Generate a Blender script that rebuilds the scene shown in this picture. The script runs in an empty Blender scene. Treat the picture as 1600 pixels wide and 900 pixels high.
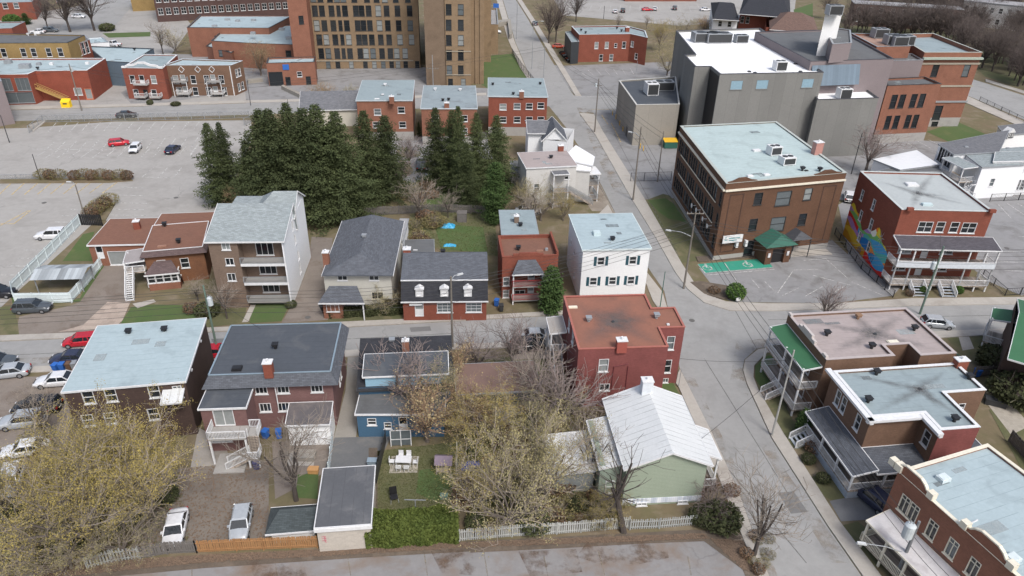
import bpy, math, random
import numpy as np
from mathutils import Vector, Matrix
R=math.radians
# ---------------------------------------------------------------- camera, world, sun, exposure
CAMH=54.0; FPX=1150.0; PITCH=0.5290; ROLL=0.0246
sc=bpy.context.scene
col=sc.collection
cam=bpy.data.cameras.new('camera'); camo=bpy.data.objects.new('camera',cam); col.objects.link(camo)
cam.sensor_width=36; cam.lens=FPX/1600*36; cam.clip_start=.5; cam.clip_end=5000
st,ct=math.sin(PITCH),math.cos(PITCH); sr,cr=math.sin(ROLL),math.cos(ROLL)
RX=Vector((1,0,0)); UP=Vector((0,st,ct)); FW=Vector((0,ct,-st))
r_=cr*RX+sr*UP; u_=-sr*RX+cr*UP
camo.matrix_world=Matrix(((r_.x,u_.x,-FW.x,0),(r_.y,u_.y,-FW.y,0),(r_.z,u_.z,-FW.z,CAMH),(0,0,0,1)))
sc.camera=camo
world=bpy.data.worlds.new('World'); sc.world=world; world.use_nodes=True
wn=world.node_tree.nodes; wl=world.node_tree.links
bg=wn['Background']; sky=wn.new('ShaderNodeTexSky'); sky.sky_type='NISHITA'; sky.sun_disc=False
SUN_EL,SUN_AZ=R(52),R(150)
sky.sun_elevation=SUN_EL; sky.sun_rotation=SUN_AZ; sky.air_density=1.0; sky.dust_density=4.0; sky.ozone_density=.6
hs=wn.new('ShaderNodeHueSaturation'); hs.inputs['Saturation'].default_value=.85
wl.new(sky.outputs[0],hs.inputs['Color']); wl.new(hs.outputs[0],bg.inputs[0]); bg.inputs[1].default_value=.125
sl=bpy.data.lights.new('sun','SUN'); sl.energy=1.5; sl.angle=R(14); sl.color=(1,.985,.96)
so=bpy.data.objects.new('sun',sl); col.objects.link(so); so.location=(0,0,300)
# nishita: rotation measured clockwise from +Y
sd=Vector((math.sin(SUN_AZ)*math.cos(SUN_EL),math.cos(SUN_AZ)*math.cos(SUN_EL),math.sin(SUN_EL)))
so.rotation_euler=sd.to_track_quat('Z','Y').to_euler()
vs=sc.view_settings; vs.view_transform='Standard'; vs.look='None'; vs.exposure=0.58; vs.gamma=1; vs.use_curve_mapping=False
sc.render.engine='CYCLES'; sc.cycles.max_bounces=5; sc.cycles.diffuse_bounces=3; sc.cycles.transparent_max_bounces=10
try: sc.cycles.use_denoising=True
except Exception: pass
random.seed(7)
# ---------------------------------------------------------------- pixel (of the 1600x900 survey picture) to ground point
def ray(px,py):
    d=r_*(px-800)+u_*(450-py)+FW*FPX
    return d
def G(px,py,z=0.0):
    d=ray(px,py); t=(CAMH-z)/-d.z
    return Vector((d.x*t,d.y*t,z))
def V2(v): return Vector((v[0],v[1]))
# ---------------------------------------------------------------- materials
MATS={}
def srgb(h):
    h=h.lstrip('#'); c=[int(h[i:i+2],16)/255 for i in (0,2,4)]
    return tuple(((x+.055)/1.055)**2.4 if x>.04045 else x/12.92 for x in c)
def mat(name,c1,c2=None,scale=.6,rough=.85,pattern=None,pc=None,psize=(.22,.075),pmix=.5,stain=None,sscale=.15,samt=.5,coord='UV',bump=0,detail=6,var=0,metal=0,spec=.3,trans=0,emit=None,alpha_noise=None,sharp=.25,bvar=.35,crack=0):
    """procedural surface: two colours mixed by noise, optional pattern, stains and bump"""
    if name in MATS: return MATS[name]
    m=bpy.data.materials.new(name); m.use_nodes=True; nt=m.node_tree; n=nt.nodes; l=nt.links
    b=n['Principled BSDF']; b.inputs['Roughness'].default_value=rough; b.inputs['Metallic'].default_value=metal
    b.inputs['Specular IOR Level'].default_value=spec
    tc=n.new('ShaderNodeTexCoord'); cs=tc.outputs[coord]
    if c2 is None: c2=tuple(x*.8 for x in c1)
    def noise(sc_,det=detail,rgh=.6,dist=0):
        t=n.new('ShaderNodeTexNoise'); t.inputs['Scale'].default_value=sc_; t.inputs['Detail'].default_value=det; t.inputs['Roughness'].default_value=rgh; t.inputs['Distortion'].default_value=dist
        l.new(cs,t.inputs['Vector']); return t.outputs['Fac']
    def ramp(fac,a,bb):
        r=n.new('ShaderNodeMapRange'); r.inputs['From Min'].default_value=a; r.inputs['From Max'].default_value=bb; l.new(fac,r.inputs['Value']); return r.outputs['Result']
    def mix(fac,a,bb,blend='MIX'):
        x=n.new('ShaderNodeMix'); x.data_type='RGBA'; x.blend_type=blend
        if hasattr(fac,'links'): l.new(fac,x.inputs[0])
        else: x.inputs[0].default_value=fac
        for v,i in ((a,6),(bb,7)):
            if hasattr(v,'links'): l.new(v,x.inputs[i])
            else: x.inputs[i].default_value=(*v,1)
        return x.outputs[2]
    base=mix(ramp(noise(scale),.5-sharp,.5+sharp),c1,c2)
    fine=ramp(noise(scale*9,4,.7),.2,.8)
    base=mix(.22,base,mix(fine,tuple(x*.55 for x in c1),tuple(min(1,x*1.4) for x in c1)))
    if pattern in('brick','shingle'):
        t=n.new('ShaderNodeTexBrick'); l.new(cs,t.inputs['Vector']); t.inputs['Scale'].default_value=1
        t.inputs['Brick Width'].default_value=psize[0]; t.inputs['Row Height'].default_value=psize[1]
        t.inputs['Mortar Size'].default_value=.008 if pattern=='brick' else .012; t.inputs['Mortar Smooth'].default_value=.2
        t.inputs['Color1'].default_value=(.35,.35,.35,1); t.inputs['Color2'].default_value=(.65,.65,.65,1); t.inputs['Mortar'].default_value=(*( (.85,)*3 if pattern=='brick' else (.1,)*3),1)
        base=mix(pmix,base,t.outputs['Color'],'OVERLAY')
    elif pattern in('seamx','seamy','siding','boards'):
        sp=n.new('ShaderNodeSeparateXYZ'); l.new(cs,sp.inputs[0])
        ax=sp.outputs['X' if pattern in('seamx','boards') else 'Y']
        md=n.new('ShaderNodeMath'); md.operation='MODULO'
        ad=n.new('ShaderNodeMath'); ad.operation='ADD'; ad.inputs[1].default_value=500*psize[0]; l.new(ax,ad.inputs[0]); l.new(ad.outputs[0],md.inputs[0]); md.inputs[1].default_value=psize[0]
        lt=n.new('ShaderNodeMath'); lt.operation='LESS_THAN'; lt.inputs[1].default_value=psize[1]; l.new(md.outputs[0],lt.inputs[0])
        wob=n.new('ShaderNodeMath'); wob.operation='MULTIPLY'; l.new(lt.outputs[0],wob.inputs[0])
        l.new(ramp(noise(.35,3),.35,.6) if pattern[:4]=='seam' else ramp(noise(.2,2),-1,.2),wob.inputs[1])
        fm=n.new('ShaderNodeMath'); fm.operation='MULTIPLY'; fm.inputs[1].default_value=pmix; l.new(wob.outputs[0],fm.inputs[0])
        base=mix(fm.outputs[0],base,pc or tuple(x*.45 for x in c1))
        if pattern in('boards',):
            fl=n.new('ShaderNodeMath'); fl.operation='SUBTRACT'; l.new(ad.outputs[0],fl.inputs[0]); l.new(md.outputs[0],fl.inputs[1])
            wnz=n.new('ShaderNodeTexWhiteNoise'); wnz.noise_dimensions='1D'; l.new(fl.outputs[0],wnz.inputs['W'])
            base=mix(bvar,base,wnz.outputs['Value'],'OVERLAY')
    if crack:
        wv=n.new('ShaderNodeTexNoise'); wv.inputs['Scale'].default_value=.5; wv.inputs['Detail'].default_value=5; l.new(cs,wv.inputs['Vector'])
        va=n.new('ShaderNodeVectorMath'); va.operation='MULTIPLY_ADD'; va.inputs[1].default_value=(3,3,3); l.new(wv.outputs['Color'],va.inputs[0]); l.new(cs,va.inputs[2])
        vo=n.new('ShaderNodeTexVoronoi'); vo.feature='DISTANCE_TO_EDGE'; vo.inputs['Scale'].default_value=crack; l.new(va.outputs[0],vo.inputs['Vector'])
        cm=n.new('ShaderNodeMapRange'); cm.inputs['From Min'].default_value=.0; cm.inputs['From Max'].default_value=crack*.16; cm.inputs['To Min'].default_value=1; cm.inputs['To Max'].default_value=0; l.new(vo.outputs['Distance'],cm.inputs['Value'])
        ck=n.new('ShaderNodeMath'); ck.operation='MULTIPLY'; l.new(cm.outputs['Result'],ck.inputs[0]); l.new(ramp(noise(.07,3),.46,.8),ck.inputs[1])
        base=mix(ck.outputs[0],base,tuple(x*.6 for x in c1))
    if stain is not None:
        base=mix(ramp(noise(sscale,8,.65,.4),1-samt-.08,1-samt+.15),base,stain)
    if var:
        oi=n.new('ShaderNodeObjectInfo'); h=n.new('ShaderNodeHueSaturation'); l.new(base,h.inputs['Color'])
        rr=n.new('ShaderNodeMapRange'); rr.inputs['To Min'].default_value=1-var; rr.inputs['To Max'].default_value=1+var; l.new(oi.outputs['Random'],rr.inputs['Value']); l.new(rr.outputs[0],h.inputs['Value']); base=h.outputs[0]
    l.new(base,b.inputs['Base Color'])
    if bump:
        bn=n.new('ShaderNodeBump'); bn.inputs['Strength'].default_value=bump; bn.inputs['Distance'].default_value=.05; l.new(noise(scale*12,5),bn.inputs['Height']); l.new(bn.outputs[0],b.inputs['Normal'])
    if alpha_noise is not None:
        a0,a1,asc=alpha_noise; l.new(ramp(noise(asc,6,.7),a0,a1),b.inputs['Alpha'])
    MATS[name]=m; return m
def plain(name,c,rough=.6,metal=0,spec=.4,alpha=1):
    if name in MATS: return MATS[name]
    m=bpy.data.materials.new(name); m.use_nodes=True; n=m.node_tree.nodes; l=m.node_tree.links; b=n['Principled BSDF']
    t=n.new('ShaderNodeTexNoise'); t.inputs['Scale'].default_value=3; t.inputs['Detail'].default_value=5
    tc=n.new('ShaderNodeTexCoord'); l.new(tc.outputs['Object'],t.inputs['Vector'])
    x=n.new('ShaderNodeMix'); x.data_type='RGBA'; l.new(t.outputs['Fac'],x.inputs[0]); x.inputs[6].default_value=(*[v*.78 for v in c],1); x.inputs[7].default_value=(*[min(1,v*1.12) for v in c],1)
    l.new(x.outputs[2],b.inputs['Base Color']); b.inputs['Roughness'].default_value=rough; b.inputs['Metallic'].default_value=metal; b.inputs['Specular IOR Level'].default_value=spec; b.inputs['Alpha'].default_value=alpha
    MATS[name]=m; return m
def brick(name,c,c2=None,**k): return mat(name,c,c2 or tuple(x*.68 for x in c),scale=.5,pattern='brick',pmix=.35,stain=tuple(x*.55 for x in c),sscale=.25,samt=.33,bump=.15,**k)
def shingle(name,c,**k): return mat(name,c,tuple(x*.7 for x in c),scale=1.2,pattern='shingle',psize=(.45,.17),pmix=.55,bump=.3,rough=.95,**k)
def membrane(name,c,st_=None,pat='seamy',**k):
    return mat(name,c,tuple(x*.84 for x in c),scale=.22,pattern=pat,psize=(1.0,.06),pmix=.5,stain=st_ or tuple(x*.66 for x in c),sscale=.28,samt=.40,rough=.8,**k)
B_RED=brick('brick red',(.225,.072,.048)); B_ORANGE=brick('brick orange',(.245,.112,.075)); B_BROWN=brick('brick brown',(.165,.10,.068))
B_SCHOOL=brick('brick dark brown',(.125,.067,.042)); B_DARK=brick('brick very dark',(.075,.05,.043)); B_TAN=brick('brick tan',(.245,.175,.11)); B_OCHRE=brick('brick ochre',(.29,.20,.085))
B_PAINT=brick('brick painted maroon',(.21,.07,.065)); B_PLUM=brick('brick plum',(.185,.105,.10)); B_STONE=brick('brick worn grey brown',(.185,.135,.105)); B_HOSP2=brick('brick grey brown',(.185,.135,.095))
R_BLUE=membrane('roof pale blue',(.36,.445,.475)); R_BLUE2=membrane('roof blue grey',(.27,.33,.35)); R_SCHOOL=membrane('roof mint grey',(.41,.50,.50)); R_GREY=membrane('roof grey membrane',(.33,.33,.34),(.22,.21,.21))
R_DARK=membrane('roof charcoal membrane',(.075,.085,.10),(.12,.125,.13)); R_DARK2=membrane('roof worn asphalt',(.13,.135,.14),(.08,.08,.08)); R_WHITE=mat('roof white membrane',(.86,.87,.88),(.80,.81,.82),rough=.7); R_PINK=membrane('roof pinkish grey',(.36,.31,.30),(.22,.20,.20))
R_RUST=mat('roof rust red',(.27,.12,.082),(.20,.10,.075),scale=.3,stain=(.12,.075,.06),sscale=.28,samt=.36,rough=.9); R_BROWN=mat('roof brown',(.20,.10,.07),(.165,.088,.065),scale=.4,rough=.95,pattern='shingle',psize=(.5,.3),pmix=.2)
S_GREY=shingle('shingle grey',(.115,.125,.145)); S_BLACK=shingle('shingle black',(.04,.042,.05)); S_LIGHT=shingle('shingle light grey',(.30,.34,.35)); S_MID=shingle('shingle mid grey',(.17,.175,.19))
METALW=mat('white metal roofing',(.62,.635,.635),(.54,.56,.56),scale=.5,pattern='seamx',psize=(.75,.07),pmix=.9,stain=(.36,.36,.35),sscale=.4,samt=.3,rough=.45,spec=.5)
W_WHITE=mat('white siding',(.80,.82,.84),(.74,.76,.79),scale=.4,pattern='siding',psize=(.2,.02),pmix=.3,rough=.7); W_WHITEP=mat('white painted wall',(.78,.79,.79),(.72,.73,.74),scale=.5,rough=.75,stain=(.60,.60,.60),sscale=.3,samt=.25)
W_BLUE=mat('light blue siding',(.27,.44,.56),(.24,.40,.52),pattern='siding',psize=(.2,.02),pmix=.3); W_DBLUE=mat('blue siding',(.06,.13,.21),(.05,.11,.18),pattern='siding',psize=(.2,.02),pmix=.35)
W_GREEN=mat('pale green siding',(.31,.36,.285),(.27,.325,.25),pattern='siding',psize=(.18,.025),pmix=.5,stain=(.28,.37,.28),samt=.3); W_BEIGE=mat('beige block',(.46,.42,.37),(.40,.37,.33),pattern='brick',psize=(.4,.2),pmix=.2,stain=(.3,.27,.24),samt=.3)
CONC=mat('concrete panels',(.205,.205,.195),(.18,.18,.172),scale=.3,pattern='boards',bvar=.07,psize=(2.4,.05),pmix=.45,stain=(.16,.165,.15),sscale=.2,samt=.35); CONC2=mat('concrete panels warm',(.29,.27,.235),(.25,.235,.21),scale=.3,pattern='boards',bvar=.06,psize=(3,.05),pmix=.4,stain=(.2,.19,.17),samt=.3)
W_MAUVE=mat('mauve cladding',(.225,.19,.195),(.20,.17,.175),scale=.4,pattern='siding',psize=(.3,.02),pmix=.3); W_STEEL=mat('blue steel cladding',(.15,.20,.25),(.13,.175,.22),pattern='boards',bvar=.12,psize=(.6,.03),pmix=.3,rough=.5); W_OFF=mat('greyed white wall',(.56,.555,.54),(.49,.485,.47),scale=.4,stain=(.38,.37,.35),sscale=.3,samt=.38,rough=.8); W_CREAM=mat('cream wall',(.55,.52,.45),(.48,.46,.4),stain=(.35,.33,.28),samt=.3)
FOUND=mat('grey foundation',(.36,.35,.33),(.28,.27,.26),stain=(.2,.19,.18),samt=.35)
T_WHITE=plain('white trim',(.66,.67,.68)); T_BLACK=plain('black trim',(.02,.02,.022),.5); T_GREY=plain('grey metal',(.34,.36,.38),.5,.3); T_CREAM=plain('cream trim',(.70,.66,.55)); T_DARK=plain('dark metal',(.05,.052,.055),.5,.2); T_TEAL=plain('teal shutter',(.02,.075,.10),.6)
T_GREEN=plain('green awning',(.03,.115,.085),.7); T_GREENR=mat('green roof sheet',(.045,.14,.07),(.04,.12,.06),rough=.6); T_RED=plain('red paint',(.34,.05,.05),.6); T_YELLOW=plain('yellow paint',(.70,.42,.03),.5); T_BLUEP=plain('blue plastic',(.03,.13,.45),.5); T_WOOD=mat('weathered deck boards',(.36,.31,.26),(.26,.22,.19),coord='UV',pattern='boards',psize=(.14,.015),pmix=.7); T_ORANGE=plain('orange paint',(.62,.20,.09),.6)
POLEW=mat('weathered pole wood',(.20,.18,.155),(.13,.12,.105),scale=2,coord='Object'); POLEG=plain('green tinted pole',(.13,.19,.155),.8)
def glass(name,c,rough=.08,spec=.6):
    return plain(name,c,rough,0,spec)
GL=[glass('window glass dark',(.018,.022,.026)),glass('window glass deep',(.03,.034,.038)),glass('window glass with pale blind',(.26,.28,.28),.25),glass('window glass with curtain',(.12,.14,.15),.15)]
# ---------------------------------------------------------------- mesh helpers
class MB:
    def __init__(s): s.v=[]; s.f=[]; s.m=[]
    def add(s,vs,fs,mi=0):
        o=len(s.v); s.v+=[tuple(v) for v in vs]; s.f+=[tuple(i+o for i in f) for f in fs]; s.m+=[mi]*len(fs)
    def box(s,x0,x1,y0,y1,z0,z1,mi=0):
        s.add([(x0,y0,z0),(x1,y0,z0),(x1,y1,z0),(x0,y1,z0),(x0,y0,z1),(x1,y0,z1),(x1,y1,z1),(x0,y1,z1)],[(0,3,2,1),(4,5,6,7),(0,1,5,4),(1,2,6,5),(2,3,7,6),(3,0,4,7)],mi)
    def bar(s,a,b,w,h=None,mi=0):
        """box of section w x h from a to b"""
        a,b=Vector(a),Vector(b); d=(b-a); L=d.length
        if L<1e-6: return
        d/=L; h=h or w; up=Vector((0,0,1)) if abs(d.z)<.99 else Vector((0,1,0))
        x=d.cross(up).normalized(); y=x.cross(d)
        c=[x*(i*w/2)+y*(j*h/2) for i,j in((-1,-1),(1,-1),(1,1),(-1,1))]
        s.add([a+k for k in c]+[b+k for k in c],[(3,2,1,0),(4,5,6,7),(0,1,5,4),(1,2,6,5),(2,3,7,6),(3,0,4,7)],mi)
    def tube(s,a,b,r0,r1=None,n=6,mi=0,cap=True):
        a,b=Vector(a),Vector(b); d=b-a
        if d.length<1e-6: return
        r1=r0 if r1 is None else r1; d.normalize(); up=Vector((0,0,1)) if abs(d.z)<.95 else Vector((1,0,0))
        x=d.cross(up).normalized(); y=x.cross(d); vs=[]
        for p,r in((a,r0),(b,r1)):
            for i in range(n):
                t=2*math.pi*i/n; vs.append(p+x*(r*math.cos(t))+y*(r*math.sin(t)))
        fs=[(i,(i+1)%n,n+(i+1)%n,n+i) for i in range(n)]
        if cap: fs+= [tuple(range(n-1,-1,-1)),tuple(range(n,2*n))]
        s.add(vs,fs,mi)
    def poly(s,pts,z=None,mi=0):
        s.add([(p[0],p[1],p[2] if z is None else z) for p in pts],[tuple(range(len(pts)))],mi)
    def prism(s,pts,z0,z1,mi=0,bottom=True):
        n=len(pts); s.add([(p[0],p[1],z0) for p in pts]+[(p[0],p[1],z1) for p in pts],[tuple(range(n,2*n))]+([tuple(range(n-1,-1,-1))] if bottom else [])+[(i,(i+1)%n,n+(i+1)%n,n+i) for i in range(n)],mi)
    def build(s,name,m,parent=None,smooth=False,uv=True):
        me=bpy.data.meshes.new(name); me.from_pydata(s.v,[],s.f)
        ms=m if isinstance(m,(list,tuple)) else [m]
        for x in ms: me.materials.append(x)
        if len(ms)>1: me.polygons.foreach_set('material_index',s.m)
        if smooth: me.polygons.foreach_set('use_smooth',[True]*len(me.polygons))
        if uv: box_uv(me)
        me.update()
        o=bpy.data.objects.new(name,me); col.objects.link(o)
        if parent is not None: o.parent=parent
        return o
def box_uv(me):
    uvl=me.uv_layers.new(name='UVMap').data; vs=me.vertices
    for p in me.polygons:
        n=p.normal
        for li in p.loop_indices:
            c=vs[me.loops[li].vertex_index].co
            if abs(n.z)>.995: uv=(c.x,c.y)
            elif abs(n.z)>.25:  # pitched: along the eave, up the slope
                h=Vector((n.x,n.y)).normalized(); uv=(-h.y*c.x+h.x*c.y,c.z/max(.2,math.sqrt(1-n.z*n.z)))
            else:
                h=Vector((n.x,n.y)); h=h.normalized() if h.length>1e-6 else Vector((1,0)); uv=(-h.y*c.x+h.x*c.y,c.z)
            uvl[li].uv=uv
def tag(o,label=None,cat=None,group=None,kind=None):
    if label: o['label']=label
    if cat: o['category']=cat
    if group: o['group']=group
    if kind: o['kind']=kind
    return o
def empty(name,loc,rz=0):
    o=bpy.data.objects.new(name,None); o.empty_display_size=.3; o.location=loc; o.rotation_euler=(0,0,rz); col.objects.link(o); return o
KIDS={}
def children_of(o): return [c for c in ALLP.get(o.name,[])]
def copy_tree(o,parent=None):
    c=o.copy(); col.objects.link(c)
    if parent is not None: c.parent=parent
    for ch in list(o.children): copy_tree(ch,c)
    return c
def sheet(name,m,pts,z=.01,kind='structure',label=None,cat=None):
    """flat ground polygon given in survey pixels"""
    mb=MB(); mb.poly([G(x,y,0) for x,y in pts],z); o=mb.build(name,m); tag(o,label,cat,None,kind); return o
def slab(name,m,pts,z0,z1,kind='structure'):
    mb=MB(); P=[G(x,y,0) for x,y in pts]
    if sum(P[i].x*P[(i+1)%len(P)].y-P[(i+1)%len(P)].x*P[i].y for i in range(len(P)))<0: P.reverse()
    mb.prism(P,z0,z1); o=mb.build(name,m); tag(o,kind=kind); return o
# ---------------------------------------------------------------- building kit
def inset(poly,d):
    n=len(poly); out=[]
    for i in range(n):
        a,b,c=V2(poly[i-1]),V2(poly[i]),V2(poly[(i+1)%n])
        d1=(b-a).normalized(); d2=(c-b).normalized(); n1=Vector((-d1.y,d1.x)); n2=Vector((-d2.y,d2.x))
        cr_=d1.x*d2.y-d1.y*d2.x
        if abs(cr_)<1e-4: out.append(b+n1*d); continue
        p1=a+n1*d; p2=b+n2*d; w=p2-p1; t=(w.x*d2.y-w.y*d2.x)/cr_
        out.append(p1+d1*t)
    return out
WMESH={}
ROOFP=[mat('roof patch dark',(.2,.23,.24),(.17,.19,.2),coord='Object',alpha_noise=(.1,.9,1.5)),mat('roof patch pale',(.38,.43,.44),(.33,.37,.38),coord='Object',alpha_noise=(.1,.9,1.5))]
PATCHY={'roof pale blue','roof blue grey','roof mint grey','roof pinkish grey','roof worn asphalt'}
def win_meshes(w,h,style,fm):
    w=round(w,2); h=round(h,2); k=(w,h,style,fm.name)
    if k in WMESH: return WMESH[k]
    f=MB(); g=MB(); t=.07 if style!='dark' else .05; x,z=w/2,h/2
    y0,y1=-.03,.11
    y1=.14; f.box(-x,-x+t,y0,y1,-z,z); f.box(x-t,x,y0,y1,-z,z); f.box(-x+t,x-t,y0,y1,z-t,z); f.box(-x+t,x-t,y0,y1,-z,-z+t)
    if style not in('door','patio'): f.box(-x-.08,x+.08,-.10,y0-.002,-z-.09,-z+.02)
    if style in('dh','dhs','dark'): f.box(-x+t,x-t,.02,.09,-.03,.03)
    if style in('sl','patio','dbl'): f.box(-.035,.035,.02,.09,-z+t,z-t)
    if style=='dbl': f.box(-x+t,-.036,.02,.08,-.03,.03); f.box(.036,x-t,.02,.08,-.03,.03)
    if style=='grid':
        for i in(1,2): xx=-x+w*i/3; f.box(xx-.02,xx+.02,.03,.08,-z+t,z-t)
        for j in(1,2): zz=-z+h*j/3; f.box(-x+t,x-t,.032,.078,zz-.02,zz+.02)
    if style=='tri':
        for i in(1,2): xx=-x+w*i/3; f.box(xx-.03,xx+.03,.03,.08,-z+t,z-t)
    if style=='trans':
        f.box(-.035,.035,.02,.09,-z+t,z-t); f.box(-x+t,x-t,.018,.092,z*.45,z*.45+.06)
    if style=='door':
        f.box(-x+t,x-t,.03,.085,-z+.02,-z+h*.5)
    g.box(-x+.01,x-.01,.10,.12,-z+.01,z-.01)
    WMESH[k]=(f,g,{}) ; return WMESH[k]
def win_obj(b,w,h,style,fm,pos,ang,gi,zrot=0):
    f,g,cache=win_meshes(w,h,style,fm)
    nm='door' if style in('door','patio') else 'window'
    if 'f' not in cache:
        o=f.build(nm,fm); cache['f']=o.data
    else:
        o=bpy.data.objects.new(nm,cache['f']); col.objects.link(o)
    o.parent=b; o.location=pos; o.rotation_euler=(0,0,ang)
    if ('g',gi) not in cache:
        p=g.build('pane',GL[gi]); cache[('g',gi)]=p.data
    else:
        p=bpy.data.objects.new('pane',cache[('g',gi)]); col.objects.link(p)
    p.parent=o
    return o
class Bld:
    def __init__(s,name,label,cat,pts,H,wall,roof=R_GREY,snap=True,par=.35,cap=T_GREY,base=0,group=None,found=None,z0=0,parent=None,wname='wall',ang=None,capw=.3):
        s.H=H; s.z0=z0; s.par=par; s.wallm=wall; s.roofm=roof; s.capm=cap; s.found=found; s.wname=wname; s.capw=capw
        P=[V2(G(x,y,H)) for x,y in pts]; n=len(P)
        E=[P[(i+1)%n]-P[i] for i in range(n)]
        a0=math.atan2(E[0].y,E[0].x)
        if ang is None:
            i=max(range(n),key=lambda k:E[k].length) if snap else 0
            ai=math.atan2(E[i].y,E[i].x); k=round((a0-ai)/(math.pi/2)); a=ai+k*math.pi/2
        else: a=ang
        s.ang=a; s.o=P[0]; c,si=math.cos(a),math.sin(a)
        L=[Vector(((p-P[0]).x*c+(p-P[0]).y*si,-(p-P[0]).x*si+(p-P[0]).y*c)) for p in P]
        if snap:
            hor=[abs((L[(i+1)%n]-L[i]).x)>abs((L[(i+1)%n]-L[i]).y) for i in range(n)]
            for i in range(n):
                j=(i+1)%n
                if hor[i]: m=(L[i].y+L[j].y)/2; L[i].y=m; L[j].y=m
                else: m=(L[i].x+L[j].x)/2; L[i].x=m; L[j].x=m
        s.L=L; s.wins={i:[] for i in range(n)}
        if parent is None:
            s.root=empty(name,(P[0].x,P[0].y,0),a); tag(s.root,label,cat,group)
        else:
            s.root=parent.root
            # express in the parent's frame
            s.L=[parent.loc_of(s.world(q)) for q in L]; s.ang=parent.ang; s.o=parent.o
    def world(s,q,z=0):
        c,si=math.cos(s.ang),math.sin(s.ang); return Vector((s.o.x+q[0]*c-q[1]*si,s.o.y+q[0]*si+q[1]*c,z))
    def loc_of(s,w):
        c,si=math.cos(s.ang),math.sin(s.ang); d=(w[0]-s.o.x,w[1]-s.o.y); return Vector((d[0]*c+d[1]*si,-d[0]*si+d[1]*c))
    def loc(s,px,py,z):
        return s.loc_of(G(px,py,z))
    def edge(s,k): return s.L[k],s.L[(k+1)%len(s.L)]
    def on_wall(s,k,px,py,off=0):
        a,b=s.edge(k); A=s.world(a); B=s.world(b); d=(B-A); Ld=d.length; d/=Ld; nrm=Vector((d.y,-d.x,0)); r=ray(px,py)
        t=((A+nrm*off)-Vector((0,0,CAMH))).dot(nrm)/r.dot(nrm); p=Vector((0,0,CAMH))+r*t
        return (p-A).dot(d),p.z,Ld
    def win(s,k,lst,w=1.0,h=1.5,style='dh',fm=T_WHITE,glass=None,zs=None):
        """windows on wall k at survey pixels; one row shares its height"""
        R_=[s.on_wall(k,*q[:2]) for q in lst]; z=sum(r[1] for r in R_)/len(R_) if zs is None else zs
        for (u,_,L_) in R_:
            u=max(w/2+.15,min(L_-w/2-.15,u)); s.addwin(k,u,z,w,h,style,fm,glass)
    def addwin(s,k,u,z,w,h,style='dh',fm=T_WHITE,glass=None):
        z=max(s.z0+h/2+.05,min(s.H-h/2-.1,z))
        for q in s.wins[k]:
            if abs(q[0]-u)<(q[2]+w)/2+.03 and abs(q[1]-z)<(q[3]+h)/2+.03: return
        gi=glass if glass is not None else random.choices([0,1,2,3],[4,4,1.3,1.6])[0]
        s.wins[k].append((u,z,w,h,style,fm,gi))
    def row(s,k,us,z,w,h,style='dh',fm=T_WHITE,glass=None):
        for u in us: s.addwin(k,u,z,w,h,style,fm,glass)
    def finish(s,roof=True,drop=.3):
        n=len(s.L); mb=MB(); top=s.H
        for k in range(n):
            a,b=s.edge(k); d=(b-a); Ld=d.length; d=d/Ld; nrm=Vector((d.y,-d.x))
            W=s.wins[k]
            xs=sorted({0,Ld}|{x for q in W for x in(q[0]-q[2]/2,q[0]+q[2]/2)}); zs=sorted({s.z0,top}|{z for q in W for z in(q[1]-q[3]/2,q[1]+q[3]/2)}|({s.z0+s.found} if s.found else set()))
            def P3(u,z,dep=0): p=a+d*u-nrm*dep; return (p.x,p.y,z)
            for i in range(len(xs)-1):
                for j in range(len(zs)-1):
                    cx,cz=(xs[i]+xs[i+1])/2,(zs[j]+zs[j+1])/2
                    if any(abs(cx-q[0])<q[2]/2 and abs(cz-q[1])<q[3]/2 for q in W): continue
                    mb.add([P3(xs[i],zs[j]),P3(xs[i+1],zs[j]),P3(xs[i+1],zs[j+1]),P3(xs[i],zs[j+1])],[(0,1,2,3)],1 if s.found and cz<s.z0+s.found else 0)
            for (u,z,w,h,stl,fm,gi) in W:
                x0,x1,z0,z1=u-w/2,u+w/2,z-h/2,z+h/2; D=.16
                for q in(((x0,z0),(x1,z0)),((x1,z0),(x1,z1)),((x1,z1),(x0,z1)),((x0,z1),(x0,z0))):
                    mb.add([P3(*q[0]),P3(*q[1]),P3(*q[1],D),P3(*q[0],D)],[(3,2,1,0)])
                mb.add([P3(x0,z0,D),P3(x1,z0,D),P3(x1,z1,D),P3(x0,z1,D)],[(0,1,2,3)])
                win_obj(s.root,w,h,stl,fm,(a.x+d.x*u,a.y+d.y*u,z),math.atan2(d.y,d.x),gi)
        s.zr=top
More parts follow.
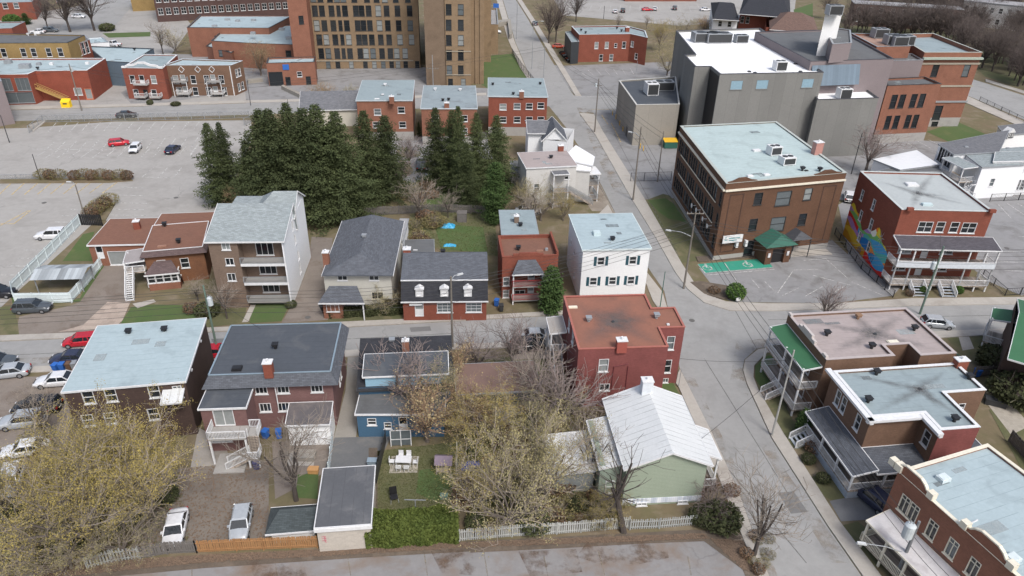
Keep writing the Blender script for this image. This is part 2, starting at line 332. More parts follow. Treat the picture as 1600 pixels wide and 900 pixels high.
        if roof:
            if s.par>0:
                s.zr=top-s.par; ins=inset(s.L,s.capw*.8)
                for k in range(n):
                    p,q=ins[k],ins[(k+1)%n]; mb.add([(p.x,p.y,s.zr),(q.x,q.y,s.zr),(q.x,q.y,top),(p.x,p.y,top)],[(3,2,1,0)])
                cp=MB(); o1=inset(s.L,-.05); i1=inset(s.L,s.capw)
                for k in range(n):
                    j=(k+1)%n; A=[o1[k],o1[j],i1[j],i1[k]]
                    cp.add([(p.x,p.y,top+.003) for p in A]+[(p.x,p.y,top+.07) for p in A],[(3,2,1,0),(4,5,6,7),(0,1,5,4),(2,3,7,6)])
                cp.build('parapet_cap',s.capm,s.root)
                rb=MB(); rb.poly(inset(s.L,s.capw*.8-.02),s.zr); rb.build('roof',s.roofm,s.root); s.patches()
            else:
                rb=MB(); o1=inset(s.L,-.15); rb.prism(o1,top+.002,top+.16); rb.build('roof',s.roofm,s.root)
                cp=MB(); o2=inset(s.L,-.19)
                for k in range(n):
                    j=(k+1)%n; cp.add([(p.x,p.y,z) for z in(top-.05,top+.17) for p in(o2[k],o2[j])]+[(p.x,p.y,top+.17) for p in(inset(s.L,-.1)[k],inset(s.L,-.1)[j])],[(0,1,3,2),(2,3,5,4)])
                cp.build('roof_edge',s.capm,s.root)
        if roof and s.par<=0: s.zr=top+.16; s.patches(); s.zr=top
        mb.build(s.wname,[s.wallm,FOUND] if s.found else s.wallm,s.root)
        return s
    def patches(s):
        if s.roofm.name not in PATCHY: return
        xs=[p.x for p in s.L]; ys=[p.y for p in s.L]; rg=random.Random(int(abs(s.o.x*3+s.o.y)))
        if max(xs)-min(xs)<5 or max(ys)-min(ys)<5: return
        ins=inset(s.L,.9)
        def inside(x,y):
            c=False; j=len(ins)-1
            for i in range(len(ins)):
                if (ins[i].y>y)!=(ins[j].y>y) and x<(ins[j].x-ins[i].x)*(y-ins[i].y)/(ins[j].y-ins[i].y)+ins[i].x: c=not c
                j=i
            return c
        k=0
        for t in range(14):
            w,d=rg.uniform(.6,2.4),rg.uniform(.4,1.3); x,y=rg.uniform(min(xs),max(xs)),rg.uniform(min(ys),max(ys))
            if all(inside(x+a*w/2,y+b*d/2) for a in(-1,1) for b in(-1,1)) and k<3:
                k+=1; m=MB(); m.poly([(x-w/2,y-d/2),(x+w/2,y-d/2),(x+w/2,y+d/2),(x-w/2,y+d/2)],s.zr+.008*k); m.build('roof_patch',ROOFP[rg.randrange(2)],s.root)
    # ---- roof furniture
    def vent(s,px,py,m=None,z=None):
        z=s.zr if z is None else z; p=s.loc(px,py,z+.3); mb=MB(); mb.tube((p.x,p.y,z-.1),(p.x,p.y,z+.45),.17,.17,8); mb.box(p.x-.27,p.x+.27,p.y-.27,p.y+.27,z+.35,z+.62); mb.box(p.x-.34,p.x+.34,p.y-.34,p.y+.34,z+.62,z+.68)
        return mb.build('roof_vent',m or T_BLACK,s.root)
    def skylight(s,px,py,w=.9,d=.9,m=None,z=None,h=.25):
        z=s.zr if z is None else z; p=s.loc(px,py,z+h); mb=MB(); mb.box(p.x-w/2,p.x+w/2,p.y-d/2,p.y+d/2,z-.05,z+h); mb.box(p.x-w/2+.08,p.x+w/2-.08,p.y-d/2+.08,p.y+d/2-.08,z+h,z+h+.06)
        return mb.build('roof_hatch',m or T_WHITE,s.root)
    def chimney(s,px,py,w=.8,d=.7,h=1.3,m=None,z=None,z0=None,cap=T_WHITE):
        z=s.zr if z is None else z; p=s.loc(px,py,z+h*.5); mb=MB(); z0=z-.3 if z0 is None else z0
        mb.box(p.x-w/2,p.x+w/2,p.y-d/2,p.y+d/2,z0,z+h); o=mb.build('chimney',m or B_RED,s.root)
        c=MB(); c.box(p.x-w/2-.06,p.x+w/2+.06,p.y-d/2-.06,p.y+d/2+.06,z+h,z+h+.1); c.tube((p.x,p.y,z+h+.1),(p.x,p.y,z+h+.4),.13,.13,8); c.build('chimney_cap',cap,o); return o
    def hvac(s,px,py,w=1.6,d=1.3,h=1.0,m=None,z=None):
        z=s.zr if z is None else z; p=s.loc(px,py,z+h*.6); mb=MB(); mb.box(p.x-w/2,p.x+w/2,p.y-d/2,p.y+d/2,z+.1,z+h)
        for q in(-1,1):
            mb.box(p.x+q*w*.35-.05,p.x+q*w*.35+.05,p.y-d/2-.05,p.y+d/2+.05,z-.05,z+.1)
        o=mb.build('air_handler',m or T_WHITE,s.root); f=MB()
        for q in(-1,1): f.tube((p.x+q*w*.22,p.y,z+h),(p.x+q*w*.22,p.y,z+h+.08),min(w*.2,d*.4),min(w*.2,d*.4),12)
        f.box(p.x-w/2+.15,p.x+w/2-.15,p.y-d/2-.02,p.y-d/2+.005,z+.25,z+h-.15); f.build('fan_grille',T_DARK,o); return o
    def drain_creases(s,c,ends,m=None,z=None,w=.45):
        """dirt lines that run down the valleys to the roof drain"""
        z=s.zr if z is None else z; c=s.loc(*c,z); mb=MB(); al=[]
        for i,e in enumerate(ends):
            e=s.loc(*e,z); d=(e-c).normalized(); n=Vector((-d.y,d.x)); N=10; vs=[];L_=(e-c).length
            for j in range(N+1):
                t=j/N; ww=w*3.2*(1.1-.7*t)*(.8+.4*random.random()); p=c+d*(L_*t)+n*random.uniform(-.08,.08); zz=z+.01+.004*i
                for q in(-1,0,1): pq=p+n*(q*ww/2); vs.append((pq.x,pq.y,zz)); al.append((1-abs(q))*min(1,(1-t)*1.6))
            mb.add(vs,[(3*j+q,3*j+q+1,3*j+q+4,3*j+q+3) for j in range(N) for q in(0,1)])
        o=mb.build('dirt_streak',GRIME,s.root); at_=o.data.attributes.new('soft','FLOAT','POINT'); at_.data.foreach_set('value',al)
        dr=MB(); dr.tube((c.x,c.y,z),(c.x,c.y,z+.1),.22,.18,10); dr.build('roof_drain',T_DARK,s.root)
    # ---- timber work, all in the building frame
    def deck(s,x0,x1,y0,y1,z,posts=None,rail=None,railm=T_WHITE,floorm=None,postm=None,th=.18,z_low=0,railh=.95,name='balcony'):
        """platform with railing on the sides named in rail: w e s n ; posts list of (x,y,ztop)"""
        mb=MB(); mb.box(x0,x1,y0,y1,z-th,z); o=mb.build(name+'_floor',floorm or T_WOOD,s.root)
        if rail:
            r=MB(); S={'s':((x0,y0),(x1,y0)),'n':((x0,y1),(x1,y1)),'w':((x0,y0),(x0,y1)),'e':((x1,y0),(x1,y1))}
            for c in rail: railing(r,S[c][0],S[c][1],z,z,railh)
            r.build('railing',railm,o)
        for q in(posts or[]):
            pm=MB(); zl=q[3] if len(q)>3 else z_low; pm.box(q[0]-.09,q[0]+.09,q[1]-.09,q[1]+.09,zl,q[2]); pm.build('post',postm or T_WHITE,s.root)
        return o
    def canopy(s,x0,x1,y0,y1,z,m,th=.15,slope=(0,0),edge=T_WHITE,name='porch_roof'):
        """thin roof; slope=(dz at y0, dz at x0)"""
        a,b=slope; zz=lambda x,y:z+(a if y==y0 else 0)+(b if x==x0 else 0)
        mb=MB(); c=[(x0,y0),(x1,y0),(x1,y1),(x0,y1)]; mb.add([(x,y,zz(x,y)-th) for x,y in c]+[(x,y,zz(x,y)) for x,y in c],[(3,2,1,0),(4,5,6,7),(0,1,5,4),(1,2,6,5),(2,3,7,6),(3,0,4,7)])
        o=mb.build(name,m,s.root); e=MB()
        for i in range(4):
            p,q=c[i],c[(i+1)%4]; e.bar((p[0],p[1],zz(*p)-th/2),(q[0],q[1],zz(*q)-th/2),.08,th+.03)
        e.build('fascia',edge,o); return o
    def stairs(s,a,b,z0,z1,w,m=T_WOOD,railm=T_WHITE,sides=(-1,1)):
        a,b=Vector((*a,z1)),Vector((*b,z0)); n=max(3,int((z1-z0)/.2)); d=(b-a); h=Vector((d.x,d.y,0)).normalized(); sd_=Vector((-h.y,h.x,0)); mb=MB()
        for i in range(n):
            p=a+d*((i+.5)/n); mb.bar(p-sd_*w/2,p+sd_*w/2,.28,.05)
        for q in(-1,1): mb.bar(a+sd_*q*w/2-Vector((0,0,.12)),b+sd_*q*w/2-Vector((0,0,.12)),.05,.28)
        o=mb.build('staircase',m,s.root); r=MB()
        for q in sides: railing(r,(a+sd_*q*w/2)[:2],(b+sd_*q*w/2)[:2],z1,z0,.9)
        if sides: r.build('railing',railm,o)
        return o
def railing(mb,p,q,z0,z1,h=.95,bal=.14):
    p=Vector((p[0],p[1],z0)); q=Vector((q[0],q[1],z1)); L_=(q-p).length; up=Vector((0,0,1)); n=max(1,int(L_/bal))
    mb.bar(p+up*h,q+up*h,.08,.07); mb.bar(p+up*.1,q+up*.1,.05,.05)
    for i in range(n+1):
        a=p.lerp(q,i/n); mb.bar(a+up*.1,a+up*h,.035 if 0<i<n else .1)
GRIME=mat('roof grime',(.13,.13,.13),(.16,.16,.16),coord='Object',alpha_noise=(.15,.75,.9))
def soften(m,amt):
    nt=m.node_tree; b=nt.nodes['Principled BSDF']; src=b.inputs['Alpha'].links[0].from_socket; a=nt.nodes.new('ShaderNodeAttribute'); a.attribute_name='soft'
    x=nt.nodes.new('ShaderNodeMath'); x.operation='MULTIPLY'; nt.links.new(src,x.inputs[0]); nt.links.new(a.outputs['Fac'],x.inputs[1]); y=nt.nodes.new('ShaderNodeMath'); y.operation='MULTIPLY'; y.inputs[1].default_value=amt; nt.links.new(x.outputs[0],y.inputs[0]); nt.links.new(y.outputs[0],b.inputs['Alpha'])
soften(GRIME,.55)
def gable_mesh(b,x0,x1,y0,y1,ze,zr,along='x',ov=.3,roofm=METALW,wallm=None,name='roof',edge=T_WHITE,hip=0,ridge=.5,seams=0,hip2=None):
    """pitched roof slab over the rectangle; ridge along x or y; hip = distance the ridge is pulled in"""
    def T(p): return p if along=='x' else (p[1],p[0],p[2])
    if along=='y': x0,x1,y0,y1=y0,y1,x0,x1
    h2=hip if hip2 is None else hip2
    ym=y0+(y1-y0)*ridge; X0,X1,Y0,Y1=x0-ov,x1+ov,y0-ov,y1+ov; sl0=(zr-ze)/(ym-y0); sl1=(zr-ze)/(y1-ym); zA=ze-sl0*ov; zB=ze-sl1*ov
    xr0=X0+(hip+ov if hip else 0); xr1=X1-(h2+ov if h2 else 0); t=.12
    vs=[(X0,Y0,zA),(X1,Y0,zA),(X1,Y1,zB),(X0,Y1,zB),(xr0,ym,zr),(xr1,ym,zr)]
    up=[(x,y,z+t) for x,y,z in vs]; mb=MB()
    F=[(0,1,5,4),(3,4,5,2),(0,4,3),(1,2,5)]
    if not hip: F=[f for f in F if f!=(0,4,3)]
    if not h2: F=[f for f in F if f!=(1,2,5)]
    if along=='y': F=[f[::-1] for f in F]
    mb.add([T(v) for v in up],F); mb.add([T(v) for v in vs],[f[::-1] for f in F])
    if seams:
        n=int((X1-X0)/seams)
        for i in range(n+1):
            x=X0+i*(X1-X0)/n
            if xr0<=x<=xr1:
                mb.bar(T((x,Y0,zA+t+.02)),T((x,ym,zr+t+.02)),.035,.05); mb.bar(T((x,Y1,zB+t+.02)),T((x,ym,zr+t+.02)),.035,.05)
    o=mb.build(name,roofm,b.root); e=MB()
    def E(i,j): e.bar(T((vs[i][0],vs[i][1],vs[i][2]+t*.5)),T((vs[j][0],vs[j][1],vs[j][2]+t*.5)),.06,.2)
    for pr_ in [[(0,1)],[(3,2)]]+([] if hip else [[(0,4),(3,4)]])+([] if h2 else [[(1,5),(2,5)]]):
        e=MB()
        for ij in pr_: E(*ij)
        e.build('fascia',edge,o)
    if wallm and not hip and not h2 or wallm:
        g=MB()
        for xx,hh,fl in((x0,hip,1),(x1,h2,0)):
            if not hh: 
                f=(0,1,2) if (fl^(along=='y')) else (2,1,0)
                g.add([T((xx,y0,ze-.01)),T((xx,ym,zr-.02)),T((xx,y1,ze-.01))],[f])
        if g.v: g.build('gable',wallm,b.root)
    return o
def finish_house(b,x0,x1,y0,y1,*a,**k):
    b.finish(roof=False); return gable_mesh(b,x0,x1,y0,y1,*a,**k)
# ---------------------------------------------------------------- ground, streets, lots
EARTH=mat('yard earth and thin grass',(.17,.125,.085),(.105,.115,.05),scale=.16,coord='Object',stain=(.22,.18,.135),sscale=.3,samt=.42,rough=1,bump=.5)
GRASS=mat('patchy spring lawn',(.095,.105,.048),(.125,.112,.065),scale=.35,coord='Object',stain=(.20,.165,.10),sscale=.25,samt=.4,rough=1,bump=.6)
GRASSG=mat('green lawn',(.065,.115,.035),(.10,.115,.052),scale=.4,coord='Object',stain=(.14,.14,.06),sscale=.3,samt=.35,rough=1,bump=.6)
ASPH=mat('street asphalt',(.295,.295,.29),(.26,.26,.255),scale=.12,coord='Object',stain=(.215,.213,.208),sscale=.18,samt=.40,rough=.9,crack=.09)
ASPH2=mat('lot asphalt pale',(.335,.325,.31),(.295,.285,.27),scale=.1,coord='Object',stain=(.235,.225,.21),sscale=.12,samt=.42,rough=.95,crack=.07)
ASPH3=mat('lot asphalt grey',(.255,.255,.258),(.22,.22,.222),scale=.14,coord='Object',stain=(.145,.14,.135),sscale=.25,samt=.42,rough=.95,crack=.1)
ASPHN=mat('old lot asphalt with dirt',(.245,.24,.24),(.20,.195,.195),scale=.2,coord='Object',stain=(.19,.14,.105),sscale=.2,samt=.45,crack=.2,rough=.95)
ASPHD=mat('dark driveway',(.115,.12,.125),(.16,.16,.16),scale=.5,coord='Object',stain=(.2,.19,.175),sscale=.3,samt=.35)
GRAVEL=mat('gravel and dirt drive',(.23,.20,.175),(.17,.145,.125),scale=.5,coord='Object',stain=(.12,.09,.07),sscale=.3,samt=.4,rough=1,bump=.5)
WALK=mat('concrete sidewalk',(.40,.375,.34),(.35,.33,.30),scale=.3,coord='Object',stain=(.28,.255,.225),sscale=.25,samt=.4,rough=.95)
LITTER=mat('leaf litter',(.135,.108,.085),(.095,.078,.062),scale=1.1,coord='Object',stain=(.20,.16,.125),sscale=.5,samt=.42,rough=1,bump=.8)
PAINT=mat('worn white paint',(.62,.62,.60),(.54,.53,.51),scale=1,coord='Object',alpha_noise=(.25,.65,1.6)); PAINTY=mat('worn yellow paint',(.68,.50,.2),(.6,.45,.2),scale=1,coord='Object',alpha_noise=(.25,.65,1.2))
mb=MB(); mb.poly([(-900,-60),(900,-60),(900,1500),(-900,1500)],0); tag(mb.build('ground',EARTH),kind='structure')
# big asphalt areas
sheet('parking_lot',ASPH2,[(-500,215),(40,200),(180,190),(392,188),(395,215),(345,330),(300,345),(150,345),(25,458),(-40,520),(-700,580)],.012)
sheet('parking_lot',ASPHN,[(-500,905),(120,893),(320,872),(500,858),(600,855),(900,838),(1085,828),(1150,840),(1180,900),(1230,1050),(-500,1100)],.012)
sheet('forecourt',ASPH2,[(-300,172),(0,172),(180,166),(400,160),(470,158),(440,120),(390,108),(385,140),(262,160),(205,162),(170,125),(100,110),(-300,150)],.012)
sheet('forecourt',ASPH3,[(-300,172),(-300,80),(60,80),(300,85),(300,60),(420,110),(420,150),(300,165)],.008)
sheet('yard_pavement',ASPH3,[(600,215),(760,206),(770,250),(690,262),(640,300),(615,262)],.012)
sheet('parking_lot',ASPH3,[(1092,419),(1195,403),(1300,375),(1396,462),(1300,474),(1150,472),(1128,466)],.012)
sheet('parking_lot',ASPH3,[(1310,320),(1345,300),(1480,265),(1900,280),(2100,430),(1640,452),(1596,462),(1545,440),(1470,380),(1395,462),(1330,420)],.016)
sheet('parking_lot',ASPH3,[(925,172),(968,176),(1000,222),(1062,225),(1370,215),(1480,222),(1500,250),(1480,280),(1340,320),(1270,300),(1000,312),(960,240)],.014)
sheet('parking_lot',ASPH3,[(875,103),(1062,96),(1075,150),(900,151),(858,100)],.014)
sheet('hospital_yard',ASPH3,[(380,108),(500,108),(670,105),(690,135),(764,138),(764,152),(470,160),(385,164)],.014)
sheet('parking_lot',ASPH2,[(880,24),(860,-10),(900,-60),(1250,-60),(1240,30),(1130,36),(1060,40)],.014)
sheet('parking_lot',ASPH2,[(-200,60),(120,10),(250,-20),(300,40),(250,110),(180,150),(150,168),(-200,175)],.01)
# streets
sheet('main_street',ASPH,[(-500,561),(0,534),(160,527),(340,519),(540,512),(700,503),(890,492),(1070,486),(1140,485),(1210,486),(1425,478),(1600,475),(2300,448),(2300,483),(1600,512),(1475,517),(1300,527),(1182,545),(1062,575),(1056,524),(880,533),(700,538),(540,548),(0,576),(-500,604)],.02)
sheet('side_street',ASPH,[(1300,1100),(1197,890),(1155,770),(1110,672),(1062,575),(1050,512),(1038,455),(1000,400),(965,340),(940,290),(912,240),(885,200),(857,165),(846,145),(827,117),(805,65),(786,0),(765,-80),(782,-80),(806,0),(825,30),(850,75),(880,125),(897,150),(905,176),(930,210),(987,311),(1025,372),(1055,425),(1075,452),(1100,473),(1140,486),(1182,545),(1163,562),(1160,578),(1166,600),(1205,685),(1292,822),(1349,905),(1480,1100)],.028)
sheet('north_street',ASPH,[(-600,190),(0,173),(400,161),(600,156),(760,149),(850,143),(905,150),(970,151),(970,176),(912,176),(860,166),(760,166),(400,179),(0,190),(-600,210)],.024)
sheet('far_street',ASPH,[(1490,140),(1700,230),(1900,300),(1900,240),(1680,175),(1540,130),(1500,118)],.02)
sheet('far_street',ASPH,[(80,60),(130,0),(180,-80),(230,-80),(215,0),(180,40),(150,62)],.02)
# sidewalks: slabs a kerb high
slab('sidewalk',WALK,[(-400,549),(0,525),(160,519),(300,514),(480,506),(620,500),(760,493),(885,486),(885,491.5),(700,502.5),(540,511.5),(340,518.5),(160,526.5),(0,533.5),(-400,556)],0,.13)
slab('sidewalk',WALK,[(-400,599),(0,576.5),(540,548.5),(700,538.5),(880,533.5),(880,541),(700,547),(545,558),(0,585),(-400,609)],0,.13)
slab('sidewalk',WALK,[(1007,311),(987,311.5),(1025,373),(1055,426),(1075,453),(1100,473.5),(1140,486),(1210,486.5),(1425,478.5),(1600,475.5),(2300,449),(2300,438),(1600,465),(1425,467),(1300,475),(1200,475),(1135,472),(1105,462),(1083,440),(1065,412)],0,.13)
slab('sidewalk',WALK,[(912,177),(905,177),(930,211),(987,311.5),(1007,311),(985,275),(942,206),(928,179)],0,.13)
slab('sidewalk',WALK,[(2300,484),(1600,513),(1475,518),(1300,528),(1240,537),(1184,547),(1164,563),(1161,579),(1167,600),(1206,685),(1293,822),(1351,905),(1500,1100),(1525,1100),(1366,887),(1311,815),(1222,675),(1185,610),(1177,590),(1178,572),(1197,552),(1240,545),(1300,540),(1480,528),(1600,521),(2300,492)],0,.13)
slab('sidewalk',WALK,[(1056,600),(1059,585),(1062,577),(1110,673),(1154,770),(1196,890),(1298,1100),(1270,1100),(1180,890),(1120,740),(1092,677),(1060,605)],0,.13)
slab('sidewalk',WALK,[(-600,183),(0,168),(205,163),(400,157),(600,152),(760,145.5),(760,149),(600,155.5),(400,160.5),(0,172.5),(-600,189)],0,.13)
slab('sidewalk',WALK,[(899,150),(827,30),(808,0),(792,-60),(797,-60),(815,0),(836,32),(872,90),(908,150)],0,.13)
slab('sidewalk',WALK,[(785,0),(804,65),(826,117),(845,143),(838,144),(812,105),(793,60),(776,0),(765,-40),(770,-40)],0,.13)
slab('sidewalk',WALK,[(1500,140),(1510,150),(1700,235),(1700,245),(1500,157),(1490,146)],0,.13)
slab('sidewalk',WALK,[(1540,128),(1680,172),(1900,238),(1900,232),(1680,167),(1540,124)],0,.13)
slab('sidewalk',WALK,[(935,335),(950,320),(985,385),(1010,425),(1035,457),(1048,500),(1040,500),(1020,470),(1008,440)],0,.09)
sheet('alley',mat('tan alley pavement',(.30,.265,.22),(.25,.225,.19),coord='Object',stain=(.2,.17,.14)),[(912,242),(940,292),(966,342),(985,385),(950,330),(925,330),(905,300),(888,232)],.03)
# lawns
sheet('lawn',GRASS,[(1009,313),(1064,411),(1086,408),(1120,400),(1047,306),(1036,303)],.03)
sheet('lawn',GRASSG,[(1012,313),(1040,310),(1052,318),(1075,350),(1062,345),(1045,342),(1030,332)],.036)
sheet('lawn',GRASSG,[(1448,206),(1495,190),(1545,212),(1540,214),(1490,225)],.03)
sheet('lawn',GRASS,[(1179,571),(1197,554),(1222,551),(1222,600),(1230,640),(1260,700),(1238,700),(1184,608)],.03)
sheet('lawn',GRASSG,[(1180,573),(1199,556),(1207,556),(1205,600),(1190,608),(1180,592)],.036)
sheet('lawn',GRASSG,[(755,88),(812,83),(826,117),(842,135),(764,140),(750,130)],.02)
sheet('lawn',GRASSG,[(160,52),(235,50),(235,57),(170,59)],.03)
sheet('lawn',GRASSG,[(1240,15),(1270,5),(1270,30),(1242,30)],.03)
sheet('lawn',GRASSG,[(18,465),(112,470),(125,466),(155,402),(170,405),(160,420),(125,472),(20,478)],.03)
sheet('lawn',GRASSG,[(130,366),(148,362),(140,380),(152,408),(98,408)],.03)
sheet('lawn',GRASS,[(0,480),(20,478),(28,505),(30,524),(0,530)],.03)
sheet('lawn',GRASSG,[(190,503),(205,480),(240,476),(318,478),(318,502),(190,506)],.03)
sheet('lawn',GRASS,[(315,470),(365,468),(388,470),(380,505),(320,512)],.026)
sheet('lawn',GRASSG,[(395,474),(452,473),(450,480),(440,502),(390,505)],.03)
sheet('lawn',GRASS,[(512,478),(628,485),(628,500),(512,504)],.03)
sheet('lawn',GRASS,[(590,705),(720,690),(718,815),(575,815)],.03)
sheet('lawn',GRASSG,[(655,735),(705,728),(712,770),(680,785),(650,770)],.036)
sheet('lawn',GRASSG,[(465,742),(498,738),(496,780),(462,778)],.03)
sheet('lawn',GRASS,[(640,290),(770,300),(778,400),(700,395),(640,370)],.02)
sheet('lawn',GRASSG,[(678,350),(755,355),(762,395),(690,390)],.03)
sheet('lawn',GRASSG,[(665,300),(712,300),(712,330),(668,330)],.03)
sheet('lawn',GRASSG,[(945,600),(1050,596),(1075,640),(1060,625),(950,630)],.02)
sheet('lawn',GRASS,[(1478,524),(1600,520),(1640,560),(1560,580),(1500,560)],.03)
sheet('lawn',GRASS,[(1312,822),(1340,815),(1410,870),(1400,880),(1365,886)],.03)
sheet('lawn',GRASS,[(1545,640),(1700,640),(1800,760),(1600,740)],.03)
sheet('lawn',GRASS,[(1268,745),(1300,740),(1355,775),(1300,782),(1285,775)],.03)
sheet('park_floor',mat('park floor of dead leaves',(.13,.115,.075),(.10,.10,.055),scale=.1,coord='Object',stain=(.085,.11,.045),sscale=.06,samt=.45,rough=1),[(1300,20),(1900,120),(2200,300),(1700,172),(1540,120),(1480,70),(1300,60)],.01)
sheet('lawn',GRASS,[(740,560),(880,556),(880,600),(740,600)],.02)
sheet('leaf_litter',LITTER,[(50,890),(310,868),(500,858),(600,853),(735,846),(735,862),(560,872),(320,888),(60,912)],.034,'stuff')
sheet('leaf_litter',LITTER,[(735,846),(1085,828),(1170,835),(1200,900),(1230,960),(1190,960),(1160,890),(1100,846),(1000,850),(860,858),(735,864)],.036,'stuff')
sheet('mud_yard',mat('grey mud',(.20,.175,.15),(.15,.13,.11),scale=.3,coord='Object',stain=(.12,.10,.085),sscale=.3,samt=.42,rough=1,bump=.5),[(250,735),(420,720),(420,842),(230,862),(180,800)],.034)
sheet('leaf_litter',LITTER,[(590,700),(590,815),(576,815),(576,700)],.04,'stuff')
for q in([(925,838),(1040,842),(1045,872),(960,890),(900,870)],[(810,862),(900,858),(910,894),(830,905)],[(670,856),(740,860),(745,900),(690,895)],[(380,872),(470,866),(480,900),(400,905)]): sheet('leaf_litter',mat('thin leaf litter',(.17,.11,.075),(.13,.09,.065),scale=1,coord='Object',alpha_noise=(.48,.72,.35)),q,.038,'stuff')
# drives and yards
sheet('driveway',GRAVEL,[(150,412),(200,405),(205,470),(190,503),(150,520),(25,524),(30,495),(110,478),(125,472)],.024)
sheet('paving_slabs',mat('stone slabs',(.38,.31,.26),(.31,.26,.22),coord='Object',pattern='brick',psize=(.9,.7),pmix=.5),[(168,472),(203,474),(192,500),(180,512),(90,519),(130,508)],.034)
sheet('driveway',GRAVEL,[(487,370),(520,372),(512,440),(512,500),(440,505),(462,465),(480,420)],.024)
sheet('driveway',mat('pale pavement drive',(.29,.275,.25),(.25,.235,.21),coord='Object',stain=(.19,.18,.165),samt=.4),[(544,548),(565,546),(566,620),(555,690),(520,690),(540,610)],.026)
sheet('driveway',ASPHD,[(523,684),(612,682),(600,705),(588,735),(505,740)],.03)
sheet('driveway',mat('worn concrete yard',(.33,.31,.285),(.27,.25,.23),coord='Object',stain=(.2,.18,.155),samt=.4),[(310,668),(350,690),(360,720),(358,785),(285,790),(300,720)],.03)
sheet('driveway',GRAVEL,[(-50,590),(105,588),(110,650),(105,700),(-60,720),(-100,640)],.02)
sheet('driveway',GRAVEL,[(800,535),(882,530),(885,560),(800,562)],.024)
sheet('driveway',mat('wet dark driveway',(.14,.145,.15),(.20,.20,.20),coord='Object',stain=(.09,.095,.1),samt=.4),[(1296,783),(1355,772),(1390,800),(1365,812),(1314,815)],.034)
sheet('driveway',GRAVEL,[(425,690),(520,690),(505,740),(430,780)],.02)
sheet('patio',WALK,[(449,704),(494,704),(490,728),(449,728)],.034)
sheet('patio',mat('beige pavers',(.36,.33,.28),(.30,.275,.235),coord='Object',pattern='brick',psize=(.5,.5),pmix=.3),[(612,713),(655,713),(652,739),(608,740)],.045)
sheet('patio',mat('beige pavers',(.3,.3,.3)),[(1540,628),(1575,625),(1610,665),(1580,680)],.035)
sheet('footpath',WALK,[(392,476),(400,476),(388,503),(378,504)],.036)
sheet('footpath',WALK,[(1496,521),(1512,521),(1522,545),(1504,548)],.036)
sheet('footpath',WALK,[(1186,612),(1202,606),(1212,620),(1194,625)],.045)
sheet('footpath',WALK,[(207,475),(240,468),(244,472),(215,482)],.045)
# green accessible bays and other markings
GP=mat('green bay paint',(.035,.27,.19),(.04,.24,.17),coord='Object',stain=(.1,.3,.24),samt=.35)
sheet('green_parking_bay',GP,[(1090,413),(1196,404),(1208,418),(1102,427)],.03)
def strokes(name,m,segs,w=.12,z=.04):
    mb=MB()
    for (a,b) in segs:
        A,B=V2(G(*a)),V2(G(*b)); d=(B-A); 
        if d.length<.05: continue
        d.normalize(); n=Vector((-d.y,d.x))*w/2
        mb.poly([A-n,B-n,B+n,A+n],z)
    o=mb.build(name,m); tag(o,kind='structure')
def lerp(a,b,t): return (a[0]+(b[0]-a[0])*t,a[1]+(b[1]-a[1])*t)
def stalls(a0,a1,b0,b1,n): return [(lerp(a0,a1,i/(n-1)),lerp(b0,b1,i/(n-1))) for i in range(n)]
strokes('bay_marking',PAINT,[((1090,413),(1102,427)),((1102,427),(1208,418)),((1132,411),(1150,438)),((1174,436),(1186,450)),((1104,430),(1210,421)),((1105,443),(1120,470))],.14,.045)
strokes('parking_lines',PAINT,stalls((88,192),(312,190),(75,206),(302,203),14)+[((50,233),(300,236))]+stalls((72,236),(308,229),(50,248),(297,244),14)+stalls((85,222),(310,214),(72,234),(297,234),14),.18)
strokes('parking_lines',PAINTY,stalls((17,287),(190,280),(-2,305),(160,302),9)+[((0,353),(45,329)),((22,350),(48,329)),((0,350),(22,350))],.18)
strokes('parking_lines',PAINT,[((240,262),(222,277)),((262,262),(248,277)),((284,262),(272,277)),((222,277),(272,278)),((320,262),(312,277)),((310,225),(297,242)),((190,293),(225,294)),((185,305),(228,306)),((180,317),(232,318)),((172,327),(225,328)),((165,336),(230,337)),((108,327),(140,330)),((97,337),(135,338)),((86,347),(120,348)),((57,376),(90,377)),((37,391),(75,391)),((28,404),(60,404)),((12,416),(52,416)),((0,430),(40,430)),((-15,445),(30,445))],.16)
strokes('parking_lines',PAINT,[((1215,458),(1240,422)),((1240,422),(1278,421)),((1222,462),(1248,450)),((1258,463),(1285,448)),((1295,462),(1318,448)),((1195,440),(1212,457)),((1255,407),(1290,404)),((1290,404),(1330,440)),((1330,440),(1380,462)),((1270,430),(1330,446))],.12,.02)
strokes('parking_lines',PAINT,[((1560,320),(1580,341)),((1574,318),(1602,337)),((1590,318),(1620,335)),((1592,370),(1620,370)),((1560,393),(1595,394)),((1555,408),(1590,410)),((1570,423),(1600,424))],.14,.025)
strokes('parking_lines',PAINT,stalls((1378,224),(1450,218),(1392,236),(1475,230),5)+[((1296,272),(1340,270)),((1000,210),(1010,222))],.14,.02)
strokes('parking_lines',PAINTY,[((955,192),(970,222)),((940,180),(950,195)),((922,171),(962,171))],.16,.04)
strokes('parking_lines',PAINT,stalls((905,110),(985,107),(915,118),(990,116),7)+[((897,151),(970,151))],.14,.03)
strokes('parking_lines',PAINT,stalls((910,8),(1090,8),(905,16),(1095,18),13),.2,.03)
strokes('parking_lines',mat('ghost of yellow paint',(.30,.26,.19),(.26,.23,.18),coord='Object',alpha_noise=(.35,.75,1.2)),[((540,848),(548,900)),((660,845),(668,900)),((755,856),(762,900)),((935,862),(945,900)),((850,870),(856,900)),((1075,870),(1080,900)),((430,880),(434,905)),((300,885),(300,905))],.1,.03)
strokes('stop_line',PAINT,[((790,44),(812,43))],.25,.04)
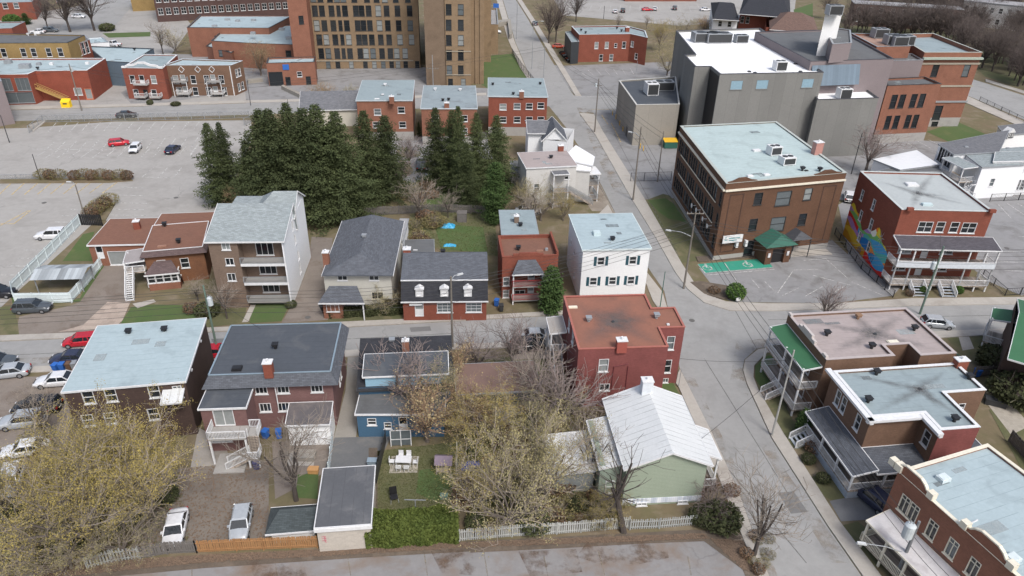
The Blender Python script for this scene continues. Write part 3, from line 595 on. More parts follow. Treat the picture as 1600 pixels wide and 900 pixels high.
# lettering-free accessible symbols on the green bays: a round head, a seat and a wheel drawn in paint
def bay_symbol(px,py):
    mb=MB(); c=G(px,py); N=14
    for r0,r1 in((.62,.78),):
        vs=[];
        for i in range(N+1):
            t=2*math.pi*i/N; vs+=[(c.x+r0*math.cos(t),c.y+r0*math.sin(t),.05),(c.x+r1*math.cos(t),c.y+r1*math.sin(t),.05)]
        mb.add(vs,[(2*i,2*i+1,2*i+3,2*i+2) for i in range(N)])
    mb.poly([(c.x-.15,c.y+.1),(c.x+.1,c.y+.1),(c.x+.1,c.y+.9),(c.x-.15,c.y+.9)],.052); mb.poly([(c.x+.1,c.y),(c.x+.7,c.y-.5),(c.x+.85,c.y-.4),(c.x+.2,c.y+.2)],.054)
    vs=[(c.x-.03+.2*math.cos(i*.785),c.y+1.15+.2*math.sin(i*.785)) for i in range(8)]; mb.poly(vs,.052)
    tag(mb.build('wheelchair_marking',PAINT),kind='structure')
bay_symbol(1105,419); bay_symbol(1168,414)
# kerb islands
slab('kerb_island',WALK,[(45,196),(70,188),(72,190),(52,206)],0,.15)
slab('planting_bed',EARTH,[(0,281),(205,279),(208,283),(170,286),(0,287)],0,.14)
slab('planting_bed',EARTH,[(140,345),(172,318),(180,320),(165,345)],0,.14)
slab('planting_bed',LITTER,[(1078,442),(1092,440),(1140,448),(1165,462),(1162,468),(1128,468),(1100,460)],0,.16)
slab('planting_bed',LITTER,[(1087,402),(1190,394),(1197,401),(1091,410)],0,.16)
slab('planting_bed',WALK,[(1210,393),(1290,390),(1300,398),(1222,402)],0,.14)
# drain covers in the street
def manhole(px,py,r=.4):
    mb=MB(); c=G(px,py); mb.tube((c.x,c.y,.0),(c.x,c.y,.045),r,r,16); tag(mb.build('manhole_cover',plain('cast iron',(.12,.115,.11),.7)),kind='structure')
for q in((1081,501),(481,496),(275,309),(69,317),(1573,388)): manhole(*q)
# tar repairs on the streets
TAR=mat('tar seal',(.13,.13,.125),(.15,.15,.145),coord='Object',alpha_noise=(.3,.6,1))
strokes('tar_seam',TAR,[((0,556),(540,530)),((540,530),(880,512)),((880,512),(1060,500)),((1140,470),(1185,550)),((1110,700),(1260,880)),((1100,560),(1230,770)),((960,210),(1060,400)),((1200,500),(1600,492)),((0,181),(400,169)),((870,180),(960,330))],.09,.034)
DUST=mat('tan road dust',(.33,.27,.21),(.28,.24,.19),coord='Object',alpha_noise=(.48,.8,.35))
for q in([(1150,535),(1200,528),(1185,560),(1168,620),(1140,600)],[(1068,590),(1085,590),(1160,750),(1215,900),(1200,900),(1150,770)],[(0,562),(540,535),(540,546),(0,574)],[(900,165),(925,172),(960,250),(985,305),(960,300),(930,240)],[(1230,740),(1205,690),(1190,700),(1300,880),(1330,880)],[(880,200),(905,235),(940,295),(965,345),(945,335),(905,255)]):
    sheet('road_dust',DUST,q,.036,'stuff')
PATCH=mat('asphalt patch',(.17,.17,.168),(.15,.15,.15),coord='Object',scale=.6)
for q in([(1215,770),(1240,768),(1262,800),(1236,803)],[(330,530),(390,527),(392,535),(334,538)],[(640,512),(672,510),(674,517),(642,519)],[(1330,498),(1392,494),(1396,501),(1334,505)]):
    sheet('asphalt_patch',PATCH,q,.033)
# ---------------------------------------------------------------- front row of houses
# duplex with the pale blue flat roof
b=Bld('duplex_house','dark brick duplex under a large pale blue flat roof, above the budding yellow tree','house',[(105,609),(287.5,600),(319.5,502),(152.5,509.5)],7.0,B_DARK,R_BLUE,par=0,cap=T_WHITE)
b.win(0,[(137,617),(172.5,615),(241,612.5)],1.1,1.6,'dh',glass=1); b.win(0,[(278,612)],.9,1.5,'sl'); b.win(0,[(137,655),(172,653),(241,650)],1.1,1.5)
b.win(1,[(314,535),(297.5,572)],.3,.3,'plain')
b.finish(); b.vent(201,519); b.vent(257,515.5)
x,_=b.loc(254,612,6.2); x1,_=b.loc(286,612,6.2); b.canopy(x,x1,-2.2,.0,6.3,METALW,slope=(-.5,0),name='awning')
dp=MB(); dp.tube((.1,-.08,0),(.1,-.08,6.9),.05); dp.build('downpipe',T_WHITE,b.root)
# plum brick semi with dark mansard edge
b=Bld('semi_detached_house','plum brick house with charcoal flat roof, white spiral deck stairs and bare tree behind','house',[(327,590),(518,578),(532,505),(359,509.5)],7.2,B_PLUM,R_DARK,par=0,cap=T_GREY)
b.H=6.1
b.win(0,[(408,608.5),(442,606.6),(494.7,604.5)],1.25,1.35,'tri'); b.win(0,[(415,638.7),(443,634)],1.2,1.2,'tri'); b.win(1,[(530,565.6),(531.4,604.5)],.7,2.0,'sl')
L_,D_=b.L[1].x,b.L[2].y
b.finish(roof=False); b.H=7.2; b.zr=7.2
rm=MB(); rm.poly(b.L,7.2); rm.build('roof',R_DARK,b.root)
mn=MB(); o0=inset(b.L,-.75)
for k in range(4):
    j=(k+1)%4; mn.add([(o0[k].x,o0[k].y,6.0),(o0[j].x,o0[j].y,6.0),(b.L[j].x,b.L[j].y,7.26),(b.L[k].x,b.L[k].y,7.26)],[(0,1,2,3)])
    mn.add([(o0[k].x,o0[k].y,6.0),(o0[j].x,o0[j].y,6.0),(b.L[j].x,b.L[j].y,6.0),(b.L[k].x,b.L[k].y,6.0)],[(3,2,1,0)])
mn.build('mansard_skirt',S_GREY,b.root)
tr=MB()
for k in range(4):
    j=(k+1)%4; tr.bar((b.L[k].x,b.L[k].y,7.28),(b.L[j].x,b.L[j].y,7.28),.16,.08)
tr.build('roof_edge',plain('galvanised flashing',(.33,.42,.48),.4,.4),b.root)
b.chimney(419.4,575,.9,.8,1.5,B_RED); b.vent(430,541); b.skylight(370,574,1.0,.8,T_BLACK)
# left extension and its patio door
ex=Bld('x','','',[(312.7,638),(382.7,634.6),(394.5,592),(326.7,589)],5.6,B_PLUM,R_DARK,par=0,cap=T_WHITE,parent=b,wname='extension_wall'); ex.L=[Vector((ex.L[0].x,ex.L[0].y)),Vector((ex.L[1].x,ex.L[0].y)),Vector((ex.L[1].x,-.0)),Vector((ex.L[0].x,-.0))]
ex.win(0,[(350,652.7)],2.0,2.1,'patio'); ex.win(0,[(345,685)],2.2,.9,'tri'); ex.finish()
y0=ex.L[0].y; xa,xb=ex.L[0].x,ex.L[1].x; dz=ex.on_wall(0,350,652.7)[1]-1.1
b.deck(xa+.9,xb+.15,y0-2.0,y0-.02,dz,[(xa+1.0,y0-1.9,dz-.2),(xb+.05,y0-1.9,dz-.2)],'ws',floorm=FOUND)
yst=y0-.7
b.deck(xb+.2,xb+1.3,y0-1.6,y0-.3,dz,None,'ne',floorm=FOUND)
q=b.loc(384,712,1.2); q2=b.loc(352,740,0); b.stairs((xb+.75,y0-1.6),(xb+.75,q.y+.6),1.2,dz,1.0); b.deck(xb+.2,xb+1.3,q.y-.6,q.y+.6,1.2,[(xb+.3,q.y-.5,1.1),(xb+1.2,q.y-.5,1.1)],'es',floorm=FOUND); b.stairs((xb+.2,q.y),(max(q2.x,xb-3.0),q.y-.2),0,1.2,1.0)
fl_=MB(); fl_.box(xa+1.2,xb-.2,y0-3.4,y0-.6,.02,.18); fl_.build('concrete_pad',FOUND,b.root)
# right extension with patchy lean-to roof and white wall
q=b.loc(454,622,3.6); q2=b.loc(518,664,2.9); q3=b.loc(523,620,3.6)
wb=MB(); X0,X1=q.x,b.L[1].x-.05; Yf=q2.y
wb.prism([(X0+.15,Yf+.3),(X1-.1,Yf+.3),(X1-.1,-.02),(X0+.15,-.02)],0,2.8); wb.build('extension_wall',W_WHITEP,b.root)
b.canopy(X0,X1,Yf,-.03,3.6,mat('patchy lean-to roof',(.12,.105,.105),(.075,.08,.09),scale=.5,stain=(.16,.14,.135),sscale=.7,samt=.45),slope=(-.6,0),name='lean_to_roof')
for (u,w,h) in((.5,1.0,2.0),(.78,.9,.9)):
    win_obj(b.root,w,h,'door' if h>1.5 else 'sl',T_WHITE,(X0+(X1-X0)*u,Yf+.24,h/2+.1 if h>1.5 else 1.5),0,0)
dp=MB(); u=b.on_wall(0,432,620)[0]; dp.tube((u,-.08,3.4),(u,-.08,6.0),.06); dp.build('downpipe',T_WHITE,b.root)
# black-shingled cottage with the blue dormer
b=Bld('cottage','small cottage with black gable roof, charcoal shed dormer and blue rear wall','house',[(562.5,606),(699,600),(704,524),(568,529)],4.2,W_DBLUE,S_BLACK,par=0)
W_,D_=b.L[1].x,b.L[2].y
b.finish(roof=False)
gable_mesh(b,0,W_,0,D_,4.0,5.9,'x',.35,S_BLACK,W_DBLUE,ridge=.72,edge=T_DARK)
yf=b.loc(630,606,4.1).y; yf=max(.2,yf); dm=MB(); dm.box(.6,W_-.35,yf,b.loc(630,552,6.0).y-.3,4.0,5.55); dm.build('dormer_wall',W_BLUE,b.root)
b.canopy(.35,W_-.1,min(yf-.25,b.loc(630,586,5.7).y),b.loc(630,552,6.0).y,6.1,R_DARK,slope=(-.45,0),name='dormer_roof')
b.chimney(634,541,.75,.6,1.6,B_ORANGE,z=5.3); b.vent(612.5,533,T_GREY,z=5.4)
e2=Bld('x','','',[(559,650),(690,645),(699,608),(564,608)],3.1,W_DBLUE,R_DARK2,par=0,cap=T_WHITE,parent=b,wname='extension_wall')
e2.win(0,[(581,659)],.95,.95,'dh'); e2.win(0,[(606,665)],.8,.9,'dh'); e2.win(0,[(630,663)],.9,2.0,'door',T_WHITE,0); e2.finish()
# little glazed porch frame behind the cottage
c=e2.L[0]; q=b.loc(627,697,0); f=MB()
for i in range(2):
    for j in range(2): f.box(q.x-1.1+i*2.1,q.x-1+i*2.1,q.y+j*1.8,q.y+.1+j*1.8,0,2.1)
for z in(.9,2.1):
    for j in range(2): f.box(q.x-1,q.x+1,q.y+j*1.8,q.y+.08+j*1.8,z,z+.08)
f.box(q.x-.05,q.x+.05,q.y,q.y+.08,0,2.1); fr=f.build('porch_frame',T_WHITE,b.root); g=MB(); g.box(q.x-1,q.x+1,q.y+.03,q.y+.05,.1,2.1); g.build('pane',GL[3],fr)
# long low outbuilding under the branches
b=Bld('outbuilding','low long shed with brown roof half hidden by the bare branches, right of the cottage','shed',[(712,618),(838,610),(838,566),(714,572)],3.3,W_CREAM,mat('brown felt roof',(.19,.125,.105),(.15,.10,.085),stain=(.11,.08,.07),samt=.4),par=0,cap=T_GREY); b.win(0,[(760,626),(800,624)],.9,.8,'sl'); b.finish()
ed=MB(); ed.box(-.2,b.L[1].x+.2,-1.3,-.15,3.05,3.2); ed.build('canopy',S_BLACK,b.root)
# red-roofed corner building
b=Bld('corner_building','maroon painted brick building with rusty red flat roof on the street corner','apartment building',[(904,546),(1042.5,542),(1032.5,512.5),(1069.5,511),(1055,480.5),(1018,481),(1007.5,459),(881,464)],8.0,B_PAINT,R_RUST,par=.12,cap=plain('red flashing',(.36,.13,.10)),capw=.2)
b.win(0,[(943,571)],1.1,1.75,'dh',glass=2); b.win(0,[(944.5,605)],1.15,1.0,'sl'); b.win(2,[(1047.5,536),(1047.5,536)],.95,1.9,'dhs'); b.win(2,[(1042.5,572.5)],.95,1.9,'dhs'); b.win(2,[(1039.5,596)],.7,.7,'sl')
b.win(3,[(1062,520)],1,1.7); b.win(7,[(895,530),(890,500)],1,1.6)
b.finish(); b.chimney(971,538,1.1,.8,1.2,plain('red painted chimney',(.33,.09,.07))); b.vent(920,499,T_GREY); b.vent(1026,494,T_GREY); b.skylight(1044,506,.3,.3,T_WHITE,h=.15); b.skylight(895,479,1.1,.4,T_CREAM,h=.15)
b.drain_creases((958,503),[(895,475),(905,540),(1025,496),(985,470),(1035,540)],w=1.3)
wr=MB(); wa=b.edge(2); wr.prism([(wa[0].x+.01,wa[0].y-.012),(wa[1].x+.002,wa[0].y-.012),(wa[1].x+.002,wa[0].y),(wa[0].x+.01,wa[0].y)],0,1); 
dn=MB(); u1=b.on_wall(0,957,590)[0]; u2=b.on_wall(0,979,590)[0]
for u in(u1,u2): dn.tube((u,-.07,2.2),(u,-.07,5.6),.05)
dn.tube((u1,-.07,5.6),(u2,-.07,5.9),.05); dn.build('conduit',plain('maroon conduit',(.16,.04,.045)),b.root)
# balcony stack on its west side
D_=b.L[-1].y; b.canopy(-2.1,-.1,D_-4.2,D_-.6,5.6,mat('grey deck roof',(.36,.34,.32),(.3,.28,.26)),slope=(0,-.2)); b.deck(-2.0,-.1,D_-4.2,D_-.6,2.9,[(-1.9,D_-4.1,5.4),(-1.9,D_-.8,5.4)],'ws')
st_=b.stairs((-1.2,D_-4.2),(-1.2,D_-8.2),0,2.9,1.0,railm=T_GREY)
# green gabled house with white metal roof
b=Bld('gabled_house','pale green house with a white standing seam metal roof beside the sidewalk','house',[(980,729),(1101,722.5),(1066,622),(948,626)],5.2,W_GREEN,METALW,par=0)
W_,D_=b.L[1].x,b.L[2].y
b.win(0,[(0,0)],.1,.1) if 0 else None
b.wins[1]=[]; b.row(1,[2,5,8],3.6,.9,1.3); b.row(1,[2.5,6.5],1.4,.9,1.3)
b.finish(roof=False)
zr=6.9
gable_mesh(b,0,W_,0,D_,5.2,zr,'y',.4,METALW,W_GREEN,seams=0,ridge=.52)
sk=MB(); sk.box(-.03,W_+.03,-.05,0,.3,.95); sk.build('skirting',mat('white skirting boards',(.62,.66,.72),(.55,.6,.68),pattern='boards',psize=(.2,.02),pmix=.5),b.root)
for px in(1000,1063):
    u=b.on_wall(0,px,800)[0]; win_obj(b.root,1.0,.4,'sl',T_WHITE,(u,-.12,.25),0,0)
b.chimney(1010,606,1.1,.9,2.0,plain('white painted chimney',(.62,.66,.70)),z=6.3,cap=T_WHITE)
b.canopy(W_-.1,W_+1.9,1.2,5.5,4.4,METALW,slope=(0,.9),name='porch_roof')
b.deck(W_+.05,W_+1.7,1.2,5.4,.9,[(W_+1.6,1.4,4.2),(W_+1.6,5.2,4.2)],'es')
pr=MB(); pr.box(W_+.02,W_+1.5,2.0,5.0,0,.72); pr.build('porch_base',W_CREAM,b.root)
# stair tower and low annex on the west side
tw=MB(); tw.box(-2.2,-.05,1.2,D_*.8,0,4.3); tw.build('side_wing',mat('grey green siding',(.30,.36,.30),(.27,.33,.27),pattern='siding',psize=(.18,.02),pmix=.3),b.root)
b.canopy(-2.4,-.2,.9,D_*.82,4.65,METALW,slope=(0,-.5),name='side_roof')
an=b.loc(906,737,3.0); an2=b.loc(893,674,3.0); an3=b.loc(937,665,3.0)
ax1=-2.5; ax0=min(an.x,-7.0); ay0=an.y; ay1=an2.y
am=MB(); am.prism([(ax0+.3,ay0+.3),(ax1,ay0+.3),(ax1,ay1-.3),(ax0+.3,ay1-.3)],0,2.55); am.build('annex_wall',plain('grey annex siding',(.25,.27,.27)),b.root)
b.canopy(ax0,ax1+.1,ay0,ay1,3.05,mat('white sheet roof',(.74,.74,.73),(.66,.66,.65),pattern='seamx',psize=(.8,.04),pmix=.3,stain=(.5,.5,.48),samt=.3),slope=(0,-.35),name='annex_roof')
win_obj(b.root,.9,1.6,'dh',T_WHITE,(-1.1,1.14,1.5),0,1)
# garage and shed at the rear fence
b=Bld('garage','long garage with worn charcoal felt roof and beige block wall at the rear lot','garage',[(494,825),(576,819),(586,731),(507.5,735)],3.1,W_BEIGE,mat('worn felt roof',(.085,.09,.10),(.12,.125,.135),scale=.35,pattern='seamx',psize=(1,.06),pmix=.5,stain=(.17,.17,.175),sscale=.4,samt=.42),par=0,cap=T_WHITE); b.finish()
f=MB(); f.box(-.2,b.L[1].x+.2,-.24,-.19,2.75,3.15); f.build('fascia',T_WHITE,b.root)
gr=MB(); gu,gz,_=b.on_wall(0,505,843)
for i in range(3):
    z0=gz+.35-i*.25; gr.bar((gu-.1,-.01,z0),(gu+.25,-.01,z0+.05),.02,.05); gr.bar((gu+.25,-.01,z0+.05),(gu+.1,-.01,z0-.15),.02,.05); gr.bar((gu+.1,-.01,z0-.15),(gu+.3,-.01,z0-.2),.02,.05)
gr.build('graffiti',plain('red spray paint',(.5,.16,.2)),b.root)
b=Bld('garden_shed','low shed with dark shingles and white front beside the felt roofed garage','shed',[(419,832),(491,826),(494,790),(434,794)],1.5,W_WHITEP,S_GREY,par=0); W_,D_=b.L[1].x,b.L[2].y; b.finish(roof=False)
gable_mesh(b,0,W_,0,D_,1.45,2.1,'x',.25,shingle('shingle dark teal',(.07,.085,.09)),W_WHITEP,ridge=.7,hip=.8,hip2=0)
# right side: duplex with green canopy
b=Bld('brick_duplex','brick duplex with pinkish grey roof and a green two storey balcony roof facing the corner','apartment building',[(1289,561),(1396,557.5),(1385,539),(1422.5,537.5),(1436,555),(1492.5,552.5),(1417.5,481),(1232.5,491)],8.0,B_BROWN,R_PINK,par=.25,cap=plain('pink grey flashing',(.42,.37,.36)))
b.finish()
b.vent(1292.5,521); b.vent(1362.5,541); b.vent(1429,513); b.skylight(1396,534,1.3,.8,T_CREAM,h=.15); b.vent(1341,495,plain('rusty vent',(.25,.15,.09)))
b.drain_creases((1367,522),[(1250,500),(1412,490),(1300,550),(1470,548),(1330,488)],w=.7)
a0,a1=b.edge(7); Lw=(a1-a0).length
pp=MB(); d=(a1-a0).normalized(); nrm=Vector((d.y,-d.x))
for i,(t0,t1,h) in enumerate(((.02,.10,.35),(.30,.38,.45),(.38,.62,.8),(.62,.70,.45),(.92,.99,.35))):
    p,q=a0+d*Lw*(1-t1),a0+d*Lw*(1-t0); r=[p+nrm*.06,q+nrm*.06,q-nrm*.25,p-nrm*.25]; pp.prism(r,8.02,8.02+h)
pp.build('parapet_steps',plain('pale parapet',(.50,.46,.44)),b.root)
for z in(1.7,5.0):
    for t in(.2,.45,.7): win_obj(b.root,1.0,1.9,'door' if t==.45 else 'dh',T_WHITE,(*(a0+d*Lw*t+nrm*.05),z+.2),math.atan2(d.y,d.x),0)
# galleries, in the frame of the building: west facade runs along -x
cw=b.loc(1254,572.5,6.9); xw=a0.x; ya,yb=min(a0.y,a1.y),max(a0.y,a1.y)
ow=max(1.8,min(3.2,xw-cw.x)); 
b.canopy(xw-ow,xw-.05,ya+.3,yb-.3,6.9,T_GREENR,slope=(0,-.35),name='balcony_roof')
ps=[ya+.5,ya+.5+(yb-ya-1)/2,yb-.5]
for k,z in enumerate((.9,3.9)): b.deck(xw-ow+.1,xw-.05,ya+.4,yb-.4,z,[(xw-ow+.2,y,6.6) for y in ps] if k==1 else None,'wsn',name='balcony')
b.stairs((xw-ow+.1,ya+(yb-ya)*.45),(xw-ow-1.6,ya+(yb-ya)*.45),0,.9,1.4)
gs=MB(); e0,e1=b.edge(5); dd=(e1-e0).normalized(); nn=Vector((dd.y,-dd.x)); gs.add([(*(e0+nn*.05),7.9),(*(e1+nn*.05),7.9),(*(e1+nn*1.1),7.2),(*(e0+nn*1.1),7.2)],[(0,1,2,3),(3,2,1,0)]); gs.build('green_eave',T_GREEN,b.root)
# corniced brick house
b=Bld('brick_house','brick house with bulky white cornice, blue grey roof and a wraparound shingled porch','house',[(1360,650),(1450,647.5),(1465,671),(1530,669),(1480,614),(1544,609),(1491,567.5),(1302.5,580)],7.6,B_BROWN,R_BLUE2,par=.2,cap=T_WHITE)
b.win(7,[(1309,622.5),(1318,632.5),(1340,660)],.85,1.9,'dhs'); b.win(1,[(1447,685)],1.0,1.8,'dhs'); b.win(4,[(1500,640),(1498,635)],.8,1.2); b.row(2,[1.6],4.9,1.1,1.5)
b.wins[2]=[]; b.win(3,[(1508,634)],1,1.4,'dhs')
b.finish()
b.vent(1370,582); b.vent(1515,589); b.vent(1357,625); b.vent(1492,655); b.chimney(1501,567,1.3,.8,.9,B_RED)
b.drain_creases((1437,608),[(1312,582),(1480,578),(1368,645),(1520,665),(1470,640)],w=.5)
cn=MB(); 
for k in(7,0,1):
    p,q=b.edge(k); d=(q-p).normalized(); n_=Vector((d.y,-d.x)); ext=.55
    a_=p-d*(.55 if k!=1 else -.0); c_=q+d*(.55 if k!=0 else -.55)
    for (o1,o2,z0_,z1_) in((0.01,.6,7.35,7.62),(0.012,.38,7.1,7.347),):
        cn.prism([a_+n_*o2,c_+n_*o2,c_+n_*o1,a_+n_*o1][:4],z0_,z1_)
cn.build('cornice',T_WHITE,b.root)
mr=MB(); p,q=b.edge(2); d=(q-p).normalized(); n_=Vector((d.y,-d.x)); mr.prism([p+n_*.02,q+n_*.02,q+n_*.003,p+n_*.003],.1,7.55); mr.build('painted_wall',B_PAINT,b.root)
# wraparound porch
p7,p0=b.L[7],b.L[0]; xw=p0.x; ys=p0.y; xe=b.L[1].x
ow=2.6; os_=3.2; PR=shingle('porch shingle charcoal',(.10,.11,.13))
b.canopy(xw-ow,xw-.03,ys-os_,p7.y-1.0,3.7,PR,slope=(0,-.55),name='porch_roof')
b.canopy(xw+.0,xe+1.0,ys-os_,ys-.03,3.7,PR,slope=(-.55,0),name='porch_roof')
yn=p7.y-1.2
b.deck(xw-ow+.2,xw-.03,ys-os_+.2,yn,.95,[(xw-ow+.3,y,3.1) for y in(ys-os_+.3,ys-.2,ys+2.8,yn-.1)],'w',name='porch')
b.deck(xw-.0,xe+.9,ys-os_+.2,ys-.03,.95,[(x,ys-os_+.3,3.1) for x in(xw+1.2,xw+4.2,xe+.8)],None,name='porch')
r=MB(); railing(r,(xw-ow+.3,ys-os_+.3),(xw+2.6,ys-os_+.3),.95,.95,.9); railing(r,(xw+4.2,ys-os_+.3),(xe+.9,ys-os_+.3),.95,.95,.9); r.build('railing',T_WHITE,b.root)
sk=MB(); sk.box(xw-ow+.16,xw-ow+.2,ys-os_+.2,yn,0,.78); sk.box(xw-ow+.2,xe+.9,ys-os_+.16,ys-os_+.2,0,.78); sk.build('porch_skirt',plain('grey blue skirt',(.36,.41,.47)),b.root)
b.stairs((xw-ow+.2,yn-1.2),(xw-ow-1.5,yn-1.2),0,.95,1.5,plain('grey stairs',(.38,.42,.46))); b.stairs((xw+3.4,ys-os_+.2),(xw+3.4,ys-os_-1.2),0,.95,1.5,plain('grey stairs',(.4,.4,.4)))
for (x,w,h,s_) in((xw+1.5,1,1.8,'dh'),(xw+4,1,2.1,'door')): win_obj(b.root,w,h,s_,T_WHITE,(x,ys-.05,.95+h/2),0,0)
p2,p3=b.L[4],b.L[5]; xx,yy=b.L[3].x,b.L[3].y
b.canopy(xx-.6,xx+3.5,yy-.2,b.L[4].y+1.2,3.0,PR,name='rear_porch_roof'); rw=MB(); rw.prism([(xx+.02,yy+.3),(xx+2.9,yy+.3),(xx+2.9,b.L[4].y),(xx+.02,b.L[4].y)],0,2.8); rw.build('rear_porch_wall',plain('dark timber wall',(.09,.08,.08)),b.root); win_obj(b.root,1.6,1.0,'sl',T_CREAM,(xx+1.4,yy+.24,1.8),0,3)
# orange brick row bottom right
b=Bld('brick_row_house','orange brick terrace with cream stepped parapets and a pale blue seamed roof','row house',[(1555,897),(1790,880),(1560,707),(1407,717)],8.0,B_ORANGE,R_BLUE,par=.2,cap=T_CREAM,ang=None)
k=3
for q in((1420,770),(1432.7,786.7),(1459,820),(1487.7,855),(1518,892)): b.win(k,[q],.95,1.9,'trans',T_CREAM,3 if q[0]%2>1 else 1,zs=5.5)
p,q=b.edge(3); Lw=(q-p).length; d=(q-p)/Lw; n_=Vector((d.y,-d.x))
b.row(3,[Lw-1.6,Lw-5.5,Lw-9.5],1.9,1.0,2.0,'trans',T_CREAM,0)
b.finish()
pc=MB()
def curve_par(uc,w,h):
    N=8; base=8.05
    prof=[(-w/2,0),(-w/2,h*.35),(-w*.38,h*.42),(-w*.3,h*.75),(-w*.18,h),(w*.18,h),(w*.3,h*.75),(w*.38,h*.42),(w/2,h*.35),(w/2,0)]
    return [(uc+x,base+z) for x,z in prof]
bw=MB()
uA=b.on_wall(3,1428,738)[0]; uB=b.on_wall(3,1538,860)[0]
for uc in(uA,uB):
    pc=MB(); bw=MB()
    pr=curve_par(uc,4.2,1.0); P=[p+d*u+n_*.03 for u,z in pr]; Q=[p+d*u-n_*.25 for u,z in pr]; n=len(pr)
    bw.add([(*P[i],pr[i][1]) for i in range(n)]+[(*Q[i],pr[i][1]) for i in range(n)],[tuple(range(n)),tuple(range(2*n-1,n-1,-1))])
    for i in range(n-1): pc.bar((*(p+d*pr[i][0]-n_*.11),pr[i][1]+.04),(*(p+d*pr[i+1][0]-n_*.11),pr[i+1][1]+.04),.30,.12)
    for u in(uc-2.1,uc+2.1): c_=p+d*u-n_*.1; pc.box(c_.x-.3,c_.x+.3,c_.y-.3,c_.y+.3,8.1,8.75)
    bw.build('parapet_gable',B_ORANGE,b.root); pc.build('parapet_coping',T_CREAM,b.root)
pc=MB(); c_=p-n_*.1; pc.box(c_.x-.35,c_.x+.35,c_.y-.35,c_.y+.35,8.1,8.8); pc.build('corner_block',T_CREAM,b.root)
b.skylight(1475,745,1.0,.8,plain('pale roof hatch',(.6,.68,.70)),h=.35); b.skylight(1584,870,1.0,.8,plain('pale roof hatch',(.6,.68,.70)),h=.35)
ar=b.loc(1510,815,b.zr); m_=MB(); m_.bar((ar.x-.9,ar.y+.5,b.zr+.05),(ar.x,ar.y-.3,b.zr+.05),.08,.1); m_.bar((ar.x,ar.y-.3,b.zr+.05),(ar.x+1,ar.y-.2,b.zr+.05),.08,.1); m_.build('roof_curb',T_WHITE,b.root)
xw=p.x; y1=p.y-.6; y0=q.y+.5
PRM=mat('pale painted metal roof',(.62,.60,.60),(.52,.50,.50),stain=(.40,.37,.37),sscale=.5,samt=.42)
b.canopy(xw-2.6,xw-.05,y0,y1,3.9,PRM,slope=(0,-.5),edge=T_CREAM)
b.deck(xw-2.5,xw-.05,y0,y1,.9,[(xw-2.4,y1-.2-i*(y1-y0-.4)/5,3.3) for i in range(6)],'wn',railm=T_CREAM,postm=T_CREAM,floorm=T_WOOD,name='porch')
# far right brown house with green metal awnings
b=Bld('brown_house','brown brick house with green metal porch roofs at the right edge','house',[(1581,560),(1700,552),(1700,480),(1580,485)],6.0,B_DARK,T_GREENR,par=0,snap=True)
W_,D_=b.L[1].x,b.L[2].y; b.finish(roof=False); gable_mesh(b,0,W_,0,D_,6,8,'x',.4,T_GREENR,B_DARK)
b.canopy(-2.6,-.05,D_-4,D_-.5,4.8,T_GREENR,slope=(0,-.5)); b.deck(-2.5,-.05,D_-4,D_-.6,1.0,[(-2.4,D_-3.9,4.5),(-2.4,D_-.7,4.5)],'ws')
# ---------------------------------------------------------------- houses on the north side of the main street
# brown roofed bungalow: garage wing and main block
b=Bld('bungalow','brick bungalow with brown roofs, attached garage and small glazed front porch','house',[(224,391),(314,389),(327,349),(240,350)],5.2,brick('brick mottled orange',(.22,.10,.05),(.09,.05,.035)),R_BROWN,par=0,cap=T_WHITE)
b.win(0,[(253,414),(289,411)],1.15,1.6,'dh')
b.H=4.6; b.finish(roof=False); b.H=5.2
o0=inset(b.L,-.5); mn=MB(); rm=MB(); rm.poly(b.L,5.25); rm.build('roof',R_BROWN,b.root)
for k in range(4):
    j=(k+1)%4; mn.add([(*o0[k],4.5),(*o0[j],4.5),(*b.L[j],5.25),(*b.L[k],5.25)],[(0,1,2,3)]); mn.add([(*o0[k],4.5),(*o0[j],4.5),(*b.L[j],4.5),(*b.L[k],4.5)],[(3,2,1,0)])
mn.build('mansard_skirt',shingle('shingle plum',(.13,.095,.095)),b.root)
te=MB()
for k in range(4):
    j=(k+1)%4; te.bar((*b.L[k],5.28),(*b.L[j],5.28),.1,.08)
te.build('roof_edge',T_WHITE,b.root); b.zr=5.25
b.vent(257,351); b.vent(279,377); b.skylight(253,384,1.2,.5,T_BROWN if 0 else plain('brown hatch',(.3,.17,.12)),h=.12)
g=Bld('x','','',[(138,384),(232,382),(262,343),(174,343)],3.4,B_ORANGE,R_BROWN,par=0,cap=T_WHITE,parent=b,wname='garage_wall')
g.win(0,[(156,394)],1.0,2.05,'door',glass=0); 
u=g.on_wall(0,187,393)[0]; g.addwin(0,u,1.25,3.6,2.3,'plain',T_WHITE,2)
g.finish(); g.chimney(214,352,.9,.8,1.4,B_RED)
rr=Bld('x','','',[(247,352),(331,349),(335,333),(250,336)],4.2,B_RED,R_BROWN,par=0,cap=T_WHITE,parent=b,wname='rear_wall'); rr.finish()
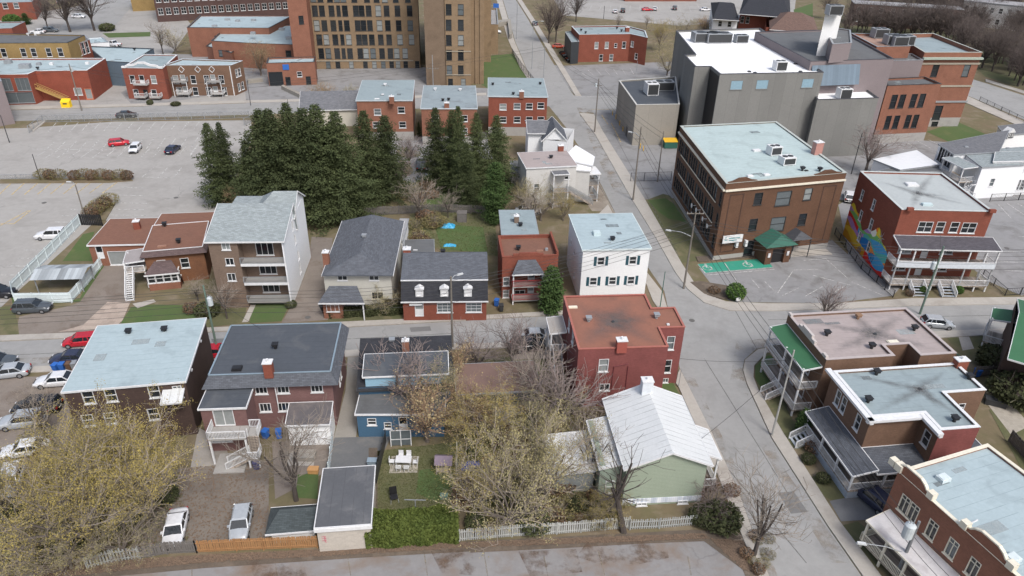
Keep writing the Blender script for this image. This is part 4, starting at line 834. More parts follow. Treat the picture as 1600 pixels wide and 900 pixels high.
# glazed porch
q=b.loc(228,468,0); q2=b.loc(284,466,0); ya=-2.6; xa,xb=q.x+.2,q2.x-.4
pb=MB(); pb.box(xa,xb,ya,-.03,0,1.1); pb.build('porch_base',B_ORANGE,b.root)
n=4
for i in range(n):
    w=(xb-xa)/n; win_obj(b.root,w-.04,1.35,'dh',T_WHITE,(xa+w*(i+.5),ya+.1,1.8),0,0)
for s_,x in((-1,xa+.1),(1,xb-.1)):
    for i in range(2): win_obj(b.root,1.2,1.35,'dh',T_WHITE,(x,ya+.65+i*1.25,1.8),-s_*math.pi/2 if s_<0 else math.pi/2,1)
gable_mesh(b,xa,xb,ya,-.05,2.6,3.7,'x',.25,shingle('shingle plum',(.1,.1,.1)),None,ridge=.98,hip=1.2,name='porch_roof')
b.deck(-2.6,-.05,-1.6,1.6,2.7,[(-2.5,-1.5,4.4),(-.1,-1.5,2.5),(-2.5,1.5,4.4)],'ws'); b.canopy(-2.8,0,-1.0,2.2,4.5,mat('worn grey sheet',(.30,.28,.28),(.24,.22,.22)),slope=(-.4,-.2),name='balcony_roof')
b.stairs((-2.0,-1.6),(-2.0,-4.9),0,2.7,1.0,T_WHITE)
# four storey apartment
b=Bld('apartment_block','tall narrow apartment house, grey shingle roof, brown front with stacked balconies, white side','apartment building',[(324,377),(442,373),(474,304),(408,309)],10.2,B_STONE,S_LIGHT,par=0,snap=True)
W_,D_=b.L[1].x,b.L[2].y
ub=b.on_wall(0,397,400)[0]
b.L=[Vector((0,0)),Vector((ub,0)),Vector((ub,1.7)),Vector((W_,1.7)),Vector((W_,D_)),Vector((0,D_))]; b.wins={i:[] for i in range(6)}
b.win(0,[(352,381)],1.1,1.2,'sl'); b.win(0,[(382,386)],1.2,2.0,'sl'); b.win(0,[(359,409)],1.1,1.1,'sl'); b.win(0,[(362,433)],1.1,1.2,'sl')
for z in(9.0,6.1,3.2): 
    b.addwin(2,(W_-ub)*.5,z-.75,2.3,2.1,'tri',T_WHITE,0)
for q in((456,346),(461,374),(466,399),(469,420)): b.win(3,[q],.9,1.5,'sl')
b.wallm=B_STONE; b.finish(roof=False)
sw=MB(); sw.box(W_+.003,W_+.06,-.02,D_+.02,0,10.2); 
# white side: thin cladding with the window openings left free is done as strips between them
ws=[(w[0]+1.7,)+tuple(w[1:]) for w in b.wins[3]]; zs=sorted({0,10.2}|{z for q in ws for z in(q[1]-q[3]/2,q[1]+q[3]/2)}); ys_=sorted({0,D_}|{y for q in ws for y in(q[0]-q[2]/2,q[0]+q[2]/2)}); sw=MB()
for i in range(len(ys_)-1):
    for j in range(len(zs)-1):
        cy,cz=(ys_[i]+ys_[i+1])/2,(zs[j]+zs[j+1])/2
        if any(abs(cy-q[0])<q[2]/2 and abs(cz-q[1])<q[3]/2 for q in ws): continue
        sw.box(W_+.004,W_+.04,ys_[i],ys_[i+1],zs[j],zs[j+1])
sw.build('side_cladding',W_WHITE,b.root)
gable_mesh(b,0,W_,0,D_*.52,10.2,12.2,'x',.35,S_LIGHT,W_WHITE,ridge=.96)
gable_mesh(b,W_*.42,W_,D_*.5,D_,10.2,12.6,'x',.3,S_LIGHT,W_WHITE,ridge=.45,hip=2.5,hip2=0)
rb=MB(); rb.box(0,W_*.42,D_*.5,D_,10.1,10.25); rb.build('rear_roof',S_LIGHT,b.root)
x0=ub; x1=W_+.1
pr=MB(); pr.box(W_-.12,W_+.0,0,1.7,0,10.15); pr.build('pier',W_WHITE,b.root)
for z in(1.0,3.9,6.8): b.deck(x0+.02,W_-.13,-.1,1.69,z,None,'s',railm=T_GREY,floorm=FOUND)
for z in(3.9,6.8): f=MB(); f.box(x0+.02,W_-.05,-.2,-.102,z-.28,z+.06); f.build('fascia',T_WHITE,b.root)

# hip roofed house
b=Bld('hip_roof_house','two storey pale house with dark grey hip roof and small shingled porch roof','house',[(508,428),(611,424),(628,344),(530,350)],6.0,mat('pale stucco',(.50,.49,.44),(.44,.43,.39),stain=(.36,.35,.31),samt=.3),S_GREY,par=0)
W_,D_=b.L[1].x,b.L[2].y
b.win(0,[(535,434),(584,431)],1.3,1.1,'sl'); b.win(0,[(537,467)],1.6,1.2,'tri'); b.win(0,[(590,462)],1.6,1.2,'sl',T_CREAM); b.finish(roof=False)
gable_mesh(b,0,W_,0,D_,6.0,7.4,'y',.4,S_GREY,None,hip=3.2,hip2=.6,edge=T_WHITE)
b.vent(569,370,T_GREY,z=7.2); b.chimney(510,405,.8,.8,2.2,B_ORANGE,z=5.6,z0=0); 
e2=Bld('x','','',[(617,378),(631,375),(635,345),(627,342)],3.5,W_WHITE,R_GREY,par=0,parent=b,wname='rear_wall'); e2.finish()
x0=b.loc(514,470,0).x; x1=b.loc(578,470,0).x
gable_mesh(b,x0,x1,-2.2,-.04,2.9,4.1,'x',.2,S_GREY,None,ridge=.97,hip=1.0,name='porch_roof')
pb=MB(); pb.box(x0+.2,x0+2.8,-1.6,-.02,0,2.8); pb.build('porch_wall',B_ORANGE,b.root); win_obj(b.root,1.7,1.1,'tri',T_WHITE,(x0+1.5,-1.66,1.7),0,0); win_obj(b.root,.95,2.1,'door',T_WHITE,(x1-1.0,-.06,1.1),0,2)
po=MB(); po.box(x1-.15,x1,-2.1,-1.95,0,2.85); po.build('post',T_WHITE,b.root)
# mansard cottage with three dormers
b=Bld('mansard_cottage','long low brick cottage with dark mansard roof, three white dormers and white front door','house',[(629,466),(760,462),(757,394),(629,400)],3.6,B_RED,S_GREY,par=0)
b.H=3.2; W_,D_=b.L[1].x,min(11,b.L[2].y)
b.win(0,[(690,479.5),(735,479)],2.1,1.5,'grid',glass=3); b.win(0,[(650,482)],1.15,2.2,'door',glass=2)
for k in(1,2,3): 
    pass
b.L=[Vector((0,0)),Vector((W_,0)),Vector((W_,D_)),Vector((0,D_))]; b.finish(roof=False)
ms=MB(); zt=5.6; yf=1.3
ms.add([(-.2,-.3,3.15),(W_+.2,-.3,3.15),(W_+.2,yf,zt),(-.2,yf,zt)],[(0,1,2,3)]); ms.build('mansard_front',S_BLACK,b.root)
ms=MB(); ms.add([(-.25,yf-.1,zt),(W_+.25,yf-.1,zt),(W_+.25,D_*.6,zt+1.3),(-.25,D_*.6,zt+1.3),(W_+.25,D_+.2,4.6),(-.25,D_+.2,4.6)],[(0,1,2,3),(3,2,4,5)]); ms.build('roof',S_GREY,b.root)
gw=MB()
for x,fl in((0,1),(W_,0)):
    P=[(x,0,3.19),(x,yf,zt-.05),(x,D_*.6,zt+1.2),(x,D_,4.6),(x,D_,3.19)]; gw.add(P,[tuple(range(5)) if fl else tuple(range(4,-1,-1))])
    gw.build('gable',B_RED,b.root); gw=MB()
ed=MB(); ed.bar((-.25,yf-.12,zt),(W_+.25,yf-.12,zt),.12,.14); ed.bar((-.25,-.33,3.15),(W_+.25,-.33,3.15),.12,.16); ed.build('fascia',T_WHITE,b.root)
for px in(655,694,731):
    u=b.on_wall(0,px,456)[0]; d_=MB(); d_.box(u-.52,u+.52,.14,1.2,3.8,4.85); d_.add([(u-.62,.02,4.86),(u+.62,.02,4.86),(u,.02,5.2),(u-.62,1.3,4.86),(u+.62,1.3,4.86),(u,1.3,5.2)],[(0,1,2),(0,2,5,3),(1,4,5,2),(0,3,4,1)]); dd=d_.build('dormer',T_WHITE,b.root)
    win_obj(b.root,.85,.95,'dh',T_WHITE,(u,.09,4.33),0,0)
b.chimney(636,394,1.0,.9,1.1,B_RED,z=6.2,z0=4.5); b.vent(692,394,z=6.4)
hd=MB(); u=b.on_wall(0,650,480)[0]; hd.box(u-.85,u+.85,-.2,-.01,2.55,2.8); hd.build('door_head',T_WHITE,b.root)
e2=Bld('x','','',[(633,398),(677,395),(677,376),(634,377)],3.4,W_WHITE,R_DARK2,par=0,parent=b,wname='rear_wall'); e2.finish(); e2.skylight(649,391,.8,.4,T_WHITE,h=.12)
# small red brick house with brown roof
b=Bld('red_brick_house','narrow red brick house with stepped parapet, brown roof and dark awning over a red balcony','house',[(778,402),(877,399),(857,366),(785,369)],6.6,B_RED,R_BROWN,par=.4,cap=B_RED)
b.win(0,[(830,434)],.95,2.0,'door',glass=2); b.win(0,[(812,460)],1.5,1.2,'sl'); b.win(0,[(829,461)],.9,2.0,'door',glass=2); b.win(0,[(790,440),(866,437)],.9,1.4); b.win(0,[(790,465)],.9,1.3)
b.finish(); W_=b.L[1].x
st=MB(); st.box(W_*.25,W_*.75,-.03,.25,6.68,7.0); st.box(W_*.35,W_*.65,-.032,.252,7.0,7.15); st.build('parapet_step',B_RED,b.root)
sp=MB(); sp.box(W_-.26,W_+.03,.2,b.L[2].y,6.6,7.1); sp.build('side_parapet',B_RED,b.root)
b.vent(810,388); b.skylight(843,391,.9,.3,plain('brown hatch',(.3,.17,.12)),h=.1); b.skylight(854,388,.4,.4,T_GREY,h=.3)
rr=Bld('x','','',[(785,369),(841,366),(832,329),(781,331)],5.8,B_ORANGE,R_BLUE2,par=0,parent=b,wname='rear_wall'); rr.finish(); rr.chimney(807,343,.7,.7,1.2,B_STONE); rr.vent(813,352)
x0=b.on_wall(0,806,420)[0]; x1=b.on_wall(0,853,420)[0]
gable_mesh(b,x0,x1,-2.0,-.03,4.9,6.0,'x',.15,S_GREY,None,ridge=.97,hip=.9,name='awning_roof')
b.deck(x0,x1,-1.9,-.02,2.9,[(x0+.1,-1.8,4.9),(x1-.1,-1.8,4.9)],'wse',railm=T_RED,floorm=FOUND); b.deck(x0,x1,-1.9,-.02,.7,None,'s',railm=T_RED,floorm=FOUND)
# white house with teal shutters
b=Bld('white_house','boxy white house with pale flat roof and teal shutters on the street front','house',[(911,391),(1017,389),(986,336),(890,336)],8.2,W_WHITEP,R_BLUE,par=0,cap=plain('pale roof edge',(.62,.70,.70)))
sh=[]
for row in([(939,409),(989,406)],[(927,440),(957,439),(986,437.5)]):
    b.win(0,row,1.0,1.25,'dh',glass=1); 
for w in b.wins[0]:
    for s_ in(-1,1):
        x=w[0]+s_*.80; m_=MB(); m_.box(x-.2,x+.2,-.06,-.004,w[1]-.72,w[1]+.72); m_.build('shutter',T_TEAL,b.root)
b.win(3,[(897,400),(893,372)],.7,.9); b.win(3,[(897,430)],.7,.9)
b.finish(); b.skylight(932.5,362,1.0,1.0,plain('pale hatch',(.50,.60,.62)),h=.6); b.vent(957,374); b.skylight(943,343,1.1,.4,T_WHITE,h=.1)
rr=MB(); rr.box(1.0,b.L[1].x*.55,b.L[2].y+.02,b.L[2].y+2,0,6.5); rr.build('rear_annex',S_GREY,b.root)
# brick school on the corner
b=Bld('school','three storey dark brick school with mint grey flat roof, accessible bays in front','school',[(1135,287),(1323,270),(1213,190),(1063,197)],13.0,B_SCHOOL,R_SCHOOL,par=.14,cap=plain('pale parapet flashing',(.42,.45,.42)),snap=False,capw=.4)
A_,B_=b.edge(3); Lw=(B_-A_).length
for z in(10.0,6.5,3.0):
    for grp in range(4):
        u0=Lw*(.14+.205*grp)
        for i in range(4): b.addwin(3,Lw-(u0+i*1.25)+0,z,.95,2.2,'dark',T_DARK,random.choice([0,0,1,3]))
    b.addwin(3,1.6,z,.9,2.2,'dark',T_DARK,0); b.addwin(3,Lw-1.2,z,.9,2.2,'dark',T_DARK,0)
for row in([(1185,309),(1262,305)],[(1177,349),(1253,345)]): b.win(0,row,1.4,2.0,'dark',T_DARK)
b.win(0,[(1224,310)],2.6,2.4,'dark',T_DARK,3); b.win(0,[(1215,350)],2.6,2.4,'dark',T_DARK,3); b.win(0,[(1170,387)],1.6,2.6,'dark',T_DARK,0,zs=1.6)
b.found=.9; b.finish()
a,c=b.edge(0); W_=(c-a).length; d=(c-a)/W_; n_=Vector((d.y,-d.x))
al=math.atan2(d.y,d.x)
# cornice band, brick panels, sills
cb=MB()
for k in(0,3):
    p,q=b.edge(k); dd=(q-p).normalized(); nn=Vector((dd.y,-dd.x)); cb.prism([p+nn*.28-dd*(0.0),q+nn*.28,q+nn*.012,p+nn*.012],11.75,12.0)
    if k==3: 
        for z in(8.6,5.1): cb.prism([p+nn*.1+dd*3,q+nn*.1-dd*3,q+nn*.012-dd*3,p+nn*.012+dd*3],z,z+.18)
cb.build('cornice',T_CREAM,b.root)
bp=MB()
for u0 in(1.0,W_-3.6):
    for (x0,x1,z0,z1) in((u0,u0+2.4,11.0,11.15),(u0,u0+2.4,1.4,1.55),(u0,u0+.15,1.55,11.0),(u0+2.25,u0+2.4,1.55,11.0)):
        p,q=a+d*x0,a+d*x1; bp.prism([p+n_*.05,q+n_*.05,q+n_*.003,p+n_*.003],z0,z1)
    bp.build('brick_panel',brick('brick panel edge',(.085,.05,.038)),b.root); bp=MB()
pg=MB()
for (uc,kk) in((2.8,0),(W_-3.2,0)):
    N=[(uc-2.6,0),(uc-1.6,.25),(uc-.6,.85),(uc+.6,.85),(uc+1.6,.25),(uc+2.6,0)]
    P=[a+d*u+n_*.02 for u,_ in N]; Q=[a+d*u-n_*.4 for u,_ in N]; n=len(N)
    pg.add([(*P[i],13.05+N[i][1]*.7) for i in range(n)]+[(*Q[i],13.05+N[i][1]*.7) for i in range(n)],[tuple(range(n)),tuple(range(2*n-1,n-1,-1))]+[(i+1,i,n+i,n+i+1) for i in range(n-1)]); pg.build('parapet_gable',B_SCHOOL,b.root); pg=MB()
def frame_box(b,a,d,n_,u0,u1,o0,o1,z0,z1,name,m):
    mb=MB(); p=[a+d*u0+n_*o1,a+d*u1+n_*o1,a+d*u1+n_*o0,a+d*u0+n_*o0]; mb.prism(p,z0,z1); return mb.build(name,m,b.root)
uE=b.on_wall(0,1219,385,3)[0]
frame_box(b,a,d,n_,uE-2.2,uE-1.1,.02,3.0,0,3.2,'entrance_wall',B_SCHOOL); frame_box(b,a,d,n_,uE+1.1,uE+2.2,.02,3.0,0,3.2,'entrance_wall',B_SCHOOL); frame_box(b,a,d,n_,uE-1.1,uE+1.1,.02,2.9,2.5,3.2,'entrance_head',B_SCHOOL)
dd_=frame_box(b,a,d,n_,uE-1.1,uE+1.1,2.5,2.6,0,2.5,'double_door',T_BLACK)
for u in(uE-1.65,uE+1.65): frame_box(b,a,d,n_,u-.2,u+.2,3.02,3.12,1.3,2.0,'wall_sign',T_WHITE)
def fcanopy(u0,u1,o,z,zt,m,name='entrance_canopy'):
    p=[a+d*u0+n_*o,a+d*u1+n_*o,a+d*u1+n_*.03,a+d*u0+n_*.03]; um=(u0+u1)/2; r0=a+d*um+n_*(o-.9); r1=a+d*um+n_*.03
    mb=MB(); mb.add([(*q,z) for q in p]+[(*r0,zt),(*r1,zt)],[(0,1,4),(1,2,5,4),(3,0,4,5),(3,2,1,0)]); mb.build(name,m,b.root)
fcanopy(uE-2.8,uE+2.8,3.6,3.25,4.7,T_GREEN); fcanopy(uE+2.6,uE+6.2,2.4,3.3,4.4,plain('charcoal awning',(.055,.06,.07)))
for u in(uE+2.9,uE+6.0): frame_box(b,a,d,n_,u-.05,u+.05,2.2,2.3,0,3.3,'awning_post',T_DARK)
frame_box(b,a,d,n_,uE+3.6,uE+4.9,.02,.06,0,2.4,'side_door',T_BLACK)
# corner name boards, lettering below recognisable size shown as short dark strokes
us,zs_,_=b.on_wall(0,1136,376)
bd=frame_box(b,a,d,n_,us-1.2,us+2.2,.6,.7,3.3,4.6,'name_board',T_WHITE)
wr=MB()
for i,(x0,x1,z) in enumerate(((-.9,-.4,3.8),(-.9,-.6,4.2),(-.2,1.7,4.0),(-.1,1.2,3.65))):
    p,q=a+d*(us+x0)+n_*.71,a+d*(us+x1)+n_*.71; wr.prism([p,q,q-n_*.006,p-n_*.006][:4],z,z+.14)
wr.build('lettering',plain('teal lettering',(.05,.25,.27)),bd)
for px,py in((1149,383),(1163,383)):
    u,_,_=b.on_wall(0,px,py); frame_box(b,a,d,n_,u-.2,u+.2,.02,.5,2.2,3.2,'wall_lamp',T_WHITE)
for px,py in((1082,321),(1089,328),(1099,342),(1106,353)):
    u,z,_=b.on_wall(3,px,py,.6); p,q=b.edge(3); e_=(q-p).normalized(); nn=Vector((e_.y,-e_.x)); c_=p+e_*u+nn*.55; m_=MB(); m_.tube((*(p+e_*u),z),(*c_,z),.05); m_.tube((*c_,z),(*(c_+nn*.2),z),.12,.42,12); m_.build('dish_antenna',T_WHITE,b.root)
b.hvac(1210,233,2.0,1.6,1.5); b.hvac(1230,249,2.2,1.7,1.3); b.skylight(1182,234,1.4,.8,T_WHITE,h=.2); b.skylight(1172,274,1.0,.6,T_WHITE,h=.2); b.skylight(1198,272,1.0,.6,T_WHITE,h=.2); b.vent(1254,264); b.skylight(1260,266,.6,.4,T_DARK,h=.1); b.vent(1281,265); b.chimney(1277,233,1.4,1.0,2.4,plain('faded pink brick',(.42,.22,.19)),z=12.5)
b.skylight(1296,280-13,.4,.4,T_GREY,h=.2)
# mural building
b=Bld('mural_building','red brick building with colourful mural on its side and a white two storey veranda','apartment building',[(1417.5,330),(1550,329),(1467,267),(1342.5,271)],11.4,B_RED,mat('grey creased membrane',(.40,.43,.43),(.34,.37,.375),scale=.25,stain=(.27,.29,.29),sscale=.25,samt=.36),par=.25,cap=plain('pale grey flashing',(.50,.53,.52)))
b.win(0,[(1445,356),(1514,355)],2.1,1.7,'dbl'); b.win(0,[(1469,355),(1491,355)],1.25,1.7,'dh',zs=None)
b.win(3,[(1347,305)],.9,1.8); b.win(3,[(1365,320)],.9,1.8,'dhs'); b.win(3,[(1345,337)],.9,1.8); b.win(3,[(1361,351)],1.0,1.9); b.win(3,[(1343,369)],.9,1.7); b.win(3,[(1357,386)],.9,1.7)
W_=b.L[1].x
for z in(4.8,1.9):
    b.row(0,[2.3,W_-4.2],z+.2,2.0,1.2,'dbl'); b.row(0,[W_*.42,W_*.55],z-.1,1.0,2.1,'door',T_WHITE,2)
b.finish(); b.skylight(1425,287,1.8,1.3,h=.25); b.skylight(1449,318,1.5,.7,plain('pale hatch',(.5,.6,.62)),h=.3); b.drain_creases((1433,302),[(1375,283),(1460,270),(1425,325),(1480,307),(1520,322)],w=.6)
cbm=MB(); cbm.box(0,.9,-.05,.4,11.43,11.9); cbm.box(W_-.9,W_,-.05,.4,11.43,11.9); cbm.build('corner_block',B_RED,b.root)
D_=b.L[2].y; yv=-3.0
b.canopy(-.9,W_+.9,yv,-.03,7.6,shingle('shingle plum grey',(.095,.09,.105)),slope=(-.75,0),name='porch_roof')
xs=[-.7,1.4,W_*.5-1,W_*.5+3,W_-1,W_+.7]
b.deck(-.8,W_+.8,yv+.1,-.03,3.9,[(x,yv+.2,6.7) for x in xs]+[(x,yv+.2,3.7,.8) for x in xs],'wse',name='balcony'); b.deck(-.8,W_+.8,yv+.1,-.03,.95,None,'wse',name='porch')
r=MB(); r.box(-.8,W_+.8,yv+.02,yv+.09,3.85,4.75); r.build('balcony_panel',plain('pale grey panel',(.58,.62,.66)),b.root)
b.stairs((3,yv+.1),(3,yv-1.8),0,.95,2.0,plain('grey stairs',(.4,.44,.48))); b.stairs((W_-5.5,yv+.1),(W_-5.5,yv-1.8),0,.95,2.0,plain('grey stairs',(.4,.44,.48)))
# mural: flat wavy colour bands painted on boards fixed to the west wall
p,q=b.edge(3); e_=(q-p).normalized(); nn=Vector((e_.y,-e_.x)); Lw=(q-p).length
ms=mat('mural ground ochre',(.62,.42,.10),(.55,.36,.10),scale=.5,rough=.7)
mur={}
def mcol(h): return plain('mural paint '+h,srgb(h),.7)
wwin=list(b.wins[3])
# a fine grid of small quads, each coloured by which painted wave it falls in; window openings left free
bands=[]
def wave(u,a0,a1,f,ph): return a0+a1*math.sin(u*f+ph)
cols_=['#c8901e','#e0bc3a','#d8302a','#b58bc8','#4aa5d8','#7ac070','#e8d23a','#1d78c0','#f08c2c','#eef0e8','#8a5a24','#58b8b0']
M_=[mcol(c) for c in cols_]; mm=MB(); NU,NZ=110,64; z1m=6.6
def mural_col(u,z):
    t=u/Lw  # 0 at far end of edge3 start
    x=(Lw-u) # distance from front corner? edge 3 runs from back-left to front-left
    top=5.0+1.0*math.sin(u*.7+.4)+.35*math.sin(u*1.9)
    if z>top: return None
    v=z
    if (u-Lw*.62)**2*.6+(z-5.1)**2<.55: return 9
    if z<wave(u,.9,.5,.8,1) : return 2 if u>Lw*.55 else 0
    if z<wave(u,1.9,.5,.6,0): return 1 if u<Lw*.6 else 4
    if z<wave(u,2.6,.6,.7,2): return 0 if u<Lw*.3 else 7 if u<Lw*.6 else 8
    if z<wave(u,3.3,.5,.9,.5): return 3 if u<Lw*.45 else 11
    if z<wave(u,3.9,.6,.5,1.5): return 4 if u>Lw*.3 else 2
    if z<wave(u,4.5,.6,.7,0): return 5
    if z<wave(u,5.0,.6,.6,2): return 3 if u<Lw*.6 else 6
    return 6 if u>Lw*.7 or u<Lw*.2 else 8
for i in range(NU):
    for j in range(NZ):
        u0,u1=Lw*i/NU,Lw*(i+1)/NU; z0,z1=z1m*j/NZ+.1,z1m*(j+1)/NZ+.1; uc,zc=(u0+u1)/2,(z0+z1)/2
        if any(abs(uc-w[0])<w[2]/2+.1 and abs(zc-w[1])<w[3]/2+.12 for w in wwin): continue
        c=mural_col(uc,zc)
        if c is None: continue
        A_=p+e_*u0+nn*.012; B_=p+e_*u1+nn*.012; mm.add([(*A_,z0),(*B_,z0),(*B_,z1),(*A_,z1)],[(0,1,2,3)],c)
mm.build('mural',M_,b.root)
# figures on the mural: bicycle wheels, star flower
wh=MB()
for (px,py,r) in((1361,402,.75),(1343,390,.55)):
    u,z,_=b.on_wall(3,px,py)
    for i in range(16):
        t0,t1=i*math.pi/8,(i+1)*math.pi/8; f=lambda t:(*(p+e_*(u+r*math.cos(t))+nn*.03),z+r*math.sin(t)); wh.bar(f(t0),f(t1),.07,.03)
    for i in range(4):
        t=i*math.pi/4; wh.bar((*(p+e_*(u+r*math.cos(t))+nn*.03),z+r*math.sin(t)),(*(p+e_*(u-r*math.cos(t))+nn*.03),z-r*math.sin(t)),.03,.02)
wh.build('painted_wheels',plain('mural navy line',(.02,.05,.2)),b.root)
fl=MB(); u,z,_=b.on_wall(3,1377,372)
for i in range(7):
    t=i*2*math.pi/7+.2; fl.add([(*(p+e_*(u+.2*math.cos(t-.5))+nn*.034),z+.25*math.sin(t-.5)),(*(p+e_*(u+1.1*math.cos(t))+nn*.034),z+1.4*math.sin(t)),(*(p+e_*(u+.2*math.cos(t+.5))+nn*.034),z+.25*math.sin(t+.5))],[(0,1,2),(2,1,0)])
fl.build('painted_flower',T_WHITE,b.root)
# white metal roofed shed and grey one behind the mural building
b=Bld('storage_building','low white shed with bright streaked metal roof behind the mural building','shed',[(1406,266),(1466,258),(1432,236),(1365,250)],4.0,W_WHITEP,mat('streaked bright metal',(.74,.76,.78),(.62,.65,.68),scale=1.2,stain=(.35,.38,.40),sscale=.8,samt=.3,rough=.35),par=0,snap=False); b.finish()
b=Bld('lean_to_shed','grey roofed lean-to between the school and the mural building','shed',[(1362,271),(1470,268),(1462,257),(1400,262)],3.6,W_STEEL,R_DARK2,par=0,snap=False); b.finish()
# white clapboard houses upper right
b=Bld('clapboard_house','white clapboard house with dark flat roof and a row of tall windows on its corner','house',[(1491,242),(1560,238),(1575,205),(1467,226)],6.6,W_WHITE,S_MID,par=0,snap=False)
b.win(3,[(1470,236),(1474,238),(1478,241),(1482,243),(1486,246)],.75,2.6,'dark',T_DARK); b.win(3,[(1475,274),(1486,273)],.8,1.6,'dark',T_DARK)
b.finish(); b.skylight(1510,229,.8,.6,T_GREY)
b=Bld('clapboard_house','white clapboard house with pale grey roof and a two storey balcony with spiral stairs','house',[(1535,262),(1600,258),(1640,228),(1503,238)],6.3,W_WHITE,S_LIGHT,par=0,snap=False); b.win(0,[(1550,285)],1,1.6); b.finish(); b.skylight(1575,231,.8,.5,T_GREY)
p,q=b.edge(3); L_=(q-p).length
b.canopy(-3.2,-.05,.8,6.6,6.2,S_LIGHT,slope=(0,-.2)); b.deck(-3.0,-.05,1,6.4,3.2,[(-2.9,1.1,6.0),(-2.9,6.3,6.0),(-2.9,3.7,6.0)],'ws')
sp=MB(); N=18
for i in range(N):
    t=i*.42; z=3.2*(1-i/N); sp.bar((-1.6,-.6,z),(-1.6+1.1*math.cos(t),-.6+1.1*math.sin(t),z),.32,.05)
    sp.bar((-1.6+1.1*math.cos(t),-.6+1.1*math.sin(t),z),(-1.6+1.1*math.cos(t),-.6+1.1*math.sin(t),z+.9),.04)
    sp.bar((-1.6+1.1*math.cos(t),-.6+1.1*math.sin(t),z+.9),(-1.6+1.1*math.cos(t+.42),-.6+1.1*math.sin(t+.42),z+.9-3.2/N),.05)
sp.build('spiral_stairs',T_WHITE,b.root)
b=Bld('clapboard_house','large white clapboard house at the right edge behind the black fence','house',[(1553,253),(1700,250),(1690,235),(1556,239)],6.8,W_WHITE,S_LIGHT,par=.0,cap=T_WHITE,snap=False)
b.win(0,[(1561,289)],1.0,1.8,'grid'); b.win(0,[(1590,289),(1598,289)],1.0,2.2,'grid'); b.win(0,[(1598,262)],1.0,1.8,'grid'); b.finish()
b=Bld('garden_pavilion','tiny grey gabled house with white dormer near the far right street','house',[(1570,212),(1640,205),(1620,192),(1560,198)],3.2,W_WHITE,S_MID,par=0,snap=False); b.finish()
dm=MB(); c=b.loc(1579,214,3.4); dm.prism([(c.x-.8,c.y),(c.x+.8,c.y),(c.x+.8,c.y+1.5),(c.x-.8,c.y+1.5)],2.9,4.4); dm.add([(c.x-1,c.y-.1,4.4),(c.x+1,c.y-.1,4.4),(c.x,c.y-.1,5.3),(c.x,c.y+1.6,5.3),(c.x-1,c.y+1.6,4.4),(c.x+1,c.y+1.6,4.4)],[(0,1,2),(0,2,3,4),(1,5,3,2)]); dm.build('dormer',T_WHITE,b.root)
win_obj(b.root,.5,.9,'dark',T_DARK,(c.x-.35,c.y-.06,3.8),0,0); win_obj(b.root,.5,.9,'dark',T_DARK,(c.x+.35,c.y-.06,3.8),0,0)
# ---------------------------------------------------------------- behind: theatre, brick college, hospital, shops
WR=dict(par=.5)
b=Bld('theatre','huge windowless concrete panel hall with bright white roof behind the school','theatre',[(1125,116),(1287,113),(1188,44),(1056,48),(1086,85),(1069,86),(1086,104),(1110,104)],17.5,CONC,R_WHITE,par=.4,cap=plain('dark coping',(.06,.06,.07)),snap=False)
for px in(1152,1191,1238,1262): pass
for u_px in((1151,133),(1191,132),(1262,130)):
    u,z,_=b.on_wall(0,*u_px); b.addwin(0,u,z,2.6,1.9,'plain',CONC,2)
b.finish()
W_=(b.L[1]-b.L[0]).length
pn=plain('faded blue poster glass',(.25,.38,.46),.4)
a,c=b.edge(0); d=(c-a).normalized(); n_=Vector((d.y,-d.x))
for w in b.wins[0]: frame_box(b,a,d,n_,w[0]-1.25,w[0]+1.25,-.06,-.02,w[1]-.9,w[1]+.9,'poster_panel',pn)
st=MB(); p,q=b.edge(7); dd=(q-p).normalized(); nn=Vector((dd.y,-dd.x)); Ls=(q-p).length; st.prism([p+nn*.05+dd*.15,p+nn*.05+dd*(Ls-.3),p+nn*.003+dd*(Ls-.3),p+nn*.003+dd*.15],0,17.0); st.build('dark_glazing_strip',T_BLACK,b.root)
for px,py in((1068,123),(1063,160)):
    pass
for(x,y,w_,d_,h_) in((1105,56,7,3,2.2),(1122,57,6,3,2.2),(1158,59,3,2,1.8)): b.hvac(x,y,w_,d_,h_,T_GREY)
b.hvac(1219,101,2.4,2,2.0,T_WHITE)
for q in((1171,111),(1180,113),(1243,99),(1256,99),(1265,105),(1251,111)): b.skylight(*q,.6,.6,T_DARK,h=.2)
pb=MB(); z=b.zr; 
lo=Bld('x','','',[(1277,156),(1373,153),(1349,136),(1268,138)],12.5,CONC,R_WHITE,par=.3,cap=plain('dark coping',(.06,.06,.07)),parent=b,wname='lower_wall',snap=False); lo.finish(); lo.hvac(1319,144,2.6,2.0,2.2,T_WHITE)
b=Bld('substation_block','low grey concrete box with dark roof and rooftop machine at the street corner','building',[(994,164),(1062,163),(1056,120),(967,126)],9.0,CONC2,R_DARK,par=.25,cap=plain('pale coping',(.5,.5,.47)),snap=False); b.finish(); b.hvac(1018,136,2.6,3.2,2.6,T_WHITE); b.hvac(1037,132,4.5,2.6,2.0,T_GREY)
u,z,_=b.on_wall(3,980,197); frame_box(b,*[(lambda p,q:(p,(q-p).normalized(),Vector(((q-p).normalized().y,-(q-p).normalized().x))))(*b.edge(3))][0],u-.6,u+.6,.01,.05,0,2.2,'door',T_DARK)
b=Bld('theatre_annex','mauve clad rear hall with grey roof, rooftop box and blue metal skirt','theatre',[(1267,96),(1397,92),(1312,46),(1180,50)],19.0,W_MAUVE,R_DARK2,par=.3,cap=plain('dark coping',(.06,.06,.07)),snap=False); b.finish()
